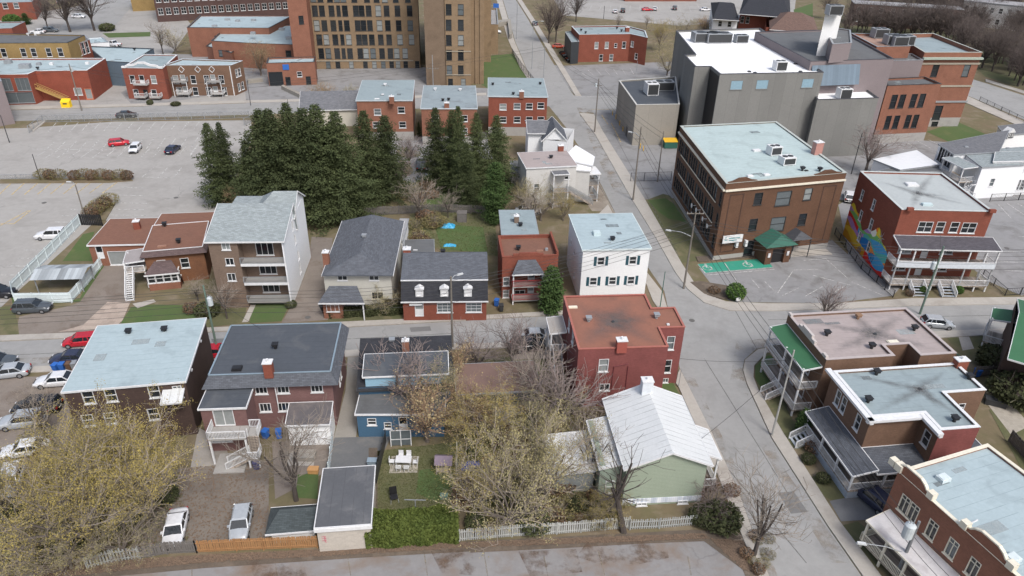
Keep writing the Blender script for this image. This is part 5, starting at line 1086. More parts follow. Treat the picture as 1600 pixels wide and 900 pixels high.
bs=MB(); a,c=b.edge(0); W_=(c-a).length; d=(c-a)/W_; n_=Vector((d.y,-d.x)); bs.add([(*(a+d*.5+n_*.1),18.2),(*(a+d*W_*.6+n_*.1),18.2),(*(a+d*W_*.6+n_*1.2),14.2),(*(a+d*.5+n_*1.2),14.2),(*(a+d*.5+n_*.02),14.2),(*(a+d*W_*.6+n_*.02),14.2)],[(3,2,1,0),(5,4,3,2),(0,4,3),(1,2,5)]); bs.build('metal_skirt',W_STEEL,b.root)
ph=Bld('x','','',[(1301,69),(1331,67),(1329,47),(1287,41)],22.5,W_MAUVE,R_DARK2,par=.2,parent=b,wname='penthouse_wall',snap=False); ph.z0=18.7; ph.finish()
b=Bld('brick_college','large orange brick institution with stone bands and flat green grey roof','school',[(1445,82),(1535,82),(1458,52),(1398,54)],17.5,B_ORANGE,R_BLUE2,par=.9,cap=plain('stone coping',(.45,.46,.42)),snap=False)
b.win(0,[(1461,110),(1510,109)],1.6,3.0,'dark',T_DARK); b.win(0,[(1465,176)],2.0,3.4,'dark',T_DARK)
b.win(0,[(1459,198)],1.6,1.2,'dark',T_DARK); b.found=2.2; b.finish()
a,c=b.edge(0); W_=(c-a).length; d=(c-a)/W_; n_=Vector((d.y,-d.x))
for z,o,h,m in((16.0,.7,.45,plain('green stone cornice',(.36,.42,.36))),(14.8,.15,.4,plain('weathered stone',(.34,.31,.25))),(9.6,.12,.4,plain('weathered stone',(.34,.31,.25))),(5.9,.2,.4,T_GREY)): frame_box(b,a,d,n_,-.2,W_+.3,.01,o,z,z+h,'stone_band',m)
wg=Bld('x','','',[(1387,134),(1471,131),(1445,120),(1380,123)],13.0,B_ORANGE,R_DARK2,par=.4,parent=b,wname='wing_wall',snap=False,cap=T_DARK)
wg.win(0,[(1396,159),(1409,158),(1427,157),(1440,157)],1.5,3.0,'dark',T_DARK,0); wg.win(0,[(1387,191),(1400,191),(1418,190),(1430,189)],1.4,3.0,'dark',T_DARK,0); wg.found=2.0; wg.finish()
md=Bld('x','','',[(1390,95),(1443,94),(1425,84),(1380,86)],16.0,W_MAUVE,R_DARK2,par=.3,parent=b,wname='middle_wall',snap=False); md.finish()
tp=Bld('x','','',[(1370,73),(1423,72),(1400,54),(1330,52)],18.4,B_ORANGE,mat('rusty plant deck',(.36,.24,.19),(.3,.2,.16),stain=(.2,.12,.09)),par=.4,parent=b,wname='upper_wall',snap=False); tp.finish()
for i,(x,y) in enumerate(((1375,50),(1395,60),(1405,62),(1415,61))): tp.hvac(x,y,3.5,2.5,2.2,T_GREY)
b=Bld('lift_tower','white box tower rising behind the mauve hall','tower',[(1290,20),(1316,20),(1315,10),(1293,9)],27.5,W_WHITEP,R_GREY,par=.3,snap=False); b.finish(); b.hvac(1304,14,3,2,2,T_GREY)
# house with motorcycles beside it
b=Bld('brick_block','red brick block with blue grey roof and black glazed street front across the lot','house',[(905,54),(985,53),(1012,59),(1008,48),(978,40),(893,41)],8.2,B_RED,R_BLUE2,par=.3,cap=plain('pale flashing',(.5,.55,.58)),snap=False)
b.win(0,[(932,71),(948,71),(975,70)],1.2,2.0); b.win(0,[(962,71)],.9,1.3); b.win(1,[(988,69)],1.1,1.8); b.win(0,[(939,90),(955,90)],1.2,2.0); b.win(1,[(994,88)],1.1,1.8); b.finish()
b.chimney(980,46,1.2,1,1.3); b.vent(908,47); b.vent(915,51); b.vent(964,44); b.vent(971,48)
fr=Bld('x','','',[(893,66),(905,65),(896,48),(883,50)],6.5,plain('black cladding',(.035,.04,.045)),R_BLUE2,par=.2,parent=b,wname='front_wall',snap=False); fr.finish()
# three brick houses on the north street, seen from behind
def back_house(lab,pts,H,wall,roofm,wins,ch,bk=None):
    b=Bld('brick_house',lab,'house',pts,H,wall,roofm,par=0,cap=plain('pale flashing',(.5,.55,.58)),snap=True)
    for r in wins: b.win(0,r,*([1.5,1.4,'dh'] if len(r)<3 else [1.2,1.4,'dh']))
    b.found=2.0; b.finish()
    for c in ch: b.chimney(*c,1.0,.8,1.2,B_ORANGE)
    return b
b=back_house('orange brick house with grey green roof, leftmost of three behind the conifers',[(560,158),(644,157),(647,126),(564,127)],8.8,B_ORANGE,R_BLUE2,[[(627,172)],[(629,195)],[(590,175)],[(588,195)]],[(612,155)]); b.vent(602,133,T_WHITE); b.skylight(589,154,1,.4); b.skylight(598,147,.6,.4)
b=back_house('orange brick house with worn grey roof, middle one of three behind the conifers',[(659,170),(745,170),(742,134),(662,136)],8.0,B_ORANGE,mat('blotched grey roof',(.27,.32,.34),(.20,.24,.26),stain=(.14,.15,.16),samt=.42),[[(680,185),(725,185)],[(680,205),(725,205)]],[(698,165)]); b.vent(692,157); b.vent(701,156); b.vent(719,141,T_WHITE); b.vent(680,140,T_WHITE)
b=back_house('dark red brick house with pale roof and three windows per floor by the crossing',[(765,152),(855,151),(848,122),(762,124)],8.8,B_RED,R_BLUE2,[[(808,166)],[(827,166)],[(845,165)],[(808,187)],[(827,187)],[(845,187)],[(786,167)],[(786,187)]],[(815,147)]); b.vent(844,131); b.vent(770,132); b.vent(802,147)
# white duplexes at the alley
b=Bld('gable_house','grey shingled house with two small gables behind the red brick one','house',[(826,208),(862,207),(857,188),(822,190)],6.5,W_WHITE,S_MID,par=0,snap=True); W_,D_=b.L[1].x,b.L[2].y; b.finish(roof=False); gable_mesh(b,0,W_,0,D_,6.5,7.6,'x',.3,S_MID,W_WHITE)
c2=Bld('x','','',[(848,219),(898,222),(886,200),(862,198)],5.8,W_WHITE,S_GREY,par=0,snap=True,parent=b,wname='front_wall'); c2.finish(roof=False)
x0,x1=sorted((c2.L[0].x,c2.L[1].x)); y0,y1=sorted((c2.L[0].y,c2.L[2].y)); gable_mesh(b,x0,x1,y0,y1,5.8,8.2,'y',.4,S_GREY,W_WHITE)
b=Bld('white_duplex','white painted duplex with pinkish roof, rear stairs and galleries by the alley','house',[(820,263),(885,261),(900,236),(812,240)],7.0,W_OFF,R_PINK,par=0,cap=T_WHITE,snap=True)
b.win(0,[(839,281),(839,305)],1.0,1.5,glass=3); W_,D_=b.L[1].x,b.L[2].y; b.addwin(0,W_*.8,5.2,1,1.3,'dh',T_WHITE,0); b.finish(); b.chimney(876,232,1.0,.8,1.2,B_RED); b.vent(861,246)
x0=b.on_wall(0,862,300)[0]; x1=b.on_wall(0,886,300)[0]
b.canopy(x0,x1,-2.2,-.04,6.4,S_MID); 
for z in(3.0,.3): b.deck(x0,x1,-2.1,-.04,z,[(x0+.1,-2.0,6.2),(x1-.1,-2.0,6.2)] if z>2 else None,'ws',railm=T_GREY)
b.stairs((x1,-1.2),(x1+4.8,-1.2),0,3.0,1.0,railm=T_GREY)
w2=Bld('x','','',[(886,268),(921,265),(925,250),(889,250)],6.0,W_OFF,R_WHITE,par=0,cap=T_WHITE,snap=True,parent=b,wname='side_wall'); w2.finish()
w3=Bld('x','','',[(880,249),(925,259),(928,246),(900,229)],6.4,W_OFF,R_WHITE,par=0,cap=T_WHITE,snap=False,parent=b,wname='upper_wall'); w3.finish()
q=w2.L[1]
for z in(.5,3.3): b.deck(q.x+.05,q.x+1.9,q.y+.2,q.y+3.6,z,[(q.x+1.8,q.y+.3,5.2),(q.x+1.8,q.y+3.5,5.2)] if z>2 else None,'wse',railm=T_GREY)
b.canopy(q.x,q.x+2.1,q.y+.1,q.y+3.8,5.4,T_WHITE)
b=Bld('garage','grey shed roof with mossy edge left of the white duplex','garage',[(800,270),(822,268),(820,252),(798,254)],3.5,FOUND,R_DARK2,par=0,snap=True); b.finish()
b=Bld('small_house','small grey shingle gabled house among bare trees above the conifers','house',[(470,172),(560,170),(560,146),(480,148)],4.0,W_CREAM,S_MID,par=0,snap=True); W_,D_=b.L[1].x,b.L[2].y; b.finish(roof=False); gable_mesh(b,0,W_,0,D_,4,6.4,'x',.4,S_MID,W_CREAM)
# ---- hospital
FAR=B_TAN
b=Bld('hospital','massive tan brick hospital block with rows of windows rising out of frame','hospital',[(496,107),(657,107),(657,60),(500,60)],0.01,FAR,R_GREY,par=.5,snap=True)
b.H=36; b.found=None
D_=b.L[2].y=20; b.L[3].y=20; W_=b.L[1].x
for y0,xs in((17,[492,503,518,529,539,556,565,576,591,604,621,640]),(40,[495,507,521,532,542,559,568,578,593,606,623,641]),(62,[499,510,524,535,545,561,570,581,595,608,625,643]),(83.5,[502,513,527,537,547,563,572,583,597,610,620,633])):
    for i,x in enumerate(xs): b.win(0,[(x,y0)],1.55 if i!=3 else 1.1,2.9,'dark',T_DARK)
b.win(0,[(x,-5) for x in(489,500,515,526,536,553,562,573,588,601,618,637)],1.55,2.9,'dark',T_DARK)
b.win(0,[(x,101) for x in(513,528,549,571,585,599,612,622,634,652)],1.3,2.0,'dark',T_DARK)
for k in b.wins[0]: pass
b.win(0,[(570,102)],3,2.4,'plain',W_STEEL,0)
b.finish()
a,c=b.edge(0); d=(c-a).normalized(); n_=Vector((d.y,-d.x)); zb=b.on_wall(0,575,95)[1]; frame_box(b,a,d,n_,0,W_,.01,.15,zb-.1,zb+.15,'stone_band',plain('weathered stone',(.34,.31,.25)))
for w in b.wins[0]: 
    pass
# orange brick tower and low wing on its left
t_=Bld('x','','',[(446,122),(496,122),(496,100),(446,100)],0.01,B_ORANGE,R_GREY,par=.5,parent=b,wname='tower_wall'); t_.H=36; t_.L=[Vector((t_.L[0].x+2.5,t_.L[0].y+3.2)),Vector((-.02,t_.L[1].y+3.2)),Vector((-.02,18)),Vector((t_.L[0].x+2.5,18))]
t_.win(0,[(468,9),(472,31),(475,53)],1.3,2.2,'dark',T_DARK); t_.finish()
lw=Bld('x','','',[(411,99),(492,97),(492,89),(424,90)],6.0,B_ORANGE,R_BLUE,par=.4,parent=b,wname='low_wing_wall',cap=T_DARK)
lw.win(0,[(429,119)],3.6,3.6,'plain',T_DARK,0,zs=1.9); lw.win(0,[(449,117),(481,117)],1.3,2.2,'dark',T_DARK,0,zs=1.2); lw.win(0,[(468,116)],1.3,1.4); lw.finish(); lw.skylight(469,92,.8,.6,T_GREY)
sg=frame_box(b,*((lambda p,q:(p,(q-p).normalized(),Vector(((q-p).normalized().y,-(q-p).normalized().x))))(*lw.edge(0))),lw.on_wall(0,447,108)[0]-.8,lw.on_wall(0,447,108)[0]+.8,.05,.15,4.2,5.6,'blue_sign',T_BLUEP)
# projecting right wing
def hwing(pts,m,H=36,name='wing_wall'):
    w=Bld('x','','',pts,0.01,m,R_GREY,par=.5,parent=b,wname=name,snap=True); w.H=H; return w
r1=hwing([(670,133),(697,133),(697,60),(670,60)],B_HOSP2); r1.finish()
r2=hwing([(697.6,134),(733,133),(730,60),(697,60)],FAR)
for y0 in(15,39,63,86,110): r2.win(0,[(701,y0),(710,y0),(720,y0)],1.5,2.7,'dark',T_DARK)
r2.win(0,[(704,131),(724,130)],1.3,1.8,'dark',T_DARK); r2.finish()
a,c=r2.edge(0); d=(c-a).normalized(); n_=Vector((d.y,-d.x)); Wl=(c-a).length
for z in(2.8,9.0): frame_box(b,a,d,n_,0,Wl,.01,.15,z,z+.2,'stone_band',plain('weathered stone',(.34,.31,.25)))
r3=hwing([(734,131),(756,131),(752,60),(730,60)],FAR); r3.finish()
for u in(.15,.45,.75):
    a,c=r3.edge(0); d=(c-a).normalized(); n_=Vector((d.y,-d.x)); Wl=(c-a).length; frame_box(b,a,d,n_,Wl*u,Wl*u+.5,.01,.35,0,35,'pilaster',FAR)
r4=hwing([(756,97),(767,97),(765,60),(754,60)],B_TAN,30); r4.finish()
r5=hwing([(767,84),(778,84),(776,55),(766,55)],B_TAN,9); r5.finish()
# ---- clinic with pale roofs
b=Bld('clinic','sprawling orange brick clinic with pale blue flat roofs left of the hospital','clinic',[(292,43),(420,44),(458,24),(313,24)],8.5,B_ORANGE,R_BLUE,par=.3,cap=T_DARK,snap=False); b.win(0,[(340,58),(350,60),(363,64)],1.8,1.8,'dark',T_DARK); b.finish()
for q in((355,29),(371,31),(396,30),(335,39),(395,50)): b.skylight(*q,1.4,1.0,T_GREY,h=.5)
c2=Bld('x','','',[(330,64),(400,68),(462,70),(459,38),(350,44)],7.0,B_ORANGE,R_BLUE,par=.3,cap=T_DARK,snap=False,parent=b,wname='wing_wall'); c2.win(0,[(345,82),(356,85)],1.3,1.8,'dark',T_DARK); c2.win(1,[(451,85),(460,84)],1.6,2,'dark',T_DARK); c2.finish(); c2.skylight(451,57,1.6,1.2,T_GREY,h=.8); c2.skylight(440,44,1.6,1.2,T_GREY,h=.6)
c3=Bld('x','','',[(322,72),(362,83),(372,73),(334,63)],4.5,B_ORANGE,R_BLUE,par=.2,cap=T_DARK,snap=False,parent=b,wname='low_wall'); c3.finish()
# ---- long dark brick building at the top
b=Bld('convent','long very dark brick building with white paired windows along the top edge','building',[(245,34),(460,24),(460,0),(245,10)],0.01,brick('brick near black',(.09,.055,.05)),R_GREY,par=0,snap=True); b.H=14; b.L[2].y=b.L[3].y=14; W_=b.L[1].x
n=20
for z in(4,8.2,12.2): b.row(0,[W_*(i+.6)/n for i in range(n)],z-.4,1.7,2.3,'dbl',T_WHITE,0)
b.finish()
b=Bld('yellow_annex','small ochre brick annex at the left end of the long dark building','building',[(208,17),(244,17),(244,5),(208,5)],0.01,B_OCHRE,R_GREY,par=0,snap=True); b.H=6; b.L[2].y=b.L[3].y=12; b.finish()
b=Bld('apartment_wing','orange brick wing with white windows between the dark building and the hospital tower','building',[(420,22),(470,22),(470,0),(420,0)],0.01,B_ORANGE,R_GREY,par=0,snap=True); b.H=18; b.L[2].y=b.L[3].y=12; W_=b.L[1].x
for z in(4,8,12): b.row(0,[W_*t for t in(.15,.35,.7,.88)],z,1.4,1.9)
b.finish()
# ---- shops upper left
b=Bld('shop','red painted store with wide shop windows, pale roof and yellow outside stairs','shop',[(-60,118),(43,116),(55,111),(136,110),(165,91),(-40,92)],7.2,brick('brick painted red',(.25,.07,.045)),R_BLUE,par=.3,cap=T_WHITE,snap=False)
b.win(0,[(8,132),(19,132),(36,132)],3.0,3.0,'tri',T_GREY,3); b.win(0,[(32,158)],11,2.6,'tri',T_GREY,3,zs=1.7); b.win(2,[(122,143)],1.8,1.8,'plain',T_WHITE,2); b.win(2,[(141,155)],1.6,2.6,'plain',T_ORANGE,2,zs=1.5); b.finish()
b.skylight(12,94,1.6,1.2,T_GREY,h=.8); b.skylight(38,100,2.4,1.6,T_GREY,h=1); b.skylight(60,98,1,1,T_GREY,h=.6); b.skylight(80,98,.8,.8,T_WHITE,h=.5); b.skylight(136,97,.8,.8,T_WHITE,h=.5); b.vent(59,107)
a,c=b.edge(2); d=(c-a).normalized(); n_=Vector((d.y,-d.x)); u0=b.on_wall(2,60,133)[0]; u1=b.on_wall(2,112,157)[0]
sp=MB(); A3=a+d*u0+n_*.9; B3=a+d*u1+n_*.9
for o in(0,.9):
    sp.bar((*(A3+n_*o),3.6),(*(B3+n_*o),.2),.1,.4)
    sp.bar((*(A3+n_*o),4.6),(*(B3+n_*o),1.1),.08,.1)
for i in range(14):
    t=i/13; p=A3.lerp(B3,t); z=3.6-3.4*t; sp.bar((*p,z),(*(p+n_*.9),z),.3,.06); sp.bar((*(p+n_*.9),z),(*(p+n_*.9),z+.95),.05)
sp.build('staircase',plain('yellow pine stairs',(.42,.27,.10)),b.root)
b=Bld('tan_building','ochre brick building with dark roof and white windows behind the red store','building',[(-40,68),(105,67),(132,55),(-30,52)],10.5,B_OCHRE,R_DARK2,par=.2,cap=T_DARK,snap=False); b.win(0,[(6,83),(37,83),(53,83),(76,81),(94,80)],1.3,2.2); b.finish(); b.skylight(58,51,1.4,.8,h=.6); b.vent(44,54,T_WHITE)
c2=Bld('x','','',[(108,73),(140,62),(133,55),(105,67)],9.2,B_RED,S_MID,par=.1,snap=False,parent=b,wname='corner_wall'); c2.win(0,[(117,78),(124,76),(130,73),(136,71)],1.2,3.0,'dark',T_WHITE); c2.finish()
b=Bld('blue_grey_hall','low slate blue hall with pale roof between the red store and the brick duplexes','building',[(165,96),(205,98),(240,76),(135,72)],6.2,plain('slate blue cladding',(.10,.14,.18)),R_BLUE,par=.2,cap=T_DARK,snap=False); b.finish(); b.vent(210,77)
b=Bld('white_annex','small white flat roofed annex on the pale hall','building',[(140,68),(170,66),(160,58),(130,60)],6.8,W_WHITE,R_BLUE,par=.2,snap=False); b.finish()
b=Bld('brick_duplex','dark red brick duplex with white curved parapet and balcony by the north street','apartment building',[(190,106),(254,107),(277,86),(225,85)],7.6,B_RED,R_BLUE2,par=.2,cap=T_WHITE,snap=False)
b.win(0,[(207,124),(240,124)],1.3,2.0); b.win(0,[(222,125)],1.2,2.4,'door'); b.win(0,[(213,146),(241,146)],1.3,2.0); b.win(0,[(229,150),(249,150)],1.1,2.3,'door',T_DARK,0); b.finish()
a,c=b.edge(0); W_=(c-a).length; d=(c-a)/W_; n_=Vector((d.y,-d.x))
pc=MB(); prof=[(0,0),(1,0),(1.4,.4),(W_*.3,.55),(W_*.42,1.1),(W_*.58,1.1),(W_*.7,.55),(W_-1.4,.4),(W_-1,0),(W_,0)]
for i in range(9): pc.bar((*(a+d*prof[i][0]-n_*.1),7.8+prof[i][1]),(*(a+d*prof[i+1][0]-n_*.1),7.8+prof[i+1][1]),.5,.45)
pc.build('parapet_curve',T_WHITE,b.root)
def fbalc(b,k,u,z,w,dp,posts=True,m=T_WHITE):
    a,c=b.edge(k); d=(c-a).normalized(); n_=Vector((d.y,-d.x)); frame_box(b,a,d,n_,u-w/2,u+w/2,.02,dp,z-.2,z,'balcony_floor',FOUND)
    r=MB(); P=[a+d*(u-w/2)+n_*.05,a+d*(u-w/2)+n_*dp,a+d*(u+w/2)+n_*dp,a+d*(u+w/2)+n_*.05]
    for i in range(3): railing(r,P[i],P[i+1],z,z,.95,.25)
    r.build('railing',m,b.root)
u=b.on_wall(0,223,133)[0]; fbalc(b,0,u,3.9,3.4,1.3)
for px in(225,248): u=b.on_wall(0,px,160)[0]; fbalc(b,0,u,.8,2.6,1.5)
b=Bld('brick_duplex','brown brick duplex with pale roof, diamond panels and twin white balconies','apartment building',[(255,102),(361,102),(379,95),(285,92)],7.6,B_BROWN,R_BLUE,par=.25,cap=plain('pale flashing',(.5,.55,.58)),snap=False)
b.win(0,[(275,125),(302,124),(323,124),(346,124)],1.3,2.1); b.win(0,[(286,124),(333,124)],1.2,2.3,'door',T_WHITE,2); b.win(0,[(281,145),(306,145),(327,145),(351,145)],1.3,2.1); b.win(0,[(291,147),(338,147)],1.2,2.3,'door',T_WHITE,2)
b.win(1,[(370,116),(374,111)],1,2); b.win(1,[(374,138),(379,132)],1,2); b.finish()
for px in(283.5,309,331): u,z,_=b.on_wall(0,px,109); 
a,c=b.edge(0); W_=(c-a).length; d=(c-a)/W_; n_=Vector((d.y,-d.x)); dm=MB()
for px in(283.5,309,331):
    u=b.on_wall(0,px,109)[0]; z=6.6; dm=MB(); P=[(u-.7,z),(u,z-.8),(u+.7,z),(u,z+.8)]
    for i in range(4): dm.bar((*(a+d*P[i][0]+n_*.05),P[i][1]),(*(a+d*P[(i+1)%4][0]+n_*.05),P[(i+1)%4][1]),.2,.1)
    dm.build('diamond_panel',T_WHITE,b.root)
for px in(284,337): 
    u=b.on_wall(0,px,133)[0]; fbalc(b,0,u,3.9,3.6,1.5,m=T_GREY); fbalc(b,0,u+.5,.9,3.2,1.8)
    for s_ in(-1,1): 
        p=a+d*(u+s_*1.7)+n_*1.45; m_=MB(); m_.box(p.x-.07,p.x+.07,p.y-.07,p.y+.07,0,3.8); m_.build('post',T_WHITE,b.root)
tb=frame_box(b,a,d,n_,.3,.5,.01,.1,0,7.4,'downpipe',T_WHITE); frame_box(b,a,d,n_,W_-.5,W_-.3,.01,.1,0,7.4,'downpipe',T_WHITE)
# mauve block at left frame edge, houses and roofs at the very top
b=Bld('mauve_block','windowless mauve clad block cut by the left edge of the picture','building',[(-150,225),(24,193),(-5,130),(-150,135)],0.01,W_MAUVE,R_GREY,par=.3,snap=False); P0=b.L; b.H=9.5; b.finish()
b=Bld('brick_house','dark brick house corner by the top left trees','house',[(-40,46),(18,44),(39,34),(-30,35)],7,B_RED,R_BLUE2,par=.2,snap=False); b.finish()
b=Bld('brick_house','red brick row with grey roof in the very top left corner','house',[(-40,5),(50,3),(60,-12),(-40,-10)],6,B_RED,R_BLUE2,par=.2,snap=False); b.win(0,[(8,9),(25,8)],1.6,2); b.finish()
b=Bld('brick_manor','red brick house with dark mansard and white dormers at the top right','house',[(1156,22),(1225,20),(1240,-8),(1165,-8)],9,B_RED,S_BLACK,par=0,snap=True); W_,D_=b.L[1].x,b.L[2].y
b.win(0,[(1160,30),(1168,32)],1.2,2.2); b.finish(roof=False); gable_mesh(b,0,W_,0,D_,9,12.5,'x',.3,S_BLACK,None,hip=3)
b=Bld('hip_house','brick house with brown hip roof behind the bright theatre roof','house',[(1205,46),(1275,45),(1268,24),(1190,26)],7.5,B_RED,shingle('shingle brown',(.17,.11,.09)),par=0,snap=True); W_,D_=b.L[1].x,b.L[2].y; b.win(0,[(1243,45),(1213,46)],1.4,1.8); b.finish(roof=False); gable_mesh(b,0,W_,0,D_,7.5,11,'x',.5,shingle('shingle brown',(.1,.1,.1)),None,hip=5)
b=Bld('mansard_house','white and grey house with dark roof beside the top car park','house',[(1115,30),(1150,28),(1148,5),(1112,6)],7,W_WHITE,S_BLACK,par=0,snap=True); W_,D_=b.L[1].x,b.L[2].y; b.win(0,[(1125,38),(1140,37)],1.2,1.8,'dark'); b.finish(roof=False); gable_mesh(b,0,W_,0,D_,7,10,'x',.3,S_BLACK,None,hip=2)
b=Bld('long_building','long pale stone building with white windows behind the park trees','building',[(1500,40),(1720,62),(1720,45),(1500,22)],0.01,mat('pale stone',(.42,.42,.42),(.36,.36,.36)),R_GREY,par=0,snap=True); b.H=9; W_=b.L[1].x; b.L[2].y=b.L[3].y=12; n=16
for z in(2.5,6.5): b.row(0,[W_*(i+.5)/n for i in range(n)],z,1.4,2.0)
b.finish()
b=Bld('long_building','long red brick building with white windows behind the bare trees at the top right','building',[(1320,40),(1480,48),(1480,30),(1320,20)],0.01,brick('brick muted far',(.13,.075,.065)),R_GREY,par=0,snap=True); b.H=8; b.L[2].y=b.L[3].y=10; W_=b.L[1].x
for z in(2.5,6): b.row(0,[W_*(i+.5)/10 for i in range(10)],z,1.4,2.0)
b.finish()
b=Bld('low_red_store','low dark red flat building along the top edge of the car park','building',[(962,2),(1070,2),(1070,-15),(962,-15)],0.01,B_RED,R_GREY,par=0,snap=True); b.H=4; b.L[2].y=b.L[3].y=10; b.finish()
# ---------------------------------------------------------------- trees and shrubs
BARK=mat('bark grey brown',(.17,.145,.125),(.11,.095,.085),scale=1.5,coord='Object',rough=1,var=.15); BARKD=mat('bark dark',(.085,.072,.065),(.06,.05,.045),scale=1.5,coord='Object',rough=1,var=.15)
TWIG=mat('twigs grey brown',(.29,.25,.21),(.21,.18,.15),scale=.6,coord='Object',rough=1,var=.18); TWIGP=mat('twigs pinkish',(.25,.205,.19),(.18,.145,.135),scale=.6,coord='Object',rough=1,var=.12); TWIGO=mat('twigs orange brown',(.29,.19,.12),(.22,.15,.10),scale=.6,coord='Object',rough=1,var=.12)
BUDY=mat('buds yellow olive',(.37,.30,.095),(.27,.22,.08),scale=.55,coord='Object',rough=.9,var=.15); BUDG=mat('buds pale olive',(.34,.30,.15),(.24,.215,.11),scale=.5,coord='Object',rough=.9,var=.15); BUDT=mat('buds straw',(.36,.29,.16),(.28,.22,.12),scale=.5,coord='Object',rough=.9,var=.12)
NEED=mat('spruce needles',(.043,.06,.024),(.08,.094,.038),scale=.45,coord='Object',rough=.9,var=.25); NEEDC=mat('cedar foliage',(.06,.10,.028),(.035,.065,.02),scale=.8,coord='Object',rough=.9,var=.12); HEDG=mat('hedge leaves',(.10,.125,.026),(.05,.078,.016),scale=.7,coord='Object',rough=.85,var=.05); SHRUBM=mat('shrub leaves dark olive',(.065,.075,.03),(.045,.05,.025),scale=1,coord='Object',rough=.9,var=.2)
def rv(rg,s=1): return Vector((rg.gauss(0,s),rg.gauss(0,s),rg.gauss(0,s)))
def leafquads(mb,pts,rg,s0,s1,up=.0):
    for p in pts:
        a=rv(rg).normalized(); b=a.cross(rv(rg)).normalized(); s=rg.uniform(s0,s1); a*=s; b*=s*.7
        mb.add([p-a-b,p+a-b,p+a+b,p-a+b],[(0,1,2,3)])
def gen_tree(seed,H=10,spread=.55,limbs=6,levels=4,tw=TWIG,bark=BARK,bud=None,nb=3000,bs=(.04,.09),lean=0,trunk_h=.22,droop=0,r0=.2,low=False):
    rg=random.Random(seed); T=MB(); C=MB(); tips=[]
    def grow(p,d,L,r,lv):
        n=3 if lv<2 else 2; q=p
        for i in range(n):
            d=(d+rv(rg,.13)+Vector((0,0,.07-droop*lv*.06))).normalized(); q2=q+d*(L/n); ra=r*(1-.35*i/n); rb=r*(1-.35*(i+1)/n)
            (T if lv<=1 else C).tube(q,q2,max(ra,.017),max(rb,.013),5 if lv<=1 else 3,cap=False)
            if lv<levels:
                k=rg.choice([1,2,2] if lv<3 else [2,2,3])
                for _ in range(k):
                    t=rg.uniform(.3,1); s_=q.lerp(q2,t); ax=rv(rg).normalized(); side=d.cross(ax).normalized(); nd=(d*rg.uniform(.5,.9)+side*rg.uniform(.5,.95)).normalized()
                    if nd.z<-.1 and not droop: nd.z=abs(nd.z)*.3
                    grow(s_,nd,L*rg.uniform(.5,.72),rb*.55,lv+1)
            else: tips.append((q2,d)); tips.append((q.lerp(q2,.4),d))
            q=q2
    base=Vector((0,0,0)); th=H*trunk_h; d0=Vector((lean,rg.uniform(-.05,.05),1)).normalized(); top=base+d0*th
    T.tube(base-Vector((0,0,.2)),top,r0*1.15,r0*.85,7,cap=False)
    if low: 
        T=MB()
    for i in range(limbs):
        a=2*math.pi*i/limbs+rg.uniform(-.4,.4); e=rg.uniform(.25,1)*spread; d=Vector((math.cos(a)*e,math.sin(a)*e,1-.3*e)).normalized(); d=(d+d0*.2).normalized()
        grow((top*rg.uniform(.75,1)) if not low else Vector((rg.uniform(-.3,.3),rg.uniform(-.3,.3),0)),d,(H-th)*rg.uniform(.5,.68),r0*.55,1)
    zmax=max(v[2] for v in C.v); s=H/zmax
    for M in(T,C): M.v=[(x*s,y*s,z*s) for x,y,z in M.v]
    if bud:
        B=MB(); P=[]
        for _ in range(nb):
            p,d=rg.choice(tips)
            if p.z<zmax*.5 and rg.random()<.6: continue
            P.append((p+d*rg.uniform(0,.5)+rv(rg,.16))*s)
        leafquads(B,P,rg,*bs); o=len(C.f); C.add(B.v,B.f,1)
    return T,C,[tw,bud] if bud else tw,bark
def gen_conifer(seed,H=14,R0=3.2,m=NEED,dens=1.0,cedar=False):
    rg=random.Random(seed); T=MB(); C=MB(); T.tube((0,0,-.2),(0,0,H*.92),.22,.04,6,cap=False); z=H*(.03 if cedar else .07)
    P=[]
    while z<H*.985:
        t=z/H; R_=R0*((1-t)**(.66 if not cedar else .6))*(1+.22*math.sin(z*1.3+seed)+.12*math.sin(z*2.9+seed*2))*(1-(.15 if not cedar else .35)*max(0,.2-t)*3)*rg.uniform(.82,1.12); R_=max(R_,.12); n=int((6 if not cedar else 10)*dens*(.55+.6*(1-t)))+2; a0=rg.uniform(0,6.28)
        for i in range(n):
            a=a0+2*math.pi*i/n+rg.uniform(-.25,.25); rr=R_*rg.uniform(.6,1.28); dz=(-.3*rr if not cedar else .55*rr)
            tip=Vector((math.cos(a)*rr,math.sin(a)*rr,z+dz+ (0.12*rr if not cedar else 0))); zj=z+rg.uniform(-.5,.5)*min(1,rr*.5); tip.z+=zj-z; root=Vector((0,0,zj))
            side=Vector((-math.sin(a),math.cos(a),0))
            k=max(3,int(rr*(5.5 if not cedar else 5)))
            for j in range(k):
                u=(j+.6)/k; p=root.lerp(tip,u)+Vector((0,0,-.1*rr*math.sin(u*3.14))); w=(.5*(1-u*.5)+.14)*min(1,rr*.6+.3)
                for s_ in(range(5) if not cedar else range(4)):
                    q=p+side*rg.uniform(-1,1)*w*1.25+Vector((math.cos(a),math.sin(a),0))*rg.uniform(-.15,.25)+Vector((0,0,rg.uniform(-.32,.12)))
                    e1=(side*rg.uniform(-1,1)+Vector((math.cos(a),math.sin(a),rg.uniform(-.9,.2)))).normalized()*rg.uniform(.10,.22); e2=e1.cross(rv(rg)).normalized()*rg.uniform(.05,.11)
                    C.add([q-e1*.4,q+e2,q+e1,q-e2],[(0,1,2,3)])
        z+=H*(.017 if not cedar else .03)/dens*rg.uniform(.85,1.15)*(.6+.6*(1-t))
    return T,C,m,BARKD
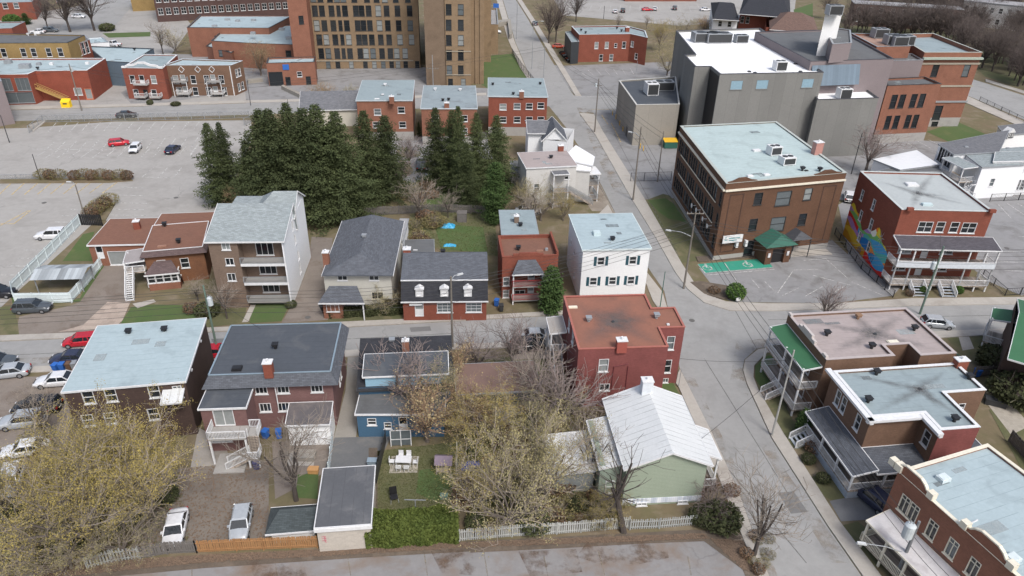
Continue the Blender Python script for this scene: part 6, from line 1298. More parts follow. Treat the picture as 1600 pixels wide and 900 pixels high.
def gen_shrub(seed,H=1.5,Rr=1.2,m=SHRUBM,n=1400,tw=True,leaf=(.05,.1)):
    rg=random.Random(seed); C=MB(); P=[]
    for i in range(26 if tw else 8):
        a=rg.uniform(0,6.28); e=rg.uniform(.1,1); tip=Vector((math.cos(a)*Rr*e,math.sin(a)*Rr*e,H*(1-.45*e*e)*rg.uniform(.8,1.05))); C.tube((0,0,0),tip,.03,.008,3,cap=False)
        for _ in range(3): C.tube(tip*rg.uniform(.4,.9),tip+rv(rg,.2),.012,.005,3,cap=False)
    for _ in range(n):
        v=rv(rg).normalized()*rg.uniform(.55,1)**.5; P.append(Vector((v.x*Rr,v.y*Rr,H*.5+v.z*H*.5))+rv(rg,.05))
    B=MB(); leafquads(B,P,rg,*leaf); C.add(B.v,B.f,1)
    return None,C,[TWIG,m],None
PROTO={}
def proto(key,g):
    T,C,cm,bk=g; PROTO[key]=(T,C,cm,bk,{})
def hgt(px,py,tpx,tpy):
    B=G(px,py); r=ray(tpx,tpy); hd=math.hypot(B.x,B.y); t=hd/math.hypot(r.x,r.y); return CAMH+r.z*t
def plant(key,px,py,H,name,label,cat,group=None,rz=None,wide=1.0,tilt=0):
    T,C,cm,bk,cache=PROTO[key]; H0=cache.setdefault('H',max(v[2] for v in C.v)); p=G(px,py)
    s=H/H0; rg=random.Random(int(px*7+py*13)); root=empty(name,p,rg.uniform(0,6.28) if rz is None else rz); root.scale=(s*wide,s*wide,s); tag(root,label,cat,group)
    for nm,M,m in(('trunk',T,bk),('crown',C,cm)):
        if M is None or not M.v: continue
        if nm in cache: o=bpy.data.objects.new(nm,cache[nm]); col.objects.link(o); o.parent=root
        else: o=M.build(nm,m,root,uv=False); cache[nm]=o.data
    return root
for i in range(3): proto('bare%d'%i,gen_tree(11+i,10,.7,6,4,TWIG,BARKD))
TWIGD=mat('twigs dark mauve brown',(.135,.11,.10),(.10,.082,.075),scale=.6,coord='Object',rough=1,var=.2)
for i in range(3): proto('park%d'%i,gen_tree(31+i,14,.7,11,4,TWIGD,BARKD,r0=.28))
proto('pink0',gen_tree(41,8,.8,7,4,TWIGP,BARK,None)); proto('orange0',gen_tree(43,8,.9,7,4,TWIGO,BARK,BUDT,1500,(.04,.08))); proto('pink1',gen_tree(47,7,1.0,8,4,TWIGP,BARK,None,trunk_h=.1))
for i in range(3): proto('buy%d'%i,gen_tree(51+i,10,1.0,7,4,TWIG,BARK,BUDY,17000,(.018,.042),trunk_h=.15))
for i in range(3): proto('bug%d'%i,gen_tree(61+i,9,1.0,7,4,TWIG,BARK,BUDG,15000,(.02,.044),trunk_h=.12))
proto('straw0',gen_tree(71,9,.8,8,4,TWIGO,BARK,BUDT,9000,(.018,.04),trunk_h=.12,droop=.6))
proto('limb0',gen_tree(83,11,.75,4,3,BARKD,BARKD,None,r0=.26,lean=.25,trunk_h=.35))
for i in range(4): proto('spruce%d'%i,gen_conifer(91+i,15,3.5+.5*i))
proto('cedar0',gen_conifer(97,10,2.6,NEEDC,1.15,True)); proto('cedar1',gen_conifer(98,5,1.1,NEEDC,1.0,True))
proto('shrub0',gen_shrub(5)); proto('shrub1',gen_shrub(6,1.6,1.1,mat('russet shrub twigs',(.16,.10,.06),(.11,.07,.045),coord='Object',var=.2),500)); proto('globe',gen_shrub(8,1.4,.8,mat('bright globe shrub',(.075,.14,.03),(.055,.10,.025),coord='Object'),2600,False,(.04,.07))); proto('gold',gen_shrub(9,3,2.2,mat('golden shrub',(.30,.22,.08),(.22,.17,.07),coord='Object'),1800,True,(.05,.1))); proto('scrub',gen_shrub(10,1.8,1.8,mat('scrub olive buds',(.20,.17,.075),(.13,.12,.05),coord='Object',var=.2),700,True,(.04,.09)))
# --- conifers
def conifer(px,py,tx,ty,label,k,wide=1.0,key='spruce',name='spruce_tree',cat='tree',group='conifers in the middle of the block'):
    H=hgt(px,py,tx,ty); o=plant(key+str(k),px,py,H,name,label,cat,group,wide=wide); rg=random.Random(px)
    if key=='spruce': z=o.rotation_euler.z; o.rotation_euler=(rg.uniform(-.045,.045),rg.uniform(-.045,.045),z); q=rg.uniform(.85,1.15); o.scale=(o.scale.x*q,o.scale.y*q,o.scale.z)
CON=[(345,318,333,192,'left of the pair at the lot edge'),(366,312,358,187,'right of the pair at the lot edge'),(424,330,414,168,'leftmost of the big conifer wall'),(446,338,440,166,'second in the big conifer wall'),(470,334,463,160,'third in the big conifer wall'),(494,341,487,166,'fourth in the big conifer wall, slender top'),(517,336,510,163,'fifth in the big conifer wall'),(542,338,537,170,'sixth in the big conifer wall'),(577,318,572,172,'seventh in the big conifer wall, nearer the houses'),(604,308,600,178,'rightmost of the big conifer wall'),
(684,290,680,168,'slim spruce leftmost of the right conifer clump'),(705,296,704,172,'second spruce of the right conifer clump'),(722,306,720,165,'third spruce of the right conifer clump'),(745,300,742,176,'fourth spruce of the right conifer clump'),(731,322,728,222,'low broad spruce in front of the right conifer clump'),(776,300,774,178,'spruce at the right end of the right conifer clump'),(655,214,650,190,'small dark conifer below the two orange houses'),(459,320,452,205,'darker spruce tucked behind the conifer wall'),(530,318,526,200,'dark spruce tucked behind the slender one'),(395,330,398,215,'lean dark spruce at the left end of the wall')]
for i,(x,y,tx,ty,l) in enumerate(CON):
    conifer(x,y,tx,ty,('dark green spruce, '+l) if 'spruce' not in l and 'conifer,' not in l else 'dark green '+l,i%4,wide=1.15 if 400<x<620 else (.95 if x<400 else .85))
conifer(773,348,768,252,'bright green broad cedar beside the brown roofed brick house',0,1.05,'cedar','cedar_tree',group=None)
conifer(860,487,862,415,'narrow green cedar in front of the narrow red brick house',1,1.25,'cedar','cedar_tree',group=None)
conifer(1252,676,1253,636,'short green cedar between the two brick porches',1,1.4,'cedar','cedar_tree',group=None)
conifer(42,38,40,20,'low dark evergreen beside the top left brick house',0,2.2,'cedar','evergreen_shrub',group=None)
# --- broad trees: (prototype, base px, top px, name, label, wide)
TR=[('bare0',463,782,458,636,'bare_tree','bare dark tree standing behind the plum brick house',1.0),
('buy0',150,862,160,640,'budding_tree','large yellow budding tree in the middle of the lower left thicket',.95),('buy1',235,830,240,625,'budding_tree','yellow budding tree just below the pale blue roof',.85),('buy2',90,835,95,665,'budding_tree','yellow budding tree at the left of the lower left thicket',.9),('buy0',195,790,190,612,'budding_tree','tall budding tree nearest the front windows under the pale blue roof',.95),('bug0',196,868,200,745,'budding_tree','olive budding tree touching the rear fence left of the white sedan',1.0),('bug1',30,900,20,800,'budding_tree','olive budding tree in the bottom left corner',1.0),('buy1',120,780,120,640,'budding_tree','yellow budding tree above the thicket beside the parked cars',.9),('bug2',10,820,8,700,'budding_tree','grey olive budding tree at the left edge by the parked cars',.9),('buy2',262,765,262,655,'budding_tree','yellow budding tree at the right side of the thicket by the drive',.8),('bug1',112,888,108,785,'budding_tree','low olive tree hanging over the wavy picket fence',1.2),
('bare1',75,690,68,590,'bare_tree','thin bare tree over the black van and silver wagon',.9),
('pink0',640,650,640,545,'bare_tree','pinkish bare tree in front of the charcoal dormer roof',1.2),('orange0',668,690,665,588,'budding_tree','orange brown twiggy tree behind the blue cottage',1.1),('orange0',735,690,735,590,'budding_tree','orange brown twiggy tree over the long shed',1.0),('pink1',745,575,745,495,'bare_tree','pale bare tree by the street behind the utility pole',1.1),('pink0',800,580,805,495,'bare_tree','pinkish bare tree left of the parked silver car',.9),('pink1',880,660,885,520,'bare_tree','pinkish bare tree spreading over the left corner of the maroon building',1.15),('bare2',835,640,835,520,'bare_tree','grey bare tree between the shed and the maroon building',.9),
('buy1',770,700,775,590,'budding_tree','olive budding tree right below the long shed',1.1),('bug1',800,830,800,640,'budding_tree','tall olive budding tree in the middle of the wild yard',.85),('bug2',850,790,850,640,'budding_tree','olive budding tree left of the white sheet roofed annex',.85),('buy2',750,800,750,690,'budding_tree','olive budding tree just right of the white garden boundary',.9),('bug1',845,690,850,600,'budding_tree','olive budding tree below the silver car',1.1),('buy2',940,815,945,760,'budding_tree','small budding tree beside the dark leaning trunk',1.2),('bug2',690,650,692,560,'budding_tree','olive twiggy tree against the cottage extension roof',.9),('orange0',705,610,700,530,'budding_tree','orange brown twiggy tree between cottage and long shed',.9),
('limb0',975,832,1030,690,'bare_tree','dark leaning bare tree in front of the green gabled house',1.2),('bare2',918,752,915,640,'bare_tree','grey bare tree rising through the white sheet roof edge',.85),('bare1',1178,868,1185,722,'bare_tree','grey bare tree on the sidewalk corner at bottom centre right',.9),('pink1',1110,800,1120,745,'bare_tree','low twiggy tree between the green house and sidewalk',1.3),
('bare0',310,470,312,432,'bare_tree','small dark bare tree beside the bungalow porch',1.3),('bare2',355,498,350,425,'bare_tree','thin bare tree in front of the brown apartment wall',.8),('bug1',598,490,598,440,'budding_tree','small olive tree in front of the pale hip roofed house',1.1),
('pink0',1286,505,1283,438,'bare_tree','small bare tree on the sidewalk edge above the pinkish roof',1.0),('pink0',1352,270,1357,190,'bare_tree','pinkish bare tree beside the theatre parking lot',1.1),
('bug0',845,345,842,262,'budding_tree','pale budding tree in front of the white duplex stairs',.8),('buy1',880,345,880,290,'budding_tree','yellow budding tree at the alley below the white duplex',.9),('bug2',820,335,818,275,'budding_tree','olive tree left of the white duplex yard',.9),('bare1',828,360,830,290,'bare_tree','bare tree between the white house and brown brick house',.8),
('pink1',625,290,625,222,'bare_tree','greyish bare tree between the two conifer groups',1.0),('bare1',655,345,655,270,'bare_tree','bare brown tree in the yard left of the cedar',1.0),('pink0',640,265,640,205,'bare_tree','pale bare tree below the orange brick houses',.9),('straw0',385,330,383,283,'golden_shrub','straw yellow bush against the conifers at the lot edge',1.3),('bare0',600,400,600,345,'bare_tree','bare bush between the hip roofed house and the yard',1.1),('bare2',700,340,698,290,'bare_tree','thin bare tree in the yard behind the mansard cottage',.9),
('straw0',408,118,405,55,'budding_tree','straw coloured willow in front of the clinic wing',1.0),('straw0',505,170,500,122,'budding_tree','straw coloured tree above the conifers left',1.1),('bug2',548,175,545,128,'budding_tree','grey olive tree left of the orange brick houses',.8),('pink0',590,180,588,130,'bare_tree','pale bare tree against the leftmost orange brick house',.7),
('bare1',255,85,250,30,'bare_tree','bare tree between the pale hall and the clinic',.9),('bug0',275,84,275,30,'budding_tree','budding tree just left of the clinic corner',.8),
('park0',110,50,105,-60,'bare_tree','very tall bare tree leftmost in the top left pair',1.0),('park1',148,48,150,-60,'bare_tree','very tall bare tree rightmost in the top left pair',1.0),('park1',75,46,75,-30,'bare_tree','bare tree above the dark brick house corner',.8),
('park0',857,68,860,-25,'bare_tree','tall bare tree beside the red car and black fronted block',.75),('park1',868,66,872,-30,'bare_tree','tall bare tree between the street and the black fronted block',.7),('park0',900,34,902,-30,'bare_tree','bare tree behind the brick block roof',.8),
('bug1',1042,118,1040,45,'budding_tree','budding tree leaning on the left of the bright theatre roof',.9),('buy0',1030,80,1030,25,'budding_tree','yellow budding tree at the right end of the brick block lot',1.0),('bug0',1065,58,1065,18,'budding_tree','olive budding tree below the top car park, left',1.2),('straw0',1100,52,1100,22,'budding_tree','straw tree below the top car park, middle',1.3),('buy2',1120,50,1125,22,'budding_tree','olive tree below the top car park, right',1.2),('bare1',965,48,965,18,'bare_tree','thin bare tree behind the brick block chimney',.8),('bare0',1010,45,1010,20,'bare_tree','thin bare tree at the right corner of the brick block',.8)]
for k,x,y,tx,ty,nm,l,w in TR:
    plant(k,x,y,max(2.2,hgt(x,y,tx,ty)),nm,l,'shrub' if 'shrub' in nm else 'tree',wide=w)
rg=random.Random(3); spots=[(1345,55),(1365,42),(1395,60),(1412,48),(1440,62),(1455,30),(1476,66),(1500,88),(1526,128),(1560,146),(1590,158),(1515,60),(1540,90),(1575,110),(1600,80),(1430,22),(1385,25),(1335,28),(1290,30),(1320,60),(1470,12),(1505,20),(1545,40),(1580,30),(1600,55),(1620,120),(1560,70),(1590,135),(1640,150),(1610,20),(1490,45),(1550,15),(1350,15),(1410,10)]+[(rg.uniform(1330,1660),rg.uniform(-20,110)) for _ in range(45)]+[(rg.uniform(1520,1660),rg.uniform(90,160)) for _ in range(8)]+[(rg.uniform(1400,1680),rg.uniform(-15,140)) for _ in range(75)]+[(1325+i*8+rg.uniform(-4,4),50+i*.6+rg.uniform(-6,8)) for i in range(26)]
spots=[q for q in spots if q[1]<60+(q[0]-1440)*.62 or q[0]<1480 and q[1]<70]
for i,(x,y) in enumerate(spots):
    plant('park%d'%(i%3),x,y,rg.uniform(11,16),'bare_tree','tall bare tree in the park behind the brick college','tree','bare trees in the park',wide=rg.uniform(.8,1.1))
# --- shrubs
SH=[('shrub0',455,480,1.3,'dark_shrub','small dark shrub by the apartment side wall',1),('globe',1148,466,2.4,'round_shrub','round bright green shrub on the corner bed',1.1),('shrub1',1115,458,1.2,'russet_shrub','russet shrub left of the round green one',1.3),('shrub0',1125,820,2.6,'dark_shrub','dark green bush at the corner of the picket fence',1.2),('shrub0',1095,815,2.0,'dark_shrub','dark green bush below the white skirting',1),('shrub0',880,640,2.0,'dark_shrub','green bush at the left foot of the maroon building',1.2),('shrub0',1285,752,1.2,'dark_shrub','small green shrub beside the porch steps',1),('shrub1',1270,705,1.4,'russet_shrub','dry russet shrub north of the porch steps',1.2),('shrub0',1262,722,1.2,'dark_shrub','green shrub at the foot of the grey porch',1.0),('shrub0',1555,575,3.4,'dark_shrub','olive bush in the yard right of the pinkish roof',1.2),('shrub0',1585,625,4.0,'dark_shrub','large dark pine bush at the right edge',1.3),('shrub0',325,492,2.2,'dark_shrub','brown green bush left of the pole by the bungalow',1.2),('shrub1',300,488,1.6,'russet_shrub','russet bush in front of the bungalow wall',1.2),('globe',1442,458,1.2,'round_shrub','small round shrub left of the veranda stairs',1),('globe',1497,458,1.2,'round_shrub','small round shrub right of the veranda stairs',1),('shrub1',1420,462,1.1,'russet_shrub','russet shrub in front of the mural building corner',1),('shrub0',168,48,3.0,'dark_shrub','dark bush between the top left trees and lawn',1.4),('globe',20,38,3.5,'round_shrub','dark round shrub near the top left house',1.5),('shrub1',640,500-8,1.0,'russet_shrub','low shrub at the left corner of the mansard cottage',1),('gold',1255,165,2.0,'golden_shrub','golden bush by the theatre wall',.6),('shrub0',275,165,1.2,'golden_shrub','olive bush before the twin balcony duplex',1.6),('shrub0',235,164,1.6,'dark_shrub','dark shrub in front of the curved parapet duplex',.8),('scrub',1570,500,1.5,'scrub_bush','pale scrub by the green metal porch roof',1)]
for k,x,y,H,nm,l,w in SH:
    if '1255' in str(x): continue
    plant(k,x,y,H,nm,l,'shrub',wide=w)
for i,(x,y) in enumerate([(70,279),(80,280),(92,280),(118,281),(132,279),(145,281),(158,279),(172,281),(188,280),(200,281)]): plant('shrub1' if i%2 else 'scrub',x,y,2.2,'roadside_shrub','dry leafless shrub in the strip between the two parking lots','shrub','shrubs in the long lot strip',wide=.9)
for i,(x,y) in enumerate([(143,342),(148,337),(154,333),(158,328),(165,325),(172,320)]): plant('scrub' if i%2 else 'shrub1',x,y,2.4,'roadside_shrub','dry brown shrub in the short strip beside the lamp post','shrub','shrubs in the short lot strip',wide=.9)
rg=random.Random(5)
def scatter(n,region,label,group,keys=('scrub','shrub1','shrub0'),h=(1,2.4),w=(.9,1.4)):
    (x0,y0,x1,y1)=region
    for i in range(n):
        x,y=rg.uniform(x0,x1),rg.uniform(y0,y1); plant(rg.choice(keys),x,y,rg.uniform(*h),'wild_bush',label,'shrub',group,wide=rg.uniform(*w))
scatter(26,(60,690,270,860),'low wild bush in the lower left thicket','undergrowth bushes of the lower left thicket')
scatter(18,(0,800,60,895),'low wild bush at the bottom left corner','bushes of the bottom left corner')
scatter(46,(725,640,890,828),'low wild bush in the tangled yard behind the picket fence','bushes of the tangled yard')
scatter(8,(735,570,860,660),'low wild bush around the long shed','bushes around the long shed',h=(1,2))
scatter(12,(900,760,970,822),'low wild bush under the annex','bushes under the annex',h=(.8,1.8))
scatter(20,(610,230,680,330),'low grey bush between the conifer groups','bushes between the conifers',keys=('shrub1','scrub'))
scatter(16,(630,335,690,392),'low brown bush in the yard behind the mansard cottage','bushes behind the mansard cottage',keys=('shrub1','scrub'))
scatter(9,(1085,750,1145,820),'low twiggy bush beside the green house','bushes beside the green house',keys=('shrub1',),h=(.6,1.4))
scatter(8,(1228,655,1262,700),'low bush along the duplex sidewalk','bushes along the duplex sidewalk',h=(.5,.9),w=(.7,1))
scatter(9,(805,270,890,345),'low olive bush in the white duplex yard','bushes of the white duplex yard',keys=('scrub',),h=(.8,1.6))
scatter(8,(1165,840,1205,895),'low dry weed bush beside the bottom sidewalk','weeds beside the bottom sidewalk',keys=('scrub','shrub1'),h=(.5,1.1))
# --- clipped hedges: thousands of leaf faces over a rounded box
def hedge(p0,p1,dep,H,label,m,n=9000,name='hedge'):
    A,B=G(*p0),G(*p1); d=(B-A); L_=d.length; a=math.atan2(d.y,d.x); root=empty(name,A,a); tag(root,label,'hedge'); rg=random.Random(9); P=[]; mb=MB()
    mb.box(.15,L_-.15,.15,dep-.15,0,H-.15)
    for _ in range(n):
        f=rg.random(); 
        if f<.42: p=Vector((rg.uniform(0,L_),rg.gauss(0,.06),rg.uniform(0,H)))
        elif f<.52: p=Vector((rg.choice((0,L_)),rg.uniform(0,dep),rg.uniform(0,H)))
        elif f<.9: p=Vector((rg.uniform(0,L_),rg.uniform(0,dep),H+rg.gauss(0,.07)))
        else: p=Vector((rg.uniform(0,L_),dep,rg.uniform(0,H)))
        p.z+=.12*math.sin(p.x*1.3)+.08*math.sin(p.x*2.9+1); p.y+=.12*math.sin(p.x*2.1); P.append(p)
    leafquads(mb,P,rg,.06,.13); mb.build('foliage',m,root,uv=False)
hedge((573,858),(716,848),2.6,2.0,'thick clipped bright green hedge along the rear parking lot',HEDG,15000)
hedge((515,498),(630,492),1.2,1.1,'dark clipped hedge in front of the pale hip roofed house',SHRUBM,6000)
hedge((600,487),(628,486),1.5,1.8,'brown green hedge beside the mansard cottage',mat('brown green hedge',(.10,.085,.05),(.07,.06,.035),coord='Object'),2500)
# --- fallen leaves, weeds and grass tufts, too many to count
def litter(name,n,region,m,s,z=.03,up=0):
    rg=random.Random(len(name)+n); mb=MB(); P=[G(x,y) for x,y in region]; xs=[p.x for p in P]; ys=[p.y for p in P]
    def inside(x,y):
        c=False; j=len(P)-1
        for i in range(len(P)):
            if (P[i].y>y)!=(P[j].y>y) and x<(P[j].x-P[i].x)*(y-P[i].y)/(P[j].y-P[i].y)+P[i].x: c=not c
            j=i
        return c
    k=0
    while k<n:
        x,y=rg.uniform(min(xs),max(xs)),rg.uniform(min(ys),max(ys))
        if not inside(x,y): continue
        k+=1; a=rg.uniform(0,6.28); r=rg.uniform(*s); 
        if up: 
            for q in range(3):
                a+=2.1; mb.add([(x,y,0),(x+.05*math.cos(a),y+.05*math.sin(a),0),(x+r*.4*math.cos(a),y+r*.4*math.sin(a),r)],[(0,1,2)])
        else: mb.add([(x-r*math.cos(a),y-r*math.sin(a),z),(x+r*math.sin(a),y-r*math.cos(a),z+.03),(x+r*math.cos(a),y+r*math.sin(a),z),(x-r*math.sin(a),y+r*math.cos(a),z+.04)],[(0,1,2,3)])
    tag(mb.build(name,m,uv=False),kind='stuff')
LF=mat('fallen leaf brown',(.19,.135,.095),(.12,.085,.065),scale=3,coord='Object'); 
litter('fallen_leaves',9000,[(60,905),(310,880),(735,856),(1100,842),(1160,845),(1190,900),(1160,890),(1100,834),(735,848),(310,868),(60,885)],LF,(.05,.12),.05)
litter('fallen_leaves',3500,[(250,735),(420,720),(420,842),(230,862),(60,860),(80,720)],LF,(.05,.11),.05)
litter('fallen_leaves',3000,[(725,640),(890,640),(970,822),(725,828)],LF,(.05,.12),.05)
GT=mat('grass tufts',(.12,.15,.05),(.17,.16,.08),scale=1,coord='Object')
litter('grass_tufts',6000,[(590,705),(720,690),(718,840),(575,840)],GT,(.08,.2),0,1)
litter('grass_tufts',5000,[(725,640),(890,640),(970,822),(725,828)],GT,(.15,.4),0,1)
litter('grass_tufts',3500,[(640,290),(770,300),(778,400),(640,400)],GT,(.15,.35),0,1)
litter('grass_tufts',2500,[(60,700),(270,690),(300,860),(60,880)],GT,(.15,.4),0,1)
# ---------------------------------------------------------------- vehicles
def carpaint(name,c): return plain('car paint '+name,c,.22,.15,.6)
CP={'white':carpaint('white',(.74,.75,.77)),'silver':carpaint('silver',(.42,.45,.48)),'grey':carpaint('dark grey',(.09,.105,.12)),'black':carpaint('black',(.02,.022,.028)),'red':carpaint('red',(.50,.02,.035)),'navy':carpaint('navy',(.035,.04,.075)),'orange':carpaint('orange red',(.45,.07,.03))}
TYRE=plain('tyre rubber',(.018,.018,.02),.9); RIM=plain('alloy rim',(.35,.36,.38),.35,.6); CGL=plain('car glass',(.02,.025,.03),.05,0,.8); LAMP=plain('head lamp lens',(.6,.62,.65),.1); TAIL=plain('tail lamp lens',(.35,.02,.02),.2); PLASTIC=plain('black plastic',(.03,.03,.032),.6)
CARP={ # L,W,H, belt, cabin bottom x0,x1, cabin top x0,x1, hood z, trunk z
'sedan':(4.6,1.8,1.45,.93,-1.75,1.05,-1.05,.30,.86,.95),'hatch':(4.1,1.75,1.5,.96,-2.0,1.05,-1.55,.35,.90,.98),'suv':(4.65,1.85,1.68,1.05,-2.25,1.10,-1.85,.35,1.02,1.06),'van':(5.0,1.95,1.78,1.05,-2.45,1.5,-2.2,.65,.98,1.06),'pickup':(5.3,1.9,1.8,1.05,-.6,1.2,-.35,.55,1.05,1.05)}
def loft(mb,sts,prof,mi=0):
    n=len(prof(sts[0])); vs=[]
    for s in sts: vs+=prof(s)
    fs=[]
    for i in range(len(sts)-1):
        for j in range(n-1): a=i*n+j; fs.append((a,a+1,a+n+1,a+n))
    fs.append(tuple(range(n))[::-1] if 0 else tuple(range(n))); fs.append(tuple(range((len(sts)-1)*n,len(sts)*n))[::-1]); mb.add(vs,fs,mi)
CARM={}
def car_parts(kind):
    if kind in CARM: return CARM[kind]
    L,W,H,belt,cb0,cb1,ct0,ct1,hz,tz=CARP[kind]; h=L/2; out=[]
    S=[(-h,.42,tz-.25,.80),(-h+.06,.30,tz-.06,.90),(-h+.35,.24,tz,.97),(cb0 if cb0>-h+.5 else -h+.6,.22,max(tz,belt-.02),1.0),(0,.20,belt,1.0),(cb1,.22,hz+.04,1.0),(h-.55,.24,hz-.06,.97),(h-.15,.28,hz-.18,.88),(h-.02,.36,hz-.34,.78)]
    def prof(s):
        x,z0,z1,w=s; hw=W/2*w; pts=[(-hw*.9,z0),(-hw,z0+.18),(-hw,z1-.22),(-hw*.95,z1-.05),(-hw*.8,z1),(0,z1+.03),(hw*.8,z1),(hw*.95,z1-.05),(hw,z1-.22),(hw,z0+.18),(hw*.9,z0)]
        return [(x,y,z) for y,z in pts]
    b=MB(); loft(b,S,prof); out.append(('body',b,'paint',True,[(0,0,0,0)]))
    g=MB(); wb,wt=W*.46,W*.385; zt=H-.06
    vb=[(cb0,-wb,belt-.02),(cb1,-wb,belt-.04),(cb1,wb,belt-.04),(cb0,wb,belt-.02)]; vt=[(ct0,-wt,zt),(ct1,-wt,zt),(ct1,wt,zt),(ct0,wt,zt)]
    g.add(vb+vt,[(0,1,5,4),(1,2,6,5),(2,3,7,6),(3,0,4,7),(4,5,6,7)]); out.append(('windows',g,CGL,False,[(0,0,0,0)]))
    r=MB(); r.add([(ct0-.06,-wt-.03,zt-.02),(ct1+.08,-wt-.03,zt-.03),(ct1+.08,wt+.03,zt-.03),(ct0-.06,wt+.03,zt-.02),(ct0+.05,-wt*.85,H),(ct1-.1,-wt*.85,H-.01),(ct1-.1,wt*.85,H-.01),(ct0+.05,wt*.85,H)],[(0,1,5,4),(1,2,6,5),(2,3,7,6),(3,0,4,7),(4,5,6,7)])
    for i in range(4):
        r.bar(vb[i],vt[i],.09,.07)
    for s_ in(-1,1):
        xm=(cb0+cb1)/2-.1; xt=(ct0+ct1)/2-.05; r.bar((xm,s_*wb,belt),(xt,s_*wt,zt),.08,.05)
        if kind in('suv','van','hatch'): r.bar((cb0+.75,s_*wb,belt),(ct0+.45,s_*wt,zt),.16,.05)
    out.append(('roof','R',r,'paint')) ; out[-1]=('roof_panel',r,'paint',False,[(0,0,0,0)])
    for s_ in(-1,1):
        m=MB(); m.box(cb1-.45,cb1-.25,s_*(wb+.12)-.1,s_*(wb+.12)+.1,belt-.02,belt+.14); out.append(('mirror',m,'paint',False,None))
        m=MB(); m.box(h-.22,h-.0,s_*W*.33-.16,s_*W*.33+.16,hz-.42,hz-.24); out.append(('headlight',m,LAMP,False,None))
        m=MB(); m.box(-h-.01,-h+.2,s_*W*.37-.14,s_*W*.37+.14,tz-.32,tz-.08); out.append(('taillight',m,TAIL,False,None))
    m=MB(); m.box(h-.1,h+.03,-.45,.45,.38,.62); out.append(('grille',m,PLASTIC,False,None))
    m=MB(); m.box(-h-.02,-h+.05,-.28,.28,.55,.68); out.append(('number_plate',m,T_WHITE,False,None))
    CARM[kind]=(out,{}); return CARM[kind]
WH={}
def vehicle(kind,color,px,py,hx,hy,label,cat='car',name=None,group=None):
    """placed by its centre; (hx,hy) is a survey pixel its nose points to"""
    out,cache=car_parts(kind); c=G(px,py); t=G(hx,hy); a=math.atan2(t.y-c.y,t.x-c.x); z=.022
    root=empty(name or ('parked_'+('car' if kind!='van' else 'van')),(c.x,c.y,z),a); tag(root,label,cat,group)
    for i,(nm,mb,m,sm,_) in enumerate(out):
        mm=CP[color] if m=='paint' else m; key=(i,mm.name)
        if key in cache: o=bpy.data.objects.new(nm,cache[key]); col.objects.link(o); o.parent=root
        else: o=mb.build(nm,mm,root,smooth=sm,uv=False); cache[key]=o.data
    L,W=CARP[kind][:2]
    for x in(-L*.30,L*.31):
        for s_ in(-1,1):
            if 't' not in WH:
                t_=MB(); t_.tube((0,-.11,0),(0,.11,0),.33,.33,16); r_m=MB(); r_m.tube((0,-.125,0),(0,.125,0),.2,.2,10); o=t_.build('tyre',TYRE,None,uv=False); WH['t']=o.data; o2=r_m.build('rim',RIM,None,uv=False); WH['r']=o2.data; bpy.data.objects.remove(o); bpy.data.objects.remove(o2)
            w=bpy.data.objects.new('wheel',WH['t']); col.objects.link(w); w.parent=root; w.location=(x,s_*(W/2-.1),.33)
            r=bpy.data.objects.new('rim',WH['r']); col.objects.link(r); r.parent=w
    return root
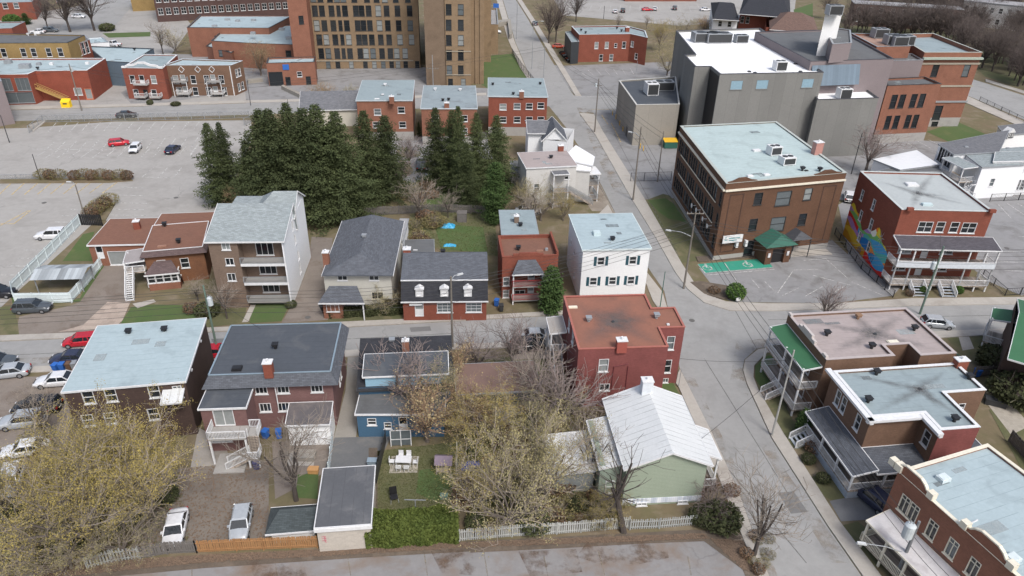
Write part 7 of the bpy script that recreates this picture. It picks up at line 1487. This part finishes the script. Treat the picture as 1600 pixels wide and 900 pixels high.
VEH=[('suv','white',82,372,60,373,'white SUV parked beside the white boundary fence in the left lot'),('suv','grey',53,486,75,485,'dark grey SUV on the gravel drive by the white fence'),('suv','grey',-5,572,25,570,'dark car entering at the left edge of the street'),('hatch','red',128,538,105,540,'bright red hatchback on the street left of the pale blue roof'),('sedan','navy',112,565,88,566,'navy sedan at the kerb beside blue bins'),('sedan','white',90,600,65,602,'white sedan below the blue bins'),('van','black',60,642,35,643,'black minivan under the bare tree at left','car','parked_van'),('suv','silver',38,664,10,667,'silver white wagon below the black minivan'),('suv','black',-2,463,20,462,'black car cut by the left edge above the gravel drive'),('hatch','red',187,227,205,225,'red hatchback in the upper left lot'),('hatch','white',212,236,206,243,'white hatchback in the upper left lot beside the red one'),('sedan','navy',271,237,280,230,'dark sedan alone in the upper left lot'),('sedan','black',199,183,216,182,'black sedan driving the north street past the railing'),('hatch','silver',1463,510,1485,512,'silver hatchback on the street right of the pinkish roof'),('sedan','white',276,833,270,860,'white sedan nose to the brown rear fence'),('hatch','silver',378,824,373,850,'grey hatchback nose to the orange rear fence'),('suv','white',1326,312,1326,295,'white SUV between the school and the mural building'),('hatch','red',340,556,360,555,'red car glimpsed behind the dark brick duplex corner'),('sedan','white',961,20,961,5,'white car in the top car park, left of a dark one'),('suv','black',973,19,973,5,'dark car in the top car park, between two white ones'),('sedan','red',1011,17,1018,17,'red car in the top car park'),('sedan','white',1023,16,1023,5,'white car touching the red one in the top car park'),('suv','grey',1054,15,1054,3,'grey SUV in the middle of the top car park'),('sedan','white',1102,17,1112,17,'white sedan at the right end of the top car park'),('sedan','grey',836,39,830,25,'grey car driving away up the side street'),('sedan','orange',873,75,890,75,'orange red car parked under the tall bare tree'),('sedan','silver',839,530,860,529,'silver car at the kerb left of the maroon building'),('suv','black',826,545,845,543,'dark car half hidden by branches below the silver one'),('suv','navy',1362,785,1350,775,'navy car in the dark drive between the two brick houses'),('sedan','white',123,28,135,28,'white car behind the tall bare trees at top left'),('suv','grey',80,50,92,50,'grey car in a row behind the ochre building'),('sedan','white',60,52,48,52,'white car in a row behind the ochre building'),('pickup','white',179,72,168,70,'white pickup behind the pale shop roof'),('van','white',772,52,790,52,'white van beside the hospital wing','car','parked_van'),('pickup','grey',658,262,658,245,'grey pickup parked between the conifer groups'),('sedan','white',605,275,606,262,'white car in the shade behind the conifer wall'),('sedan','white',825,334,845,334,'white car at the back of the blue roofed annex'),('sedan','white',42,708,15,712,'white car under the thicket by the silver wagon'),('suv','white',20,760,10,790,'white car deep in the branches at the left edge'),('sedan','silver',34,850,30,880,'pale car hidden by branches near the bottom left'),('sedan','silver',15,632-45,-10,590,'silver car at the left edge beside the drive'),('hatch','black',1455,-5,1470,-5,'dark car behind the top right trees'),('sedan','silver',95,5,105,0,'silver car on the far top left street')]
for v in VEH:
    if v[2]==1455: continue
    vehicle(*v)
# motorcycles beside the black fronted block
for i in range(7):
    c=G(878+i*2.2,84+i*2.4); r=empty('motorcycle',c,.2); tag(r,'parked motorcycle in the row beside the black fronted block','motorcycle','motorcycles in a row')
    for x in(-.7,.7): m=MB(); m.tube((x,-.06,.32),(x,.06,.32),.32,.32,12); m.build('wheel',TYRE,r)
    m=MB(); m.bar((-.6,0,.55),(.5,0,.7),.25,.3); m.build('body',[CP['black'],CP['orange'],CP['silver']][i%3],r); m=MB(); m.bar((-.7,0,.82),(0,0,.78),.25,.1); m.build('seat',TYRE,r); m=MB(); m.bar((.45,-.35,1.0),(.45,.35,1.0),.04); m.bar((.7,0,.35),(.45,0,1.0),.06); m.build('handlebar',RIM,r)
# ---------------------------------------------------------------- poles, lamps, wires
POLES={}
def pole(key,bx,by,tx,ty,label,m=POLEW,r=.16,arms=(),trans=None,lamp=None,name='utility_pole',cat='utility pole'):
    H=hgt(bx,by,tx,ty); c=G(bx,by); root=empty(name,c,0); tag(root,label,cat); mb=MB(); mb.tube((0,0,-.1),(0,0,H),r,r*.65,8); mb.build('pole',m,root)
    POLES[key]=(c,H)
    for (z,a,L_) in arms:
        d=Vector((math.cos(a),math.sin(a),0)); mb=MB(); mb.bar(-d*L_/2+Vector((0,.12,H-z)),d*L_/2+Vector((0,.12,H-z)),.1,.12); o=mb.build('crossarm',POLEW,root)
        for i in(-1,-.5,.5,1):
            q=MB(); p=d*L_/2*i*.95+Vector((0,.12,H-z+.06)); q.tube(p,p+Vector((0,0,.2)),.05,.04,6); q.build('insulator',T_GREY,o)
    if trans:
        z,a,s=trans; d=Vector((math.cos(a),math.sin(a),0)); mb=MB(); p=d*.5+Vector((0,0,H-z)); mb.tube(p,p+Vector((0,0,1.0*s)),.32*s,.32*s,14); mb.tube(p+Vector((0,0,1.0*s)),p+Vector((0,0,1.12*s)),.34*s,.2*s,14); o=mb.build('transformer',plain('pale grey transformer',(.50,.55,.57)),root); q=MB()
        for i in(-1,1): q.tube(p+Vector((i*.14,0,1.1*s)),p+Vector((i*.14,0,1.45*s)),.04,.03,6)
        q.bar(p,Vector((0,0,H-z)),.08); q.build('bushing',T_GREY,o)
    if lamp:
        z,a,L_=lamp; d=Vector((math.cos(a),math.sin(a),0)); mb=MB(); P=[Vector((0,0,H-z)),d*L_*.5+Vector((0,0,H-z+.5)),d*L_+Vector((0,0,H-z+.55))]
        mb.tube(P[0],P[1],.05,.05,6); mb.tube(P[1],P[2],.045,.04,6); o=mb.build('lamp_arm',T_GREY,root); q=MB(); q.add([P[2]+Vector(v) for v in((-.1,-.15,-.08),(.1,-.15,-.08),(.1,.15,-.08),(-.1,.15,-.08))]+[P[2]+d*.7+Vector(v) for v in((-.05,-.12,-.1),(.05,-.12,-.1),(.05,.12,-.1),(-.05,.12,-.1))],[(3,2,1,0),(4,5,6,7),(0,1,5,4),(1,2,6,5),(2,3,7,6),(3,0,4,7)]); q.bar(P[2],P[2]+d*.7,.22,.12); q.build('lamp_head',plain('lamp head grey',(.55,.57,.58)),o)
    return root
pole('a',341,553,317,446,'green tinted utility pole with round transformer beside the dark brick duplex',POLEG,trans=(2.6,-.3,1.0))
pole('b',707,543,704,432,'grey utility pole with lamp in front of the mansard cottage',lamp=(.5,.5,.9))
pole('c',1068,451,1078,330,'tall utility pole with crossarm at the street corner by the accessible bays',arms=((.3,.05,2.4),),lamp=(3.8,2.9,3.0))
pole('d',989,313,997,198,'tall leaning utility pole on the sidewalk north of the school lawn',arms=((2.2,.1,1.6),),lamp=(1.8,2.6,1.6))
pole('e',1027,284,1034,205,'slim utility pole by the theatre lot railing',r=.13)
pole('f',1437,491,1472,384,'greenish utility pole with transformer in front of the veranda',POLEG,trans=(3.4,3.2,.95))
pole('g',1206,681,1233,545,'pale utility pole in front of the green roofed balconies',plain('pale pole',(.36,.36,.34)),r=.13)
pole('h',1398,905,1437,815,'grey utility pole with transformer and street lamp at the bottom right',plain('grey steel pole',(.19,.20,.21)),r=.18,trans=(1.9,3.0,1.35),lamp=(3.9,3.0,3.4))
pole('i',929,207,924,122,'utility pole with crossarm at the theatre corner',arms=((1.6,.1,1.8),),trans=(1.9,3.0,.7))
pole('j',849,132,850,70,'slim grey pole north of the crossing',T_GREY,r=.1); pole('k',831,108,831,34,'tall grey lamp pole on the west side of the upper street',T_GREY,r=.1,lamp=(.3,0,2.2)); pole('l',807,61,808,-10,'grey pole near the top of the side street',T_GREY,r=.1,lamp=(.3,.2,2.2))
pole('m',128,173,104,100,'utility pole with transformer in front of the red store',trans=(1.9,1.8,1.0)); pole('n',677,136,673,86,'pale pole with crossarm before the hospital wing',T_GREY,r=.12,arms=((3.6,0,3),))
pole('o',63,280,50,241,'dark lamp post in the long strip of the left lots',T_DARK,r=.09,name='lamp_post',cat='lamp post'); pole('p',135,347,114,289,'leaning lamp post beside the short planted strip',POLEW,r=.12,lamp=(.1,3.1,.6),name='lamp_post',cat='lamp post'); pole('q',15,223,-2,180,'thin dark lamp post by the mauve block',T_DARK,r=.09,name='lamp_post',cat='lamp post')
pole('r',1330,272,1350,208,'thin dark pole with crossarm behind the mural building',T_DARK,r=.11,arms=((1.2,.4,1.2),)); pole('s',1031,482,1036,424,'green sign pole beside the white house',T_GREEN,r=.07,name='sign_post',cat='sign post'); pole('t',452,178,449,155,'dark lamp post by the bend of the north street',T_DARK,r=.07,name='lamp_post',cat='lamp post')
pole('u',392,165,387,130,'dark lamp post right of the twin balcony duplex',T_DARK,r=.08,name='lamp_post',cat='lamp post'); pole('v',943,30,943,9,'lamp post at the edge of the top car park',T_DARK,r=.1,name='lamp_post',cat='lamp post'); pole('w',1060,605,1063,577,'small grey sign post beside the maroon building lawn',T_GREY,r=.05,name='sign_post',cat='sign post'); pole('x',993,125,993,95,'thin pole in the lot below the brick block',T_GREY,r=.06,name='lamp_post',cat='lamp post'); pole('y',1101,230,1108,168,'pale flag pole at the school roof corner',T_WHITE,r=.06,name='flag_pole',cat='flag pole')
WIRE=plain('wire black',(.03,.03,.03),.6)
def wire(name,label,pts,drops,sag=.8,r=.026):
    """pts: (x,y,z); drops: vertical offsets of parallel cables"""
    root=empty(name,(0,0,0)); tag(root,label,'power line')
    for dx,dz in drops:
        mb=MB()
        for i in range(len(pts)-1):
            a,b=Vector(pts[i]),Vector(pts[i+1]); n=14; pr=None
            for j in range(n+1):
                t=j/n; p=a.lerp(b,t); p.z+=dz-sag*4*t*(1-t)*(1+.25*dx); p.y+=dx*.35
                if pr is not None: mb.tube(pr,p,r,r,3,cap=False)
                pr=p
        mb.build('cable',WIRE,root,uv=False)
def top(k,dz=0): c,H=POLES[k]; return (c.x,c.y,H+dz)
L0=G(-500,590); L0=(L0.x,L0.y,9); R0=G(2300,445); R0=(R0.x,R0.y,9)
wire('power_line','black power lines strung along the main street from pole to pole',[L0,top('a',-.6),top('b',-.6),top('c',-1.0),top('f',-.6),R0],[(0,0),(1,-.5),(-1,-.9),(0,-1.7),(1,-2.3),(-1,-2.9)],.7)
wire('power_line','power lines running down the side street past the school',[top('i',-1),top('d',-1),top('c',-.8),top('g',-.8),top('h',-.8),(G(1560,1100).x,G(1560,1100).y,8)],[(0,0),(1,-1.0),(0,-2)],.6)
wire('power_line','power lines crossing the upper street above the crossing',[top('j',-.5),top('i',-.5),top('e',-.5)],[(0,0),(0,-1)],.6)
wire('power_line','thin wires along the north street past the red store',[(-140,POLES['m'][0].y-4,8),top('m',-.5),top('u',-.3),top('j',-.5)],[(0,0),(0,-.8)],.9)
def sw(a,b,label,n=1): wire('service_wire',label,[a,b],[(0,0)]*1,.35,.02)
def at(px,py,z): p=G(px,py,z); return (p.x,p.y,z)
sw(top('c',-1.2),at(910,391,7.4),'service wire from the corner pole to the white house'); sw(top('b',-1.2),at(690,462,4),'service wire from the grey pole to the mansard cottage'); sw(top('g',-1),at(1302,590,6.5),'service wire from the pale pole to the corniced house'); sw(top('h',-1),at(1300,690,3.6),'service wire reaching from the bottom right pole to the shingled porch'); sw(top('a',-1),at(519,578,6),'service wire from the transformer pole to the plum brick house'); sw(top('g',-1.2),at(1062,560,5.5),'service wire crossing the side street to the maroon building')
sw(top('f',-1),at(1470,350,7.6),'service wire from the greenish pole to the veranda building'); sw(top('g',-1.4),at(1090,690,5),'service wire crossing the side street to the green gabled house')
# ---------------------------------------------------------------- fences
def fence(pts,H,label,m,kind='picket',bw=.12,gap=.03,jit=.03,name=None,postm=None,cat='fence',posts=2.4):
    P=[G(*p) for p in pts]; root=empty(name or 'fence',P[0]); tag(root,label,cat); rg=random.Random(int(P[0].x)); o=P[0]
    bo=MB(); ra=MB()
    for i in range(len(P)-1):
        a,b=P[i]-o,P[i+1]-o; d=b-a; L_=d.length; d/=L_; n=Vector((-d.y,d.x,0))
        if kind in('picket','solid'):
            x=0
            while x<L_:
                h=H+rg.uniform(-jit,jit); q=a+d*x; w=bw; ln=rg.uniform(-jit,jit)*.6
                c=[q+n*.03,q+d*w+n*.03,q+d*w+n*.055,q+n*.055]; bo.add([(v.x,v.y,.04) for v in c]+[(v.x+d.x*ln,v.y+d.y*ln,h) for v in c],[(3,2,1,0),(4,5,6,7),(0,1,5,4),(1,2,6,5),(2,3,7,6),(3,0,4,7)])
                x+=bw+gap
            for z in(.35,H*.8): ra.bar(a+Vector((0,0,z)),b+Vector((0,0,z)),.05,.09)
        else:
            for z in((.12,H) if kind=='bars' else (.05,H)): ra.bar(a+Vector((0,0,z)),b+Vector((0,0,z)),.05,.05)
            if kind=='bars':
                k=int(L_/.28)
                for j in range(k): q=a+d*(L_*j/k); bo.bar(q+Vector((0,0,.1)),q+Vector((0,0,H)),.022)
            else: bo.add([(a.x,a.y,.05),(b.x,b.y,.05),(b.x,b.y,H),(a.x,a.y,H)],[(0,1,2,3)])
        k=max(1,round(L_/posts))
        for j in range(k+(1 if i==len(P)-2 else 0)):
            q=a+d*(L_*j/k); pm=MB(); pm.box(q.x-.05,q.x+.05,q.y-.05,q.y+.05,0,H+.08); pm.build('post',postm or m,root)
    bo.build('boards' if kind in('picket','solid') else ('bars' if kind=='bars' else 'wire_mesh'),m if kind!='mesh' else CHAIN,root); ra.build('rails',postm or m,root)
    return root
CHAIN=mat('chain link mesh',(.20,.21,.21),(.16,.17,.17),coord='Object',alpha_noise=(.48,.60,14)); CHAIN.node_tree.nodes['Principled BSDF'].inputs['Roughness'].default_value=.5
WF=mat('weathered white boards',(.44,.45,.43),(.27,.275,.265),scale=2.5,coord='Object'); GF=mat('grey weathered boards',(.17,.16,.15),(.11,.10,.095),scale=2,coord='Object'); OF=mat('new orange boards',(.36,.20,.09),(.25,.13,.06),scale=2,coord='Object'); GWF=mat('silvery boards',(.36,.37,.36),(.24,.25,.245),scale=2.5,coord='Object')
VF=plain('white vinyl fence',(.66,.74,.76),.5)
fence([(25,473),(22,459),(75,405),(126,352)],1.9,'long white solid fence dividing the left parking lot from the bungalow yard',VF,'solid',.3,.004,0)
fence([(25,474),(112,473),(137,445),(166,409)],1.6,'low white lattice fence around the gazebo patio',VF,'solid',.2,.01,0)
fence([(128,352),(160,353)],2.0,'short black slatted fence behind the bungalow garage lawn',T_BLACK,'solid',.25,.05,0)
fence([(137,889),(175,879),(220,873)],1.5,'wobbly pale picket fence at the left of the rear lot',GWF,'picket',.14,.12,.16)
fence([(222,873),(262,866),(308,864)],1.5,'dark grey board fence behind the white sedan',GF,'picket',.16,.03,.06); fence([(308,864),(370,861),(496,856)],1.5,'orange brown new board fence in front of the garden shed',OF,'picket',.16,.03,.04)
fence([(718,846),(800,839),(870,835),(982,826)],1.5,'white weathered picket fence between the hedge and the leaning tree',WF,'picket',.14,.06,.07); fence([(984,828),(1030,826),(1086,821)],1.3,'lower pale picket fence in front of the green house',GWF,'picket',.12,.10,.06)
fence([(520,690),(514,738)],1.3,'short white board fence beside the dark driveway',VF,'solid',.2,.01,0); fence([(603,690),(588,755)],1.6,'dark board fence between driveway and patio garden',T_DARK,'solid',.2,.02,0)
fence([(714,705),(714,808)],1.2,'thin white garden fence right of the lawn',WF,'bars')
fence([(46,208),(68,191),(320,186),(390,184)],1.6,'long grey chain link fence along the upper edge of the left lots',T_GREY,'mesh',posts=3); fence([(382,196),(398,188)],1.6,'short chain link fence by the bend of the north street',T_GREY,'mesh',posts=3)
fence([(0,281),(205,277)],1.0,'low wire fence in the long planted strip',T_GREY,'mesh',posts=3)
fence([(985,284),(1048,282)],1.8,'dark iron railing by the theatre lot',T_DARK,'bars'); fence([(1304,366),(1345,420),(1395,465)],1.2,'black iron railing below the mural',T_BLACK,'bars'); fence([(1535,432),(1570,462),(1640,458)],1.2,'black iron railing around the right parking lot corner',T_BLACK,'bars'); fence([(1546,315),(1700,308)],1.5,'black railing in front of the white clapboard house',T_BLACK,'bars',posts=3)
fence([(555,338),(690,332),(760,335)],1.6,'old wooden fence behind the hip roofed house yard',GF,'picket',.2,.05,.05); fence([(478,345),(525,340)],1.7,'dark board fence under the conifer wall',GF,'solid',.2,.02,.03)
fence([(1520,590),(1570,586),(1600,583)],1.6,'grey board fence in the yard behind the pinkish roof',GF,'solid',.2,.02,.03); fence([(1575,690),(1640,760)],1.6,'grey board fence beside the pale blue seamed roof',GF,'solid',.2,.02,.03)
fence([(1530,158),(1600,192),(1700,240)],1.2,'dark railing along the park road',T_DARK,'bars',posts=3); fence([(800,85),(815,108),(840,140)],1.8,'black railing along the hospital lawn',T_BLACK,'bars',posts=3)
fence([(640,262),(690,262)],1.4,'grey wire fence behind the parked pickup',T_GREY,'mesh')
fence([(805,600),(862,600),(866,640)],1.4,'rickety grey fence left of the maroon building',GF,'picket',.14,.15,.08)
# ---------------------------------------------------------------- small garden and street things
q=G(105,447); r=empty('gazebo',q,R(6)); tag(r,'open garden shelter with pale grey ridged roof on the white fenced patio','gazebo')
for x in(-3,3):
    for y in(-1.8,1.8): m=MB(); m.box(x-.06,x+.06,y-.06,y+.06,0,2.3); m.build('post',T_GREY,r)
m=MB(); m.add([(-3.5,-2.2,2.3),(3.5,-2.2,2.3),(3.5,0,2.9),(-3.5,0,2.9),(3.5,2.2,2.3),(-3.5,2.2,2.3)],[(0,1,2,3),(3,2,4,5)]); m.build('roof',mat('gazebo roof',(.32,.35,.37),(.27,.30,.32),pattern='boards',psize=(.5,.03),pmix=.4),r)
def bin_(px,py,c,label):
    p=G(px,py); r=empty('wheelie_bin',(p.x,p.y,.02),random.uniform(-.3,.3)); tag(r,label,'bin'); m=MB(); m.add([(-.25,-.28,.08),(.25,-.28,.08),(.25,.28,.08),(-.25,.28,.08),(-.3,-.36,1.0),(.3,-.36,1.0),(.3,.36,1.0),(-.3,.36,1.0)],[(3,2,1,0),(4,5,6,7),(0,1,5,4),(1,2,6,5),(2,3,7,6),(3,0,4,7)]); m.build('bin_body',c,r); m=MB(); m.box(-.32,.32,-.4,.38,1.0,1.07); m.build('lid',c,r); m=MB(); m.tube((-.3,.3,.12),(.3,.3,.12),.12,.12,8); m.build('wheel',TYRE,r)
BR=plain('brown plastic',(.14,.08,.05))
bin_(89,580,T_BLUEP,'blue wheelie bin leftmost beside the navy sedan'); bin_(99,579,T_BLUEP,'second blue wheelie bin beside the navy sedan'); bin_(110,578,BR,'brown wheelie bin right of the blue pair'); bin_(118,577,T_GREY,'grey wheelie bin next to the pale blue roofed duplex')
bin_(437,684,T_BLUEP,'blue bin leaning by the bare tree behind the plum house'); bin_(416,684,T_BLUEP,'blue bin left of the white rear wall'); bin_(402,732,plain('dark violet bin',(.07,.07,.14)),'dark violet bin beside the deck stairs'); bin_(776,478,T_BLUEP,'blue bin between the mansard cottage and the red brick house'); bin_(783,486,T_DARK,'black bin between the mansard cottage and the red brick house')
for i,(x,y) in enumerate(((1518,299),(1524,302),(1530,300))): bin_(x,y,T_BLUEP,['left','middle','right'][i]+' blue bin of the three under the spiral stairs')
bin_(1525,588,T_BLUEP,'blue bin beside the rear chimney yard')
p=G(105,168); r=empty('skip_container',p,R(5)); r.scale=(.78,.78,.78); tag(r,'bright yellow donation container at the foot of the yellow stairs','container'); m=MB(); m.add([(-1.3,-.8,0),(1.3,-.8,0),(1.3,.8,0),(-1.3,.8,0),(-1.3,-.8,1.9),(1.3,-.8,1.9),(1.3,.8,2.6),(-1.3,.8,2.6)],[(4,5,6,7),(0,1,5,4),(1,2,6,5),(2,3,7,6),(3,0,4,7)]); m.build('box',plain('bright yellow',(.85,.58,.02)),r); m=MB(); m.box(-.6,.6,-.84,-.8,1.2,1.6); m.build('hatch',T_DARK,r)
p=G(1046,230); r=empty('dumpster',p,R(5)); tag(r,'green dumpster with yellow lid by the theatre wall','dumpster'); m=MB(); m.box(-1.4,1.4,-1,1,.1,1.5); m.build('container',T_GREEN,r); m=MB(); m.add([(-1.5,-1.1,1.5),(1.5,-1.1,1.5),(1.5,1.1,1.8),(-1.5,1.1,1.8),(-1.5,1.1,1.5),(1.5,1.1,1.5)],[(0,1,2,3),(3,2,5,4)]); m.build('lid',T_YELLOW,r)
# patio set, swing seat, clothes post, grill chair, play house, blue tarpaulins
p=G(631,726); r=empty('patio_set',p,0)
bpy.data.objects.remove(r)
r=empty('garden_table',(p.x,p.y,.05),0); tag(r,'white garden table on the beige paver patio','table'); m=MB(); m.box(-.8,.8,-.5,.5,.68,.73); m.build('table_top',T_WHITE,r)
for x in(-.7,.7):
    for y in(-.4,.4): m=MB(); m.box(x-.03,x+.03,y-.03,y+.03,0,.68); m.build('leg',T_WHITE,r)
CS=['facing left end','at the back left','at the back right','at the right end','at the front left','at the front right']
for i,(dx,dy,a) in enumerate(((-1.2,0,-90),(-.4,.85,180),(.4,.85,180),(1.2,0,90),(-.4,-.85,0),(.4,-.85,0))):
    r=empty('garden_chair',(p.x+dx,p.y+dy,.05),R(a)); tag(r,'white plastic chair '+CS[i]+' of the white patio table','chair','chairs around the white patio table'); m=MB(); m.box(-.25,.25,-.25,.25,.4,.44); m.build('seat',T_WHITE,r); m=MB(); m.box(-.25,.25,-.28,-.24,.44,.9); m.build('backrest',T_WHITE,r)
    for x in(-.2,.2):
        for y in(-.2,.2): m=MB(); m.box(x-.02,x+.02,y-.02,y+.02,0,.4); m.build('leg',T_WHITE,r)
p=G(616,781); r=empty('lawn_chair',p,.3); tag(r,'dark folding lawn chair standing alone on the grass','chair'); m=MB(); m.box(-.35,.35,-.35,.3,.4,.46); m.build('seat',T_BLACK,r); m=MB(); m.add([(-.35,.3,.45),(.35,.3,.45),(.35,.6,1.2),(-.35,.6,1.2)],[(0,1,2,3),(3,2,1,0)]); m.build('backrest',T_BLACK,r)
for x in(-.33,.33):
    for y in(-.33,.33): m=MB(); m.bar((x,y,.4),(x*1.2,y*1.3-.1,0),.04); m.build('leg',T_GREY,r)
p=G(650,806); r=empty('clothes_post',p,0); tag(r,'grey T shaped clothesline post at the end of the lawn','clothes post'); m=MB(); m.tube((0,0,0),(0,0,2.1),.05); m.build('post',T_GREY,r); m=MB(); m.bar((-1,0,2.1),(1,0,2.1),.06); m.build('crossbar',T_GREY,r)
p=G(760,800); r=empty('clothes_post',p,0); tag(r,'thin bent pipe post right of the garden boundary','clothes post'); m=MB(); m.tube((0,0,0),(0,0,3.0),.035); m.tube((0,0,3.0),(.9,0,3.3),.035); m.build('post',T_GREY,r)
p=G(694,735); r=empty('play_house',p,0); tag(r,'small play house with purple grey roof at the right of the lawn','play house')
m=MB()
for x in(-.7,.7):
    for y in(-.6,.6): m.box(x-.05,x+.05,y-.05,y+.05,0,1.5)
m.box(-.7,.7,-.6,.6,.3,.4); m.build('frame',T_WOOD,r); m=MB(); m.add([(-.9,-.8,1.4),(.9,-.8,1.4),(.9,0,2.0),(-.9,0,2.0),(.9,.8,1.4),(-.9,.8,1.4)],[(0,1,2,3),(3,2,4,5)]); m.build('roof',plain('faded purple',(.20,.155,.20)),r)
def tarp(px,py,w,d,h,label,c,name='tarpaulin'):
    p=G(px,py); rg=random.Random(int(px)); mb=MB(); N,M=14,7; vs=[]
    for j in range(M+1):
        for i in range(N+1):
            x=(i/N-.5)*w; y=(j/M-.5)*d; e=min(i,N-i,j*1.5,(M-j)*1.5)/3; vs.append((x+rg.uniform(-.05,.05),y+rg.uniform(-.05,.05),h*min(1,e)*rg.uniform(.7,1.1)+.03))
    mb.add(vs,[(j*(N+1)+i,j*(N+1)+i+1,(j+1)*(N+1)+i+1,(j+1)*(N+1)+i) for j in range(M) for i in range(N)]); o=mb.build(name,c,None); o.location=p; tag(o,label,name.replace('_',' '))
tarp(755,730,4.4,1.2,.7,'crumpled blue tarpaulin over a pile in the tangled yard',plain('blue tarp',(.02,.06,.36),.4)); tarp(700,354,2.4,1.6,.5,'bright turquoise pool cover lying in the yard behind the mansard cottage',plain('turquoise',(.04,.34,.58),.4),'pool_cover'); tarp(703,384,2.0,.8,.3,'small turquoise slide lying on the green lawn',plain('turquoise',(.04,.34,.58),.4),'toy_slide')
for (x,y,w,d,h,l,c,n) in((645,725-8,1.2,.8,.6,'',T_WHITE,''),): pass
def crate(px,py,w,d,h,label,c,name,cat,rz=0,lid=None):
    p=G(px,py); r=empty(name,p,rz); tag(r,label,cat); m=MB(); m.box(-w/2,w/2,-d/2,d/2,0,h); m.build('body',c,r); m=MB(); m.box(-w/2-.04,w/2+.04,-d/2-.04,d/2+.04,h,h+.07); m.build('lid',lid or c,r)
crate(1554,632,2.2,1.0,.7,'long dark storage box on the paved yard behind the corniced house',T_DARK,'storage_box','box',-.4); crate(490,738,1.0,.6,.5,'small orange box under the bare tree',plain('faded orange',(.55,.30,.12)),'storage_box','box'); crate(582,727,.9,.6,.7,'grey blue bin box at the end of the dark driveway',plain('grey blue',(.25,.32,.38)),'storage_box','box'); crate(694,778,.7,.5,.35,'low green grey box on the lawn edge',plain('green grey',(.16,.24,.19)),'storage_box','box'); crate(476,715,2.2,1.2,.5,'low beige bench platform behind the plum brick house',CONC2,'platform','platform'); crate(722,345,1.6,1.4,1.6,'small grey hut at the dark yard fence',GF,'garden_hut','hut'); crate(720,345,.1,.1,.1,'x',GF,'storage_box','box') if 0 else None
# low railed ramp outside the school and front walls of the college
for i,(x,y) in enumerate(((1000,232),(1005,236),(957,180),(962,186),(968,196),(973,205))):
    p=G(x,y); r=empty('bollard',p); tag(r,'yellow bollard in the line beside the grey concrete box','bollard','yellow bollards by the grey concrete box'); m=MB(); m.tube((0,0,0),(0,0,1.1),.09); m.build('shaft',T_YELLOW,r); m=MB(); m.tube((0,0,1.1),(0,0,1.16),.09,.04); m.build('cap',T_YELLOW,r)
def sign(px,py,label,w,h,z,c,c2=None,rz=0,name='street_sign'):
    p=G(px,py); r=empty(name,p,rz); tag(r,label,'sign'); m=MB(); m.tube((0,0,0),(0,0,z+h/2),.04); m.build('post',T_GREY,r); m=MB(); m.box(-w/2,w/2,-.06,-.03,z-h/2,z+h/2); m.build('panel',c,r)
sign(1152,474,'tilted white sign in the corner planting bed',.7,.5,.7,T_WHITE,rz=.3); sign(775,22,'blue hospital sign at the top of the street',2.2,1.6,3.2,T_BLUEP); sign(912,10,'purple sign board at the car park edge',3.5,1.6,4,plain('purple sign',(.10,.07,.18)))
# red cones and satellite bits by the bridge ramp at the hospital
slab('ramp_wall',CONC2,[(764,40),(798,36),(800,60),(796,62),(793,40),(766,44)],0,1.6)
slab('ramp_wall',CONC2,[(386,128),(410,126),(411,128),(388,131)],0,.8); slab('ramp_wall',CONC2,[(440,140),(478,158),(480,156),(443,138)],0,1.0)
